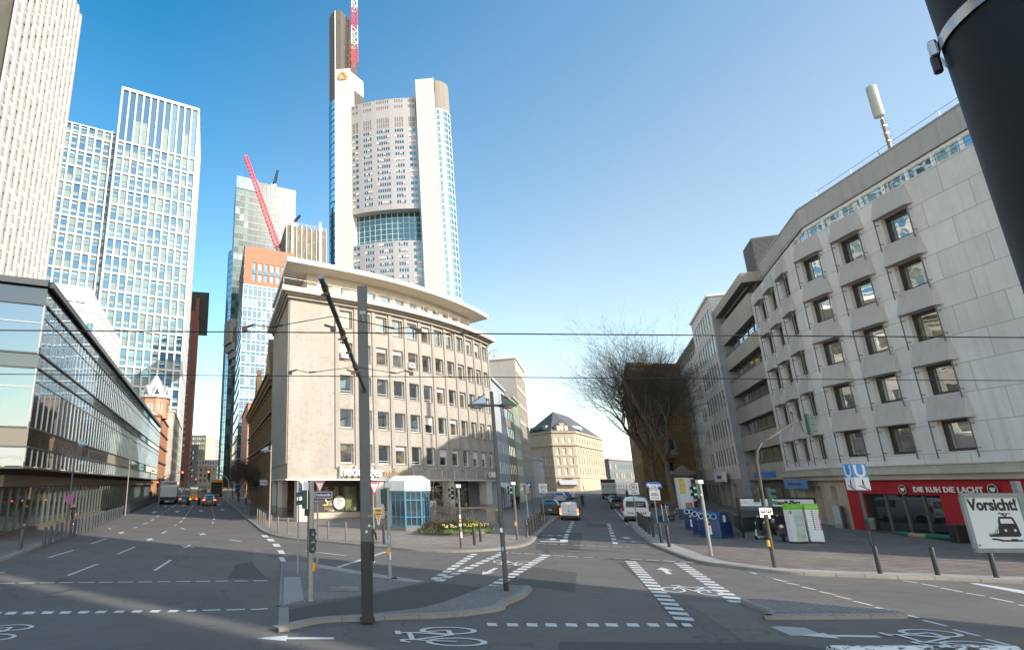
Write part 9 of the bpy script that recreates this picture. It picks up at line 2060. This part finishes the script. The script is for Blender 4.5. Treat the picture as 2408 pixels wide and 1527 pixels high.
for i in range(3):
 t = thing('beer_bench', f'{["left", "middle", "right"][i]} one of the folded wooden beer tables beside the corner house', 'bench', gp(TM(2165 + 55 * i, 262 - 6 * i)), R(-20), 'folded beer tables'); q = MB(); q.box(-.95, -.25, .72, .95, .25, .78, BENW); q.obj('top', t)
 for x in (-.75, .7): q = MB(); q.bar((x, -.2, 0), (x + .05, .2, .72), .04, .04, SBK); q.bar((x, .2, 0), (x + .05, -.2, .72), .04, .04, SBK); q.obj('leg', t)
t = thing('newspaper_box', 'white vending box behind the blue lift house', 'vending box', gp(TM(1612, 330))); q = MB(); q.rbox(-.45, 0, 0, .45, .5, 1.6, CAPW, .04); 
for k in range(3): q.box(.1, -.006, .5 + .32 * k, .36, -.001, .72 + .32 * k, DKT)
q.obj('casing', t)
t = thing('ticket_machine', 'grey ticket machine with a red top beside the stairs of the corner house', 'ticket machine', gp(TM(1665, 300)) + Vector((.3, 2, 0))); q = MB(); q.rbox(-.4, 0, 0, .4, .4, 2.6, GREYF, .03); q.obj('casing', t); q = MB(); q.box(-.42, -.02, 2.6, .42, .42, 3.2, SR_); q.obj('sign_top', t)
g = P(2097, 362, 0.001); y_ = 41.5; pB_ = P(2098, 366, 43.0); pT_ = P(2050, 206, 43.0)
t = thing('roof_antenna', 'roof antenna mast with a pale panel box and climbing rungs', 'antenna', (pB_.x, 43.0, 28.5)); zb_ = pB_.z - 28.5; tp_ = pT_.z - 28.5; RB_ = paint('mast_rust', (.20, .15, .11), .6, .3, 5, stain=.4); ANP = paint('antenna_panel', (.36, .37, .33), .5, .08, 2)
q = MB(); q.tube([(0, 0, -.1), (0, 0, tp_ * .62)], .13, RB_, 12); q.tube([(0, 0, tp_ * .62), (0, 0, tp_ * .75)], .08, WHITEF, 8); q.obj('mast', t)
q = MB(); q.lathe([(.0, tp_ * .64), (.33, tp_ * .645), (.37, tp_ * .655), (.37, tp_ * .99), (.33, tp_), (0, tp_)], ANP, 18, (-.25, -.1, 0)); q.tube([(-.2, -.1, tp_), (-.2, -.1, tp_ + .6)], .012, ALUD, 5); q.obj('antenna_panel', t)
q = MB()
for k in range(14): z = tp_ * .03 + k * tp_ * .6 / 14; q.tube([(-.02, -.1, z), (.3, -.2, z + .05)], .016, ALUD, 5); q.box(-.15, -.16, z - .02, .15, .15, z + .02, ALU) if k % 2 == 0 else None
q.obj('rungs', t); q = MB(); q.tube([(0, 0, tp_ * .12), (-1.0, 0, tp_ * .08), (-1.05, 0, tp_ * .26)], .05, ALUD, 6); q.obj('side_arm', t)
# ================================================================ trees and plants
BARK = paint('bark_plane', (.13, .10, .065), .9, .35, 2.0, bmp=.6, tiny=.2); TWIG = paint('twig_bark', (.085, .062, .044), .9, .25, 3)
def bare_tree(lab, g, rz, Ht, spread, r0, seed, levels=5, group='bare trees', lean=(0, 0), trunk_f=.28, kids=(4, 5, 5, 5, 4), name='plane_tree', tw=1.0, bark=BARK, low=0.0):
 rnd = random.Random(seed); t = thing(name, lab, 'tree', g, rz, group); trunk, limbs, crown = MB(), MB(), MB()
 def rv(s): return Vector((rnd.uniform(-s, s), rnd.uniform(-s, s), rnd.uniform(-s, s)))
 def branch(p, d, L, r, lv):
  n = 5 if lv < 2 else (4 if lv < 4 else 3); pts = [p]; rr = [r]; q = p; dd = d.copy()
  for i in range(n):
   dd = (dd + rv(.20 if lv < 2 else .28) + Vector((0, 0, .10 if lv < 3 else .05))).normalized(); q = q + dd * L / n; pts.append(q); rr.append(r * (1 - .55 * (i + 1) / n))
  mb_ = trunk if lv == 0 else (limbs if lv <= 2 else crown); mb_.tube(pts, rr, bark if lv <= 2 else TWIG, 10 if lv == 0 else (7 if lv == 1 else (5 if lv == 2 else 3)), cap=False)
  if lv >= levels: return
  k = kids[min(lv, len(kids) - 1)]
  for j in range(k):
   f = rnd.uniform(.35, 1.0) if lv else rnd.uniform(.72, 1.0)
   if j == 0: f = 1.0
   idx = min(int(f * n), n - 1); base = pts[idx].lerp(pts[idx + 1], f * n - idx) if f < 1 else pts[-1]
   ax = dd.orthogonal().normalized(); ax.rotate(Matrix.Rotation(rnd.uniform(0, 2 * math.pi), 3, dd)); ang = rnd.uniform(.35, .95) if lv else rnd.uniform(.35, .85); nd = dd.copy(); nd.rotate(Matrix.Rotation(ang * (0.35 if j == 0 else 1), 3, ax))
   if lv >= 1: nd.z = nd.z * .75 + .10
   nL = L * rnd.uniform(.6, .86) * (1.0 if lv else spread); branch(base, nd.normalized(), nL, max(r * (.45 if lv else .55) * rnd.uniform(.8, 1), .008 * tw), lv + 1)
 branch(Vector((0, 0, -.2)), Vector((lean[0], lean[1], 1)).normalized(), Ht * trunk_f, r0, 0)
 trunk.obj('trunk', t); limbs.obj('limbs', t); crown.obj('crown', t); return t
ga, gb = G(1527, 1188), G(1587, 1196)
bare_tree('large bare plane tree leaning left in front of the brown sandstone building', Vector((ga.x, ga.y - 3, ga.z)), 0, 33, 1.12, .62, 11, 6, lean=(-.04, -.05), trunk_f=.26, kids=(6, 5, 5, 4, 3, 2), tw=1.6)
bare_tree('large bare plane tree nearer the white building with branches over the plaza', gb, 0, 33, 1.12, .60, 23, 6, lean=(-.02, .0), trunk_f=.25, kids=(6, 5, 5, 4, 3, 2), tw=1.6)
for i, (uv, h, sd_, lab) in enumerate(((Z2(1860, 1275), 9.5, 3, 'nearest small bare tree at the right kerb of the left street'), (Z2(1740, 1230), 9, 5, 'second small bare tree along the right kerb of the left street'), (Z2(1620, 1180), 9, 8, 'third small bare tree further along the left street'), (Z2(1500, 1130), 9, 9, 'farthest small bare tree of the row along the left street'))):
 g = G(*uv); bare_tree(lab, g, i, h, .8, .13, sd_, 5, group='small bare street trees', trunk_f=.34, kids=(5, 4, 4, 4, 3), name='street_tree', tw=2.6, bark=TWIG)
gb_ = G(*TM(1690, 425), z=.38); BUSHB = paint('bush_bark', (.26, .19, .13), .8, .2, 4)
rnd = random.Random(4); t = thing('bare_bush', 'tall bare reddish bush with drooping twigs in the flower bed', 'bush', gb_); q = MB(); qt = MB()
for k in range(9):
 a = rnd.uniform(0, 6.28); p = Vector((rnd.uniform(-.5, .9), rnd.uniform(-.15, .2), 0)); d = Vector((math.cos(a) * .3, math.sin(a) * .15, 1)).normalized(); pts = [p]
 for i in range(7): d = (d + Vector((rnd.uniform(-.22, .22), rnd.uniform(-.12, .12), -.02 * i))).normalized(); pts.append(pts[-1] + d * rnd.uniform(.42, .62))
 q.tube(pts, [.035 - .003 * i for i in range(8)], BUSHB, 5)
 for i in range(2, 8):
  for j in range(2):
   d2 = Vector((rnd.uniform(-1, 1), rnd.uniform(-.5, .5), rnd.uniform(-.1, .8))).normalized(); b_ = [pts[i]]
   for s in range(4): d2 = (d2 + Vector((0, 0, -.22)) + Vector((rnd.uniform(-.2, .2), 0, 0))).normalized(); b_.append(b_[-1] + d2 * .24)
   qt.tube(b_, [.013, .011, .009, .007, .005], BUSHB, 4)
q.obj('stems', t); qt.obj('twigs', t)
LEAF = [paint(f'leaf_{i}', c, .7, .25, 3) for i, c in enumerate(((.045, .07, .015), (.07, .10, .02), (.10, .055, .02), (.085, .035, .018), (.12, .15, .03)))]
def shrub(lab, g, w, d, h, mats, n, seed, name='shrub', leaf=.11):
 rnd = random.Random(seed); t = thing(name, lab, 'shrub', g, 0, 'low shrubs in the flower bed'); q = MB(); s_ = MB()
 for k in range(14): a = rnd.uniform(0, 6.28); r_ = rnd.uniform(.2, .9); s_.tube([(0, 0, 0), (w * .5 * r_ * math.cos(a), d * .5 * r_ * math.sin(a), h * rnd.uniform(.6, 1))], [.012, .005], BUSHB, 3)
 for k in range(n):
  u = rnd.random(); a = rnd.uniform(0, 6.28); rr = math.sqrt(rnd.random()); z = h * (1 - rr * rr * .6) * rnd.uniform(.25, 1.05); p = Vector((w * .5 * rr * math.cos(a), d * .5 * rr * math.sin(a), z)); e1 = Vector((rnd.uniform(-1, 1), rnd.uniform(-1, 1), rnd.uniform(-.3, 1))).normalized() * leaf; e2 = e1.cross(Vector((rnd.uniform(-1, 1), rnd.uniform(-1, 1), rnd.uniform(-1, 1)))).normalized() * leaf * .55
  q.face([p - e2 * .5, p + e1 * .6 - e2 * .1, p + e1 * 1.4, p + e1 * .6 + e2], rnd.choice(mats))
 s_.obj('stems', t); q.obj('leaves', t); return t
for i, (x, y, w, h, mm, lab) in enumerate(((1640, 470, 2.0, .85, [LEAF[2], LEAF[3], LEAF[0]], 'reddish low shrub at the left end of the flower bed'), (1760, 470, 1.8, .75, [LEAF[0], LEAF[3], LEAF[1]], 'mixed red and green shrub next to the bare bush stems'), (1850, 465, 1.9, .9, [LEAF[2], LEAF[1], LEAF[0]], 'brownish green shrub behind the stickered signal post'), (1970, 465, 2.0, .95, [LEAF[1], LEAF[2], LEAF[4]], 'yellow green shrub in the right half of the flower bed'))):
 shrub(lab, G(*TM(x, y), z=.38) + Vector((0, .3, 0)), w, 1.5, h, mm, 900, i + 5)
rnd = random.Random(9); DAFW = paint('flower_white', (.72, .72, .62), .6, .05, 4); DAFY = paint('flower_yellow', (.70, .52, .04), .6, .05, 4); BLADE = paint('daffodil_leaf', (.07, .16, .03), .6, .15, 3)
for i, (x, y, n, lab) in enumerate(((1575, 478, 10, 'small clump of green leaves at the left edge of the flower bed'), (1760, 478, 26, 'clump of white daffodils in the middle of the flower bed'), (1800, 482, 16, 'second clump of white daffodils left of the signal post'), (1900, 470, 26, 'leafy clump of white daffodils right of the signal post'), (1985, 470, 30, 'clump of yellow daffodils between the two dark bollards'), (2060, 465, 30, 'bright green daffodil clump at the right end of the flower bed'))):
 g = G(*TM(x, y), z=.38); t = thing('daffodils', lab, 'flowers', g, 0, 'daffodil clumps'); q = MB(); f = MB()
 for k in range(n + n // 2): p = Vector((rnd.gauss(0, .38), rnd.gauss(0, .2), 0)); tp = p + Vector((rnd.uniform(-.14, .14), rnd.uniform(-.1, .1), rnd.uniform(.15, .3))); s = Vector((.022, 0, 0)); q.face([p - s, p + s, tp + s * .2, tp - s * .2], BLADE)
 if i: 
  for k in range(n // 2): 
   p = Vector((rnd.gauss(0, .36), rnd.gauss(0, .2) - .1, rnd.uniform(.38, .58))); m_ = DAFY if i in (4,) or (i == 5 and k % 3 == 0) else DAFW
   for a in range(6): an = a * math.pi / 3; f.face([p, p + Vector((.035 * math.cos(an - .4), -.01, .035 * math.sin(an - .4))), p + Vector((.05 * math.cos(an), -.015, .05 * math.sin(an))), p + Vector((.035 * math.cos(an + .4), -.01, .035 * math.sin(an + .4)))], m_)
   f.lathe([(.015, 0), (.026, .04)], DAFY, 7, T=Matrix.Translation(p) @ Matrix.Rotation(R(90), 4, 'X'))
  f.obj('blossoms', t)
 q.obj('blades', t)
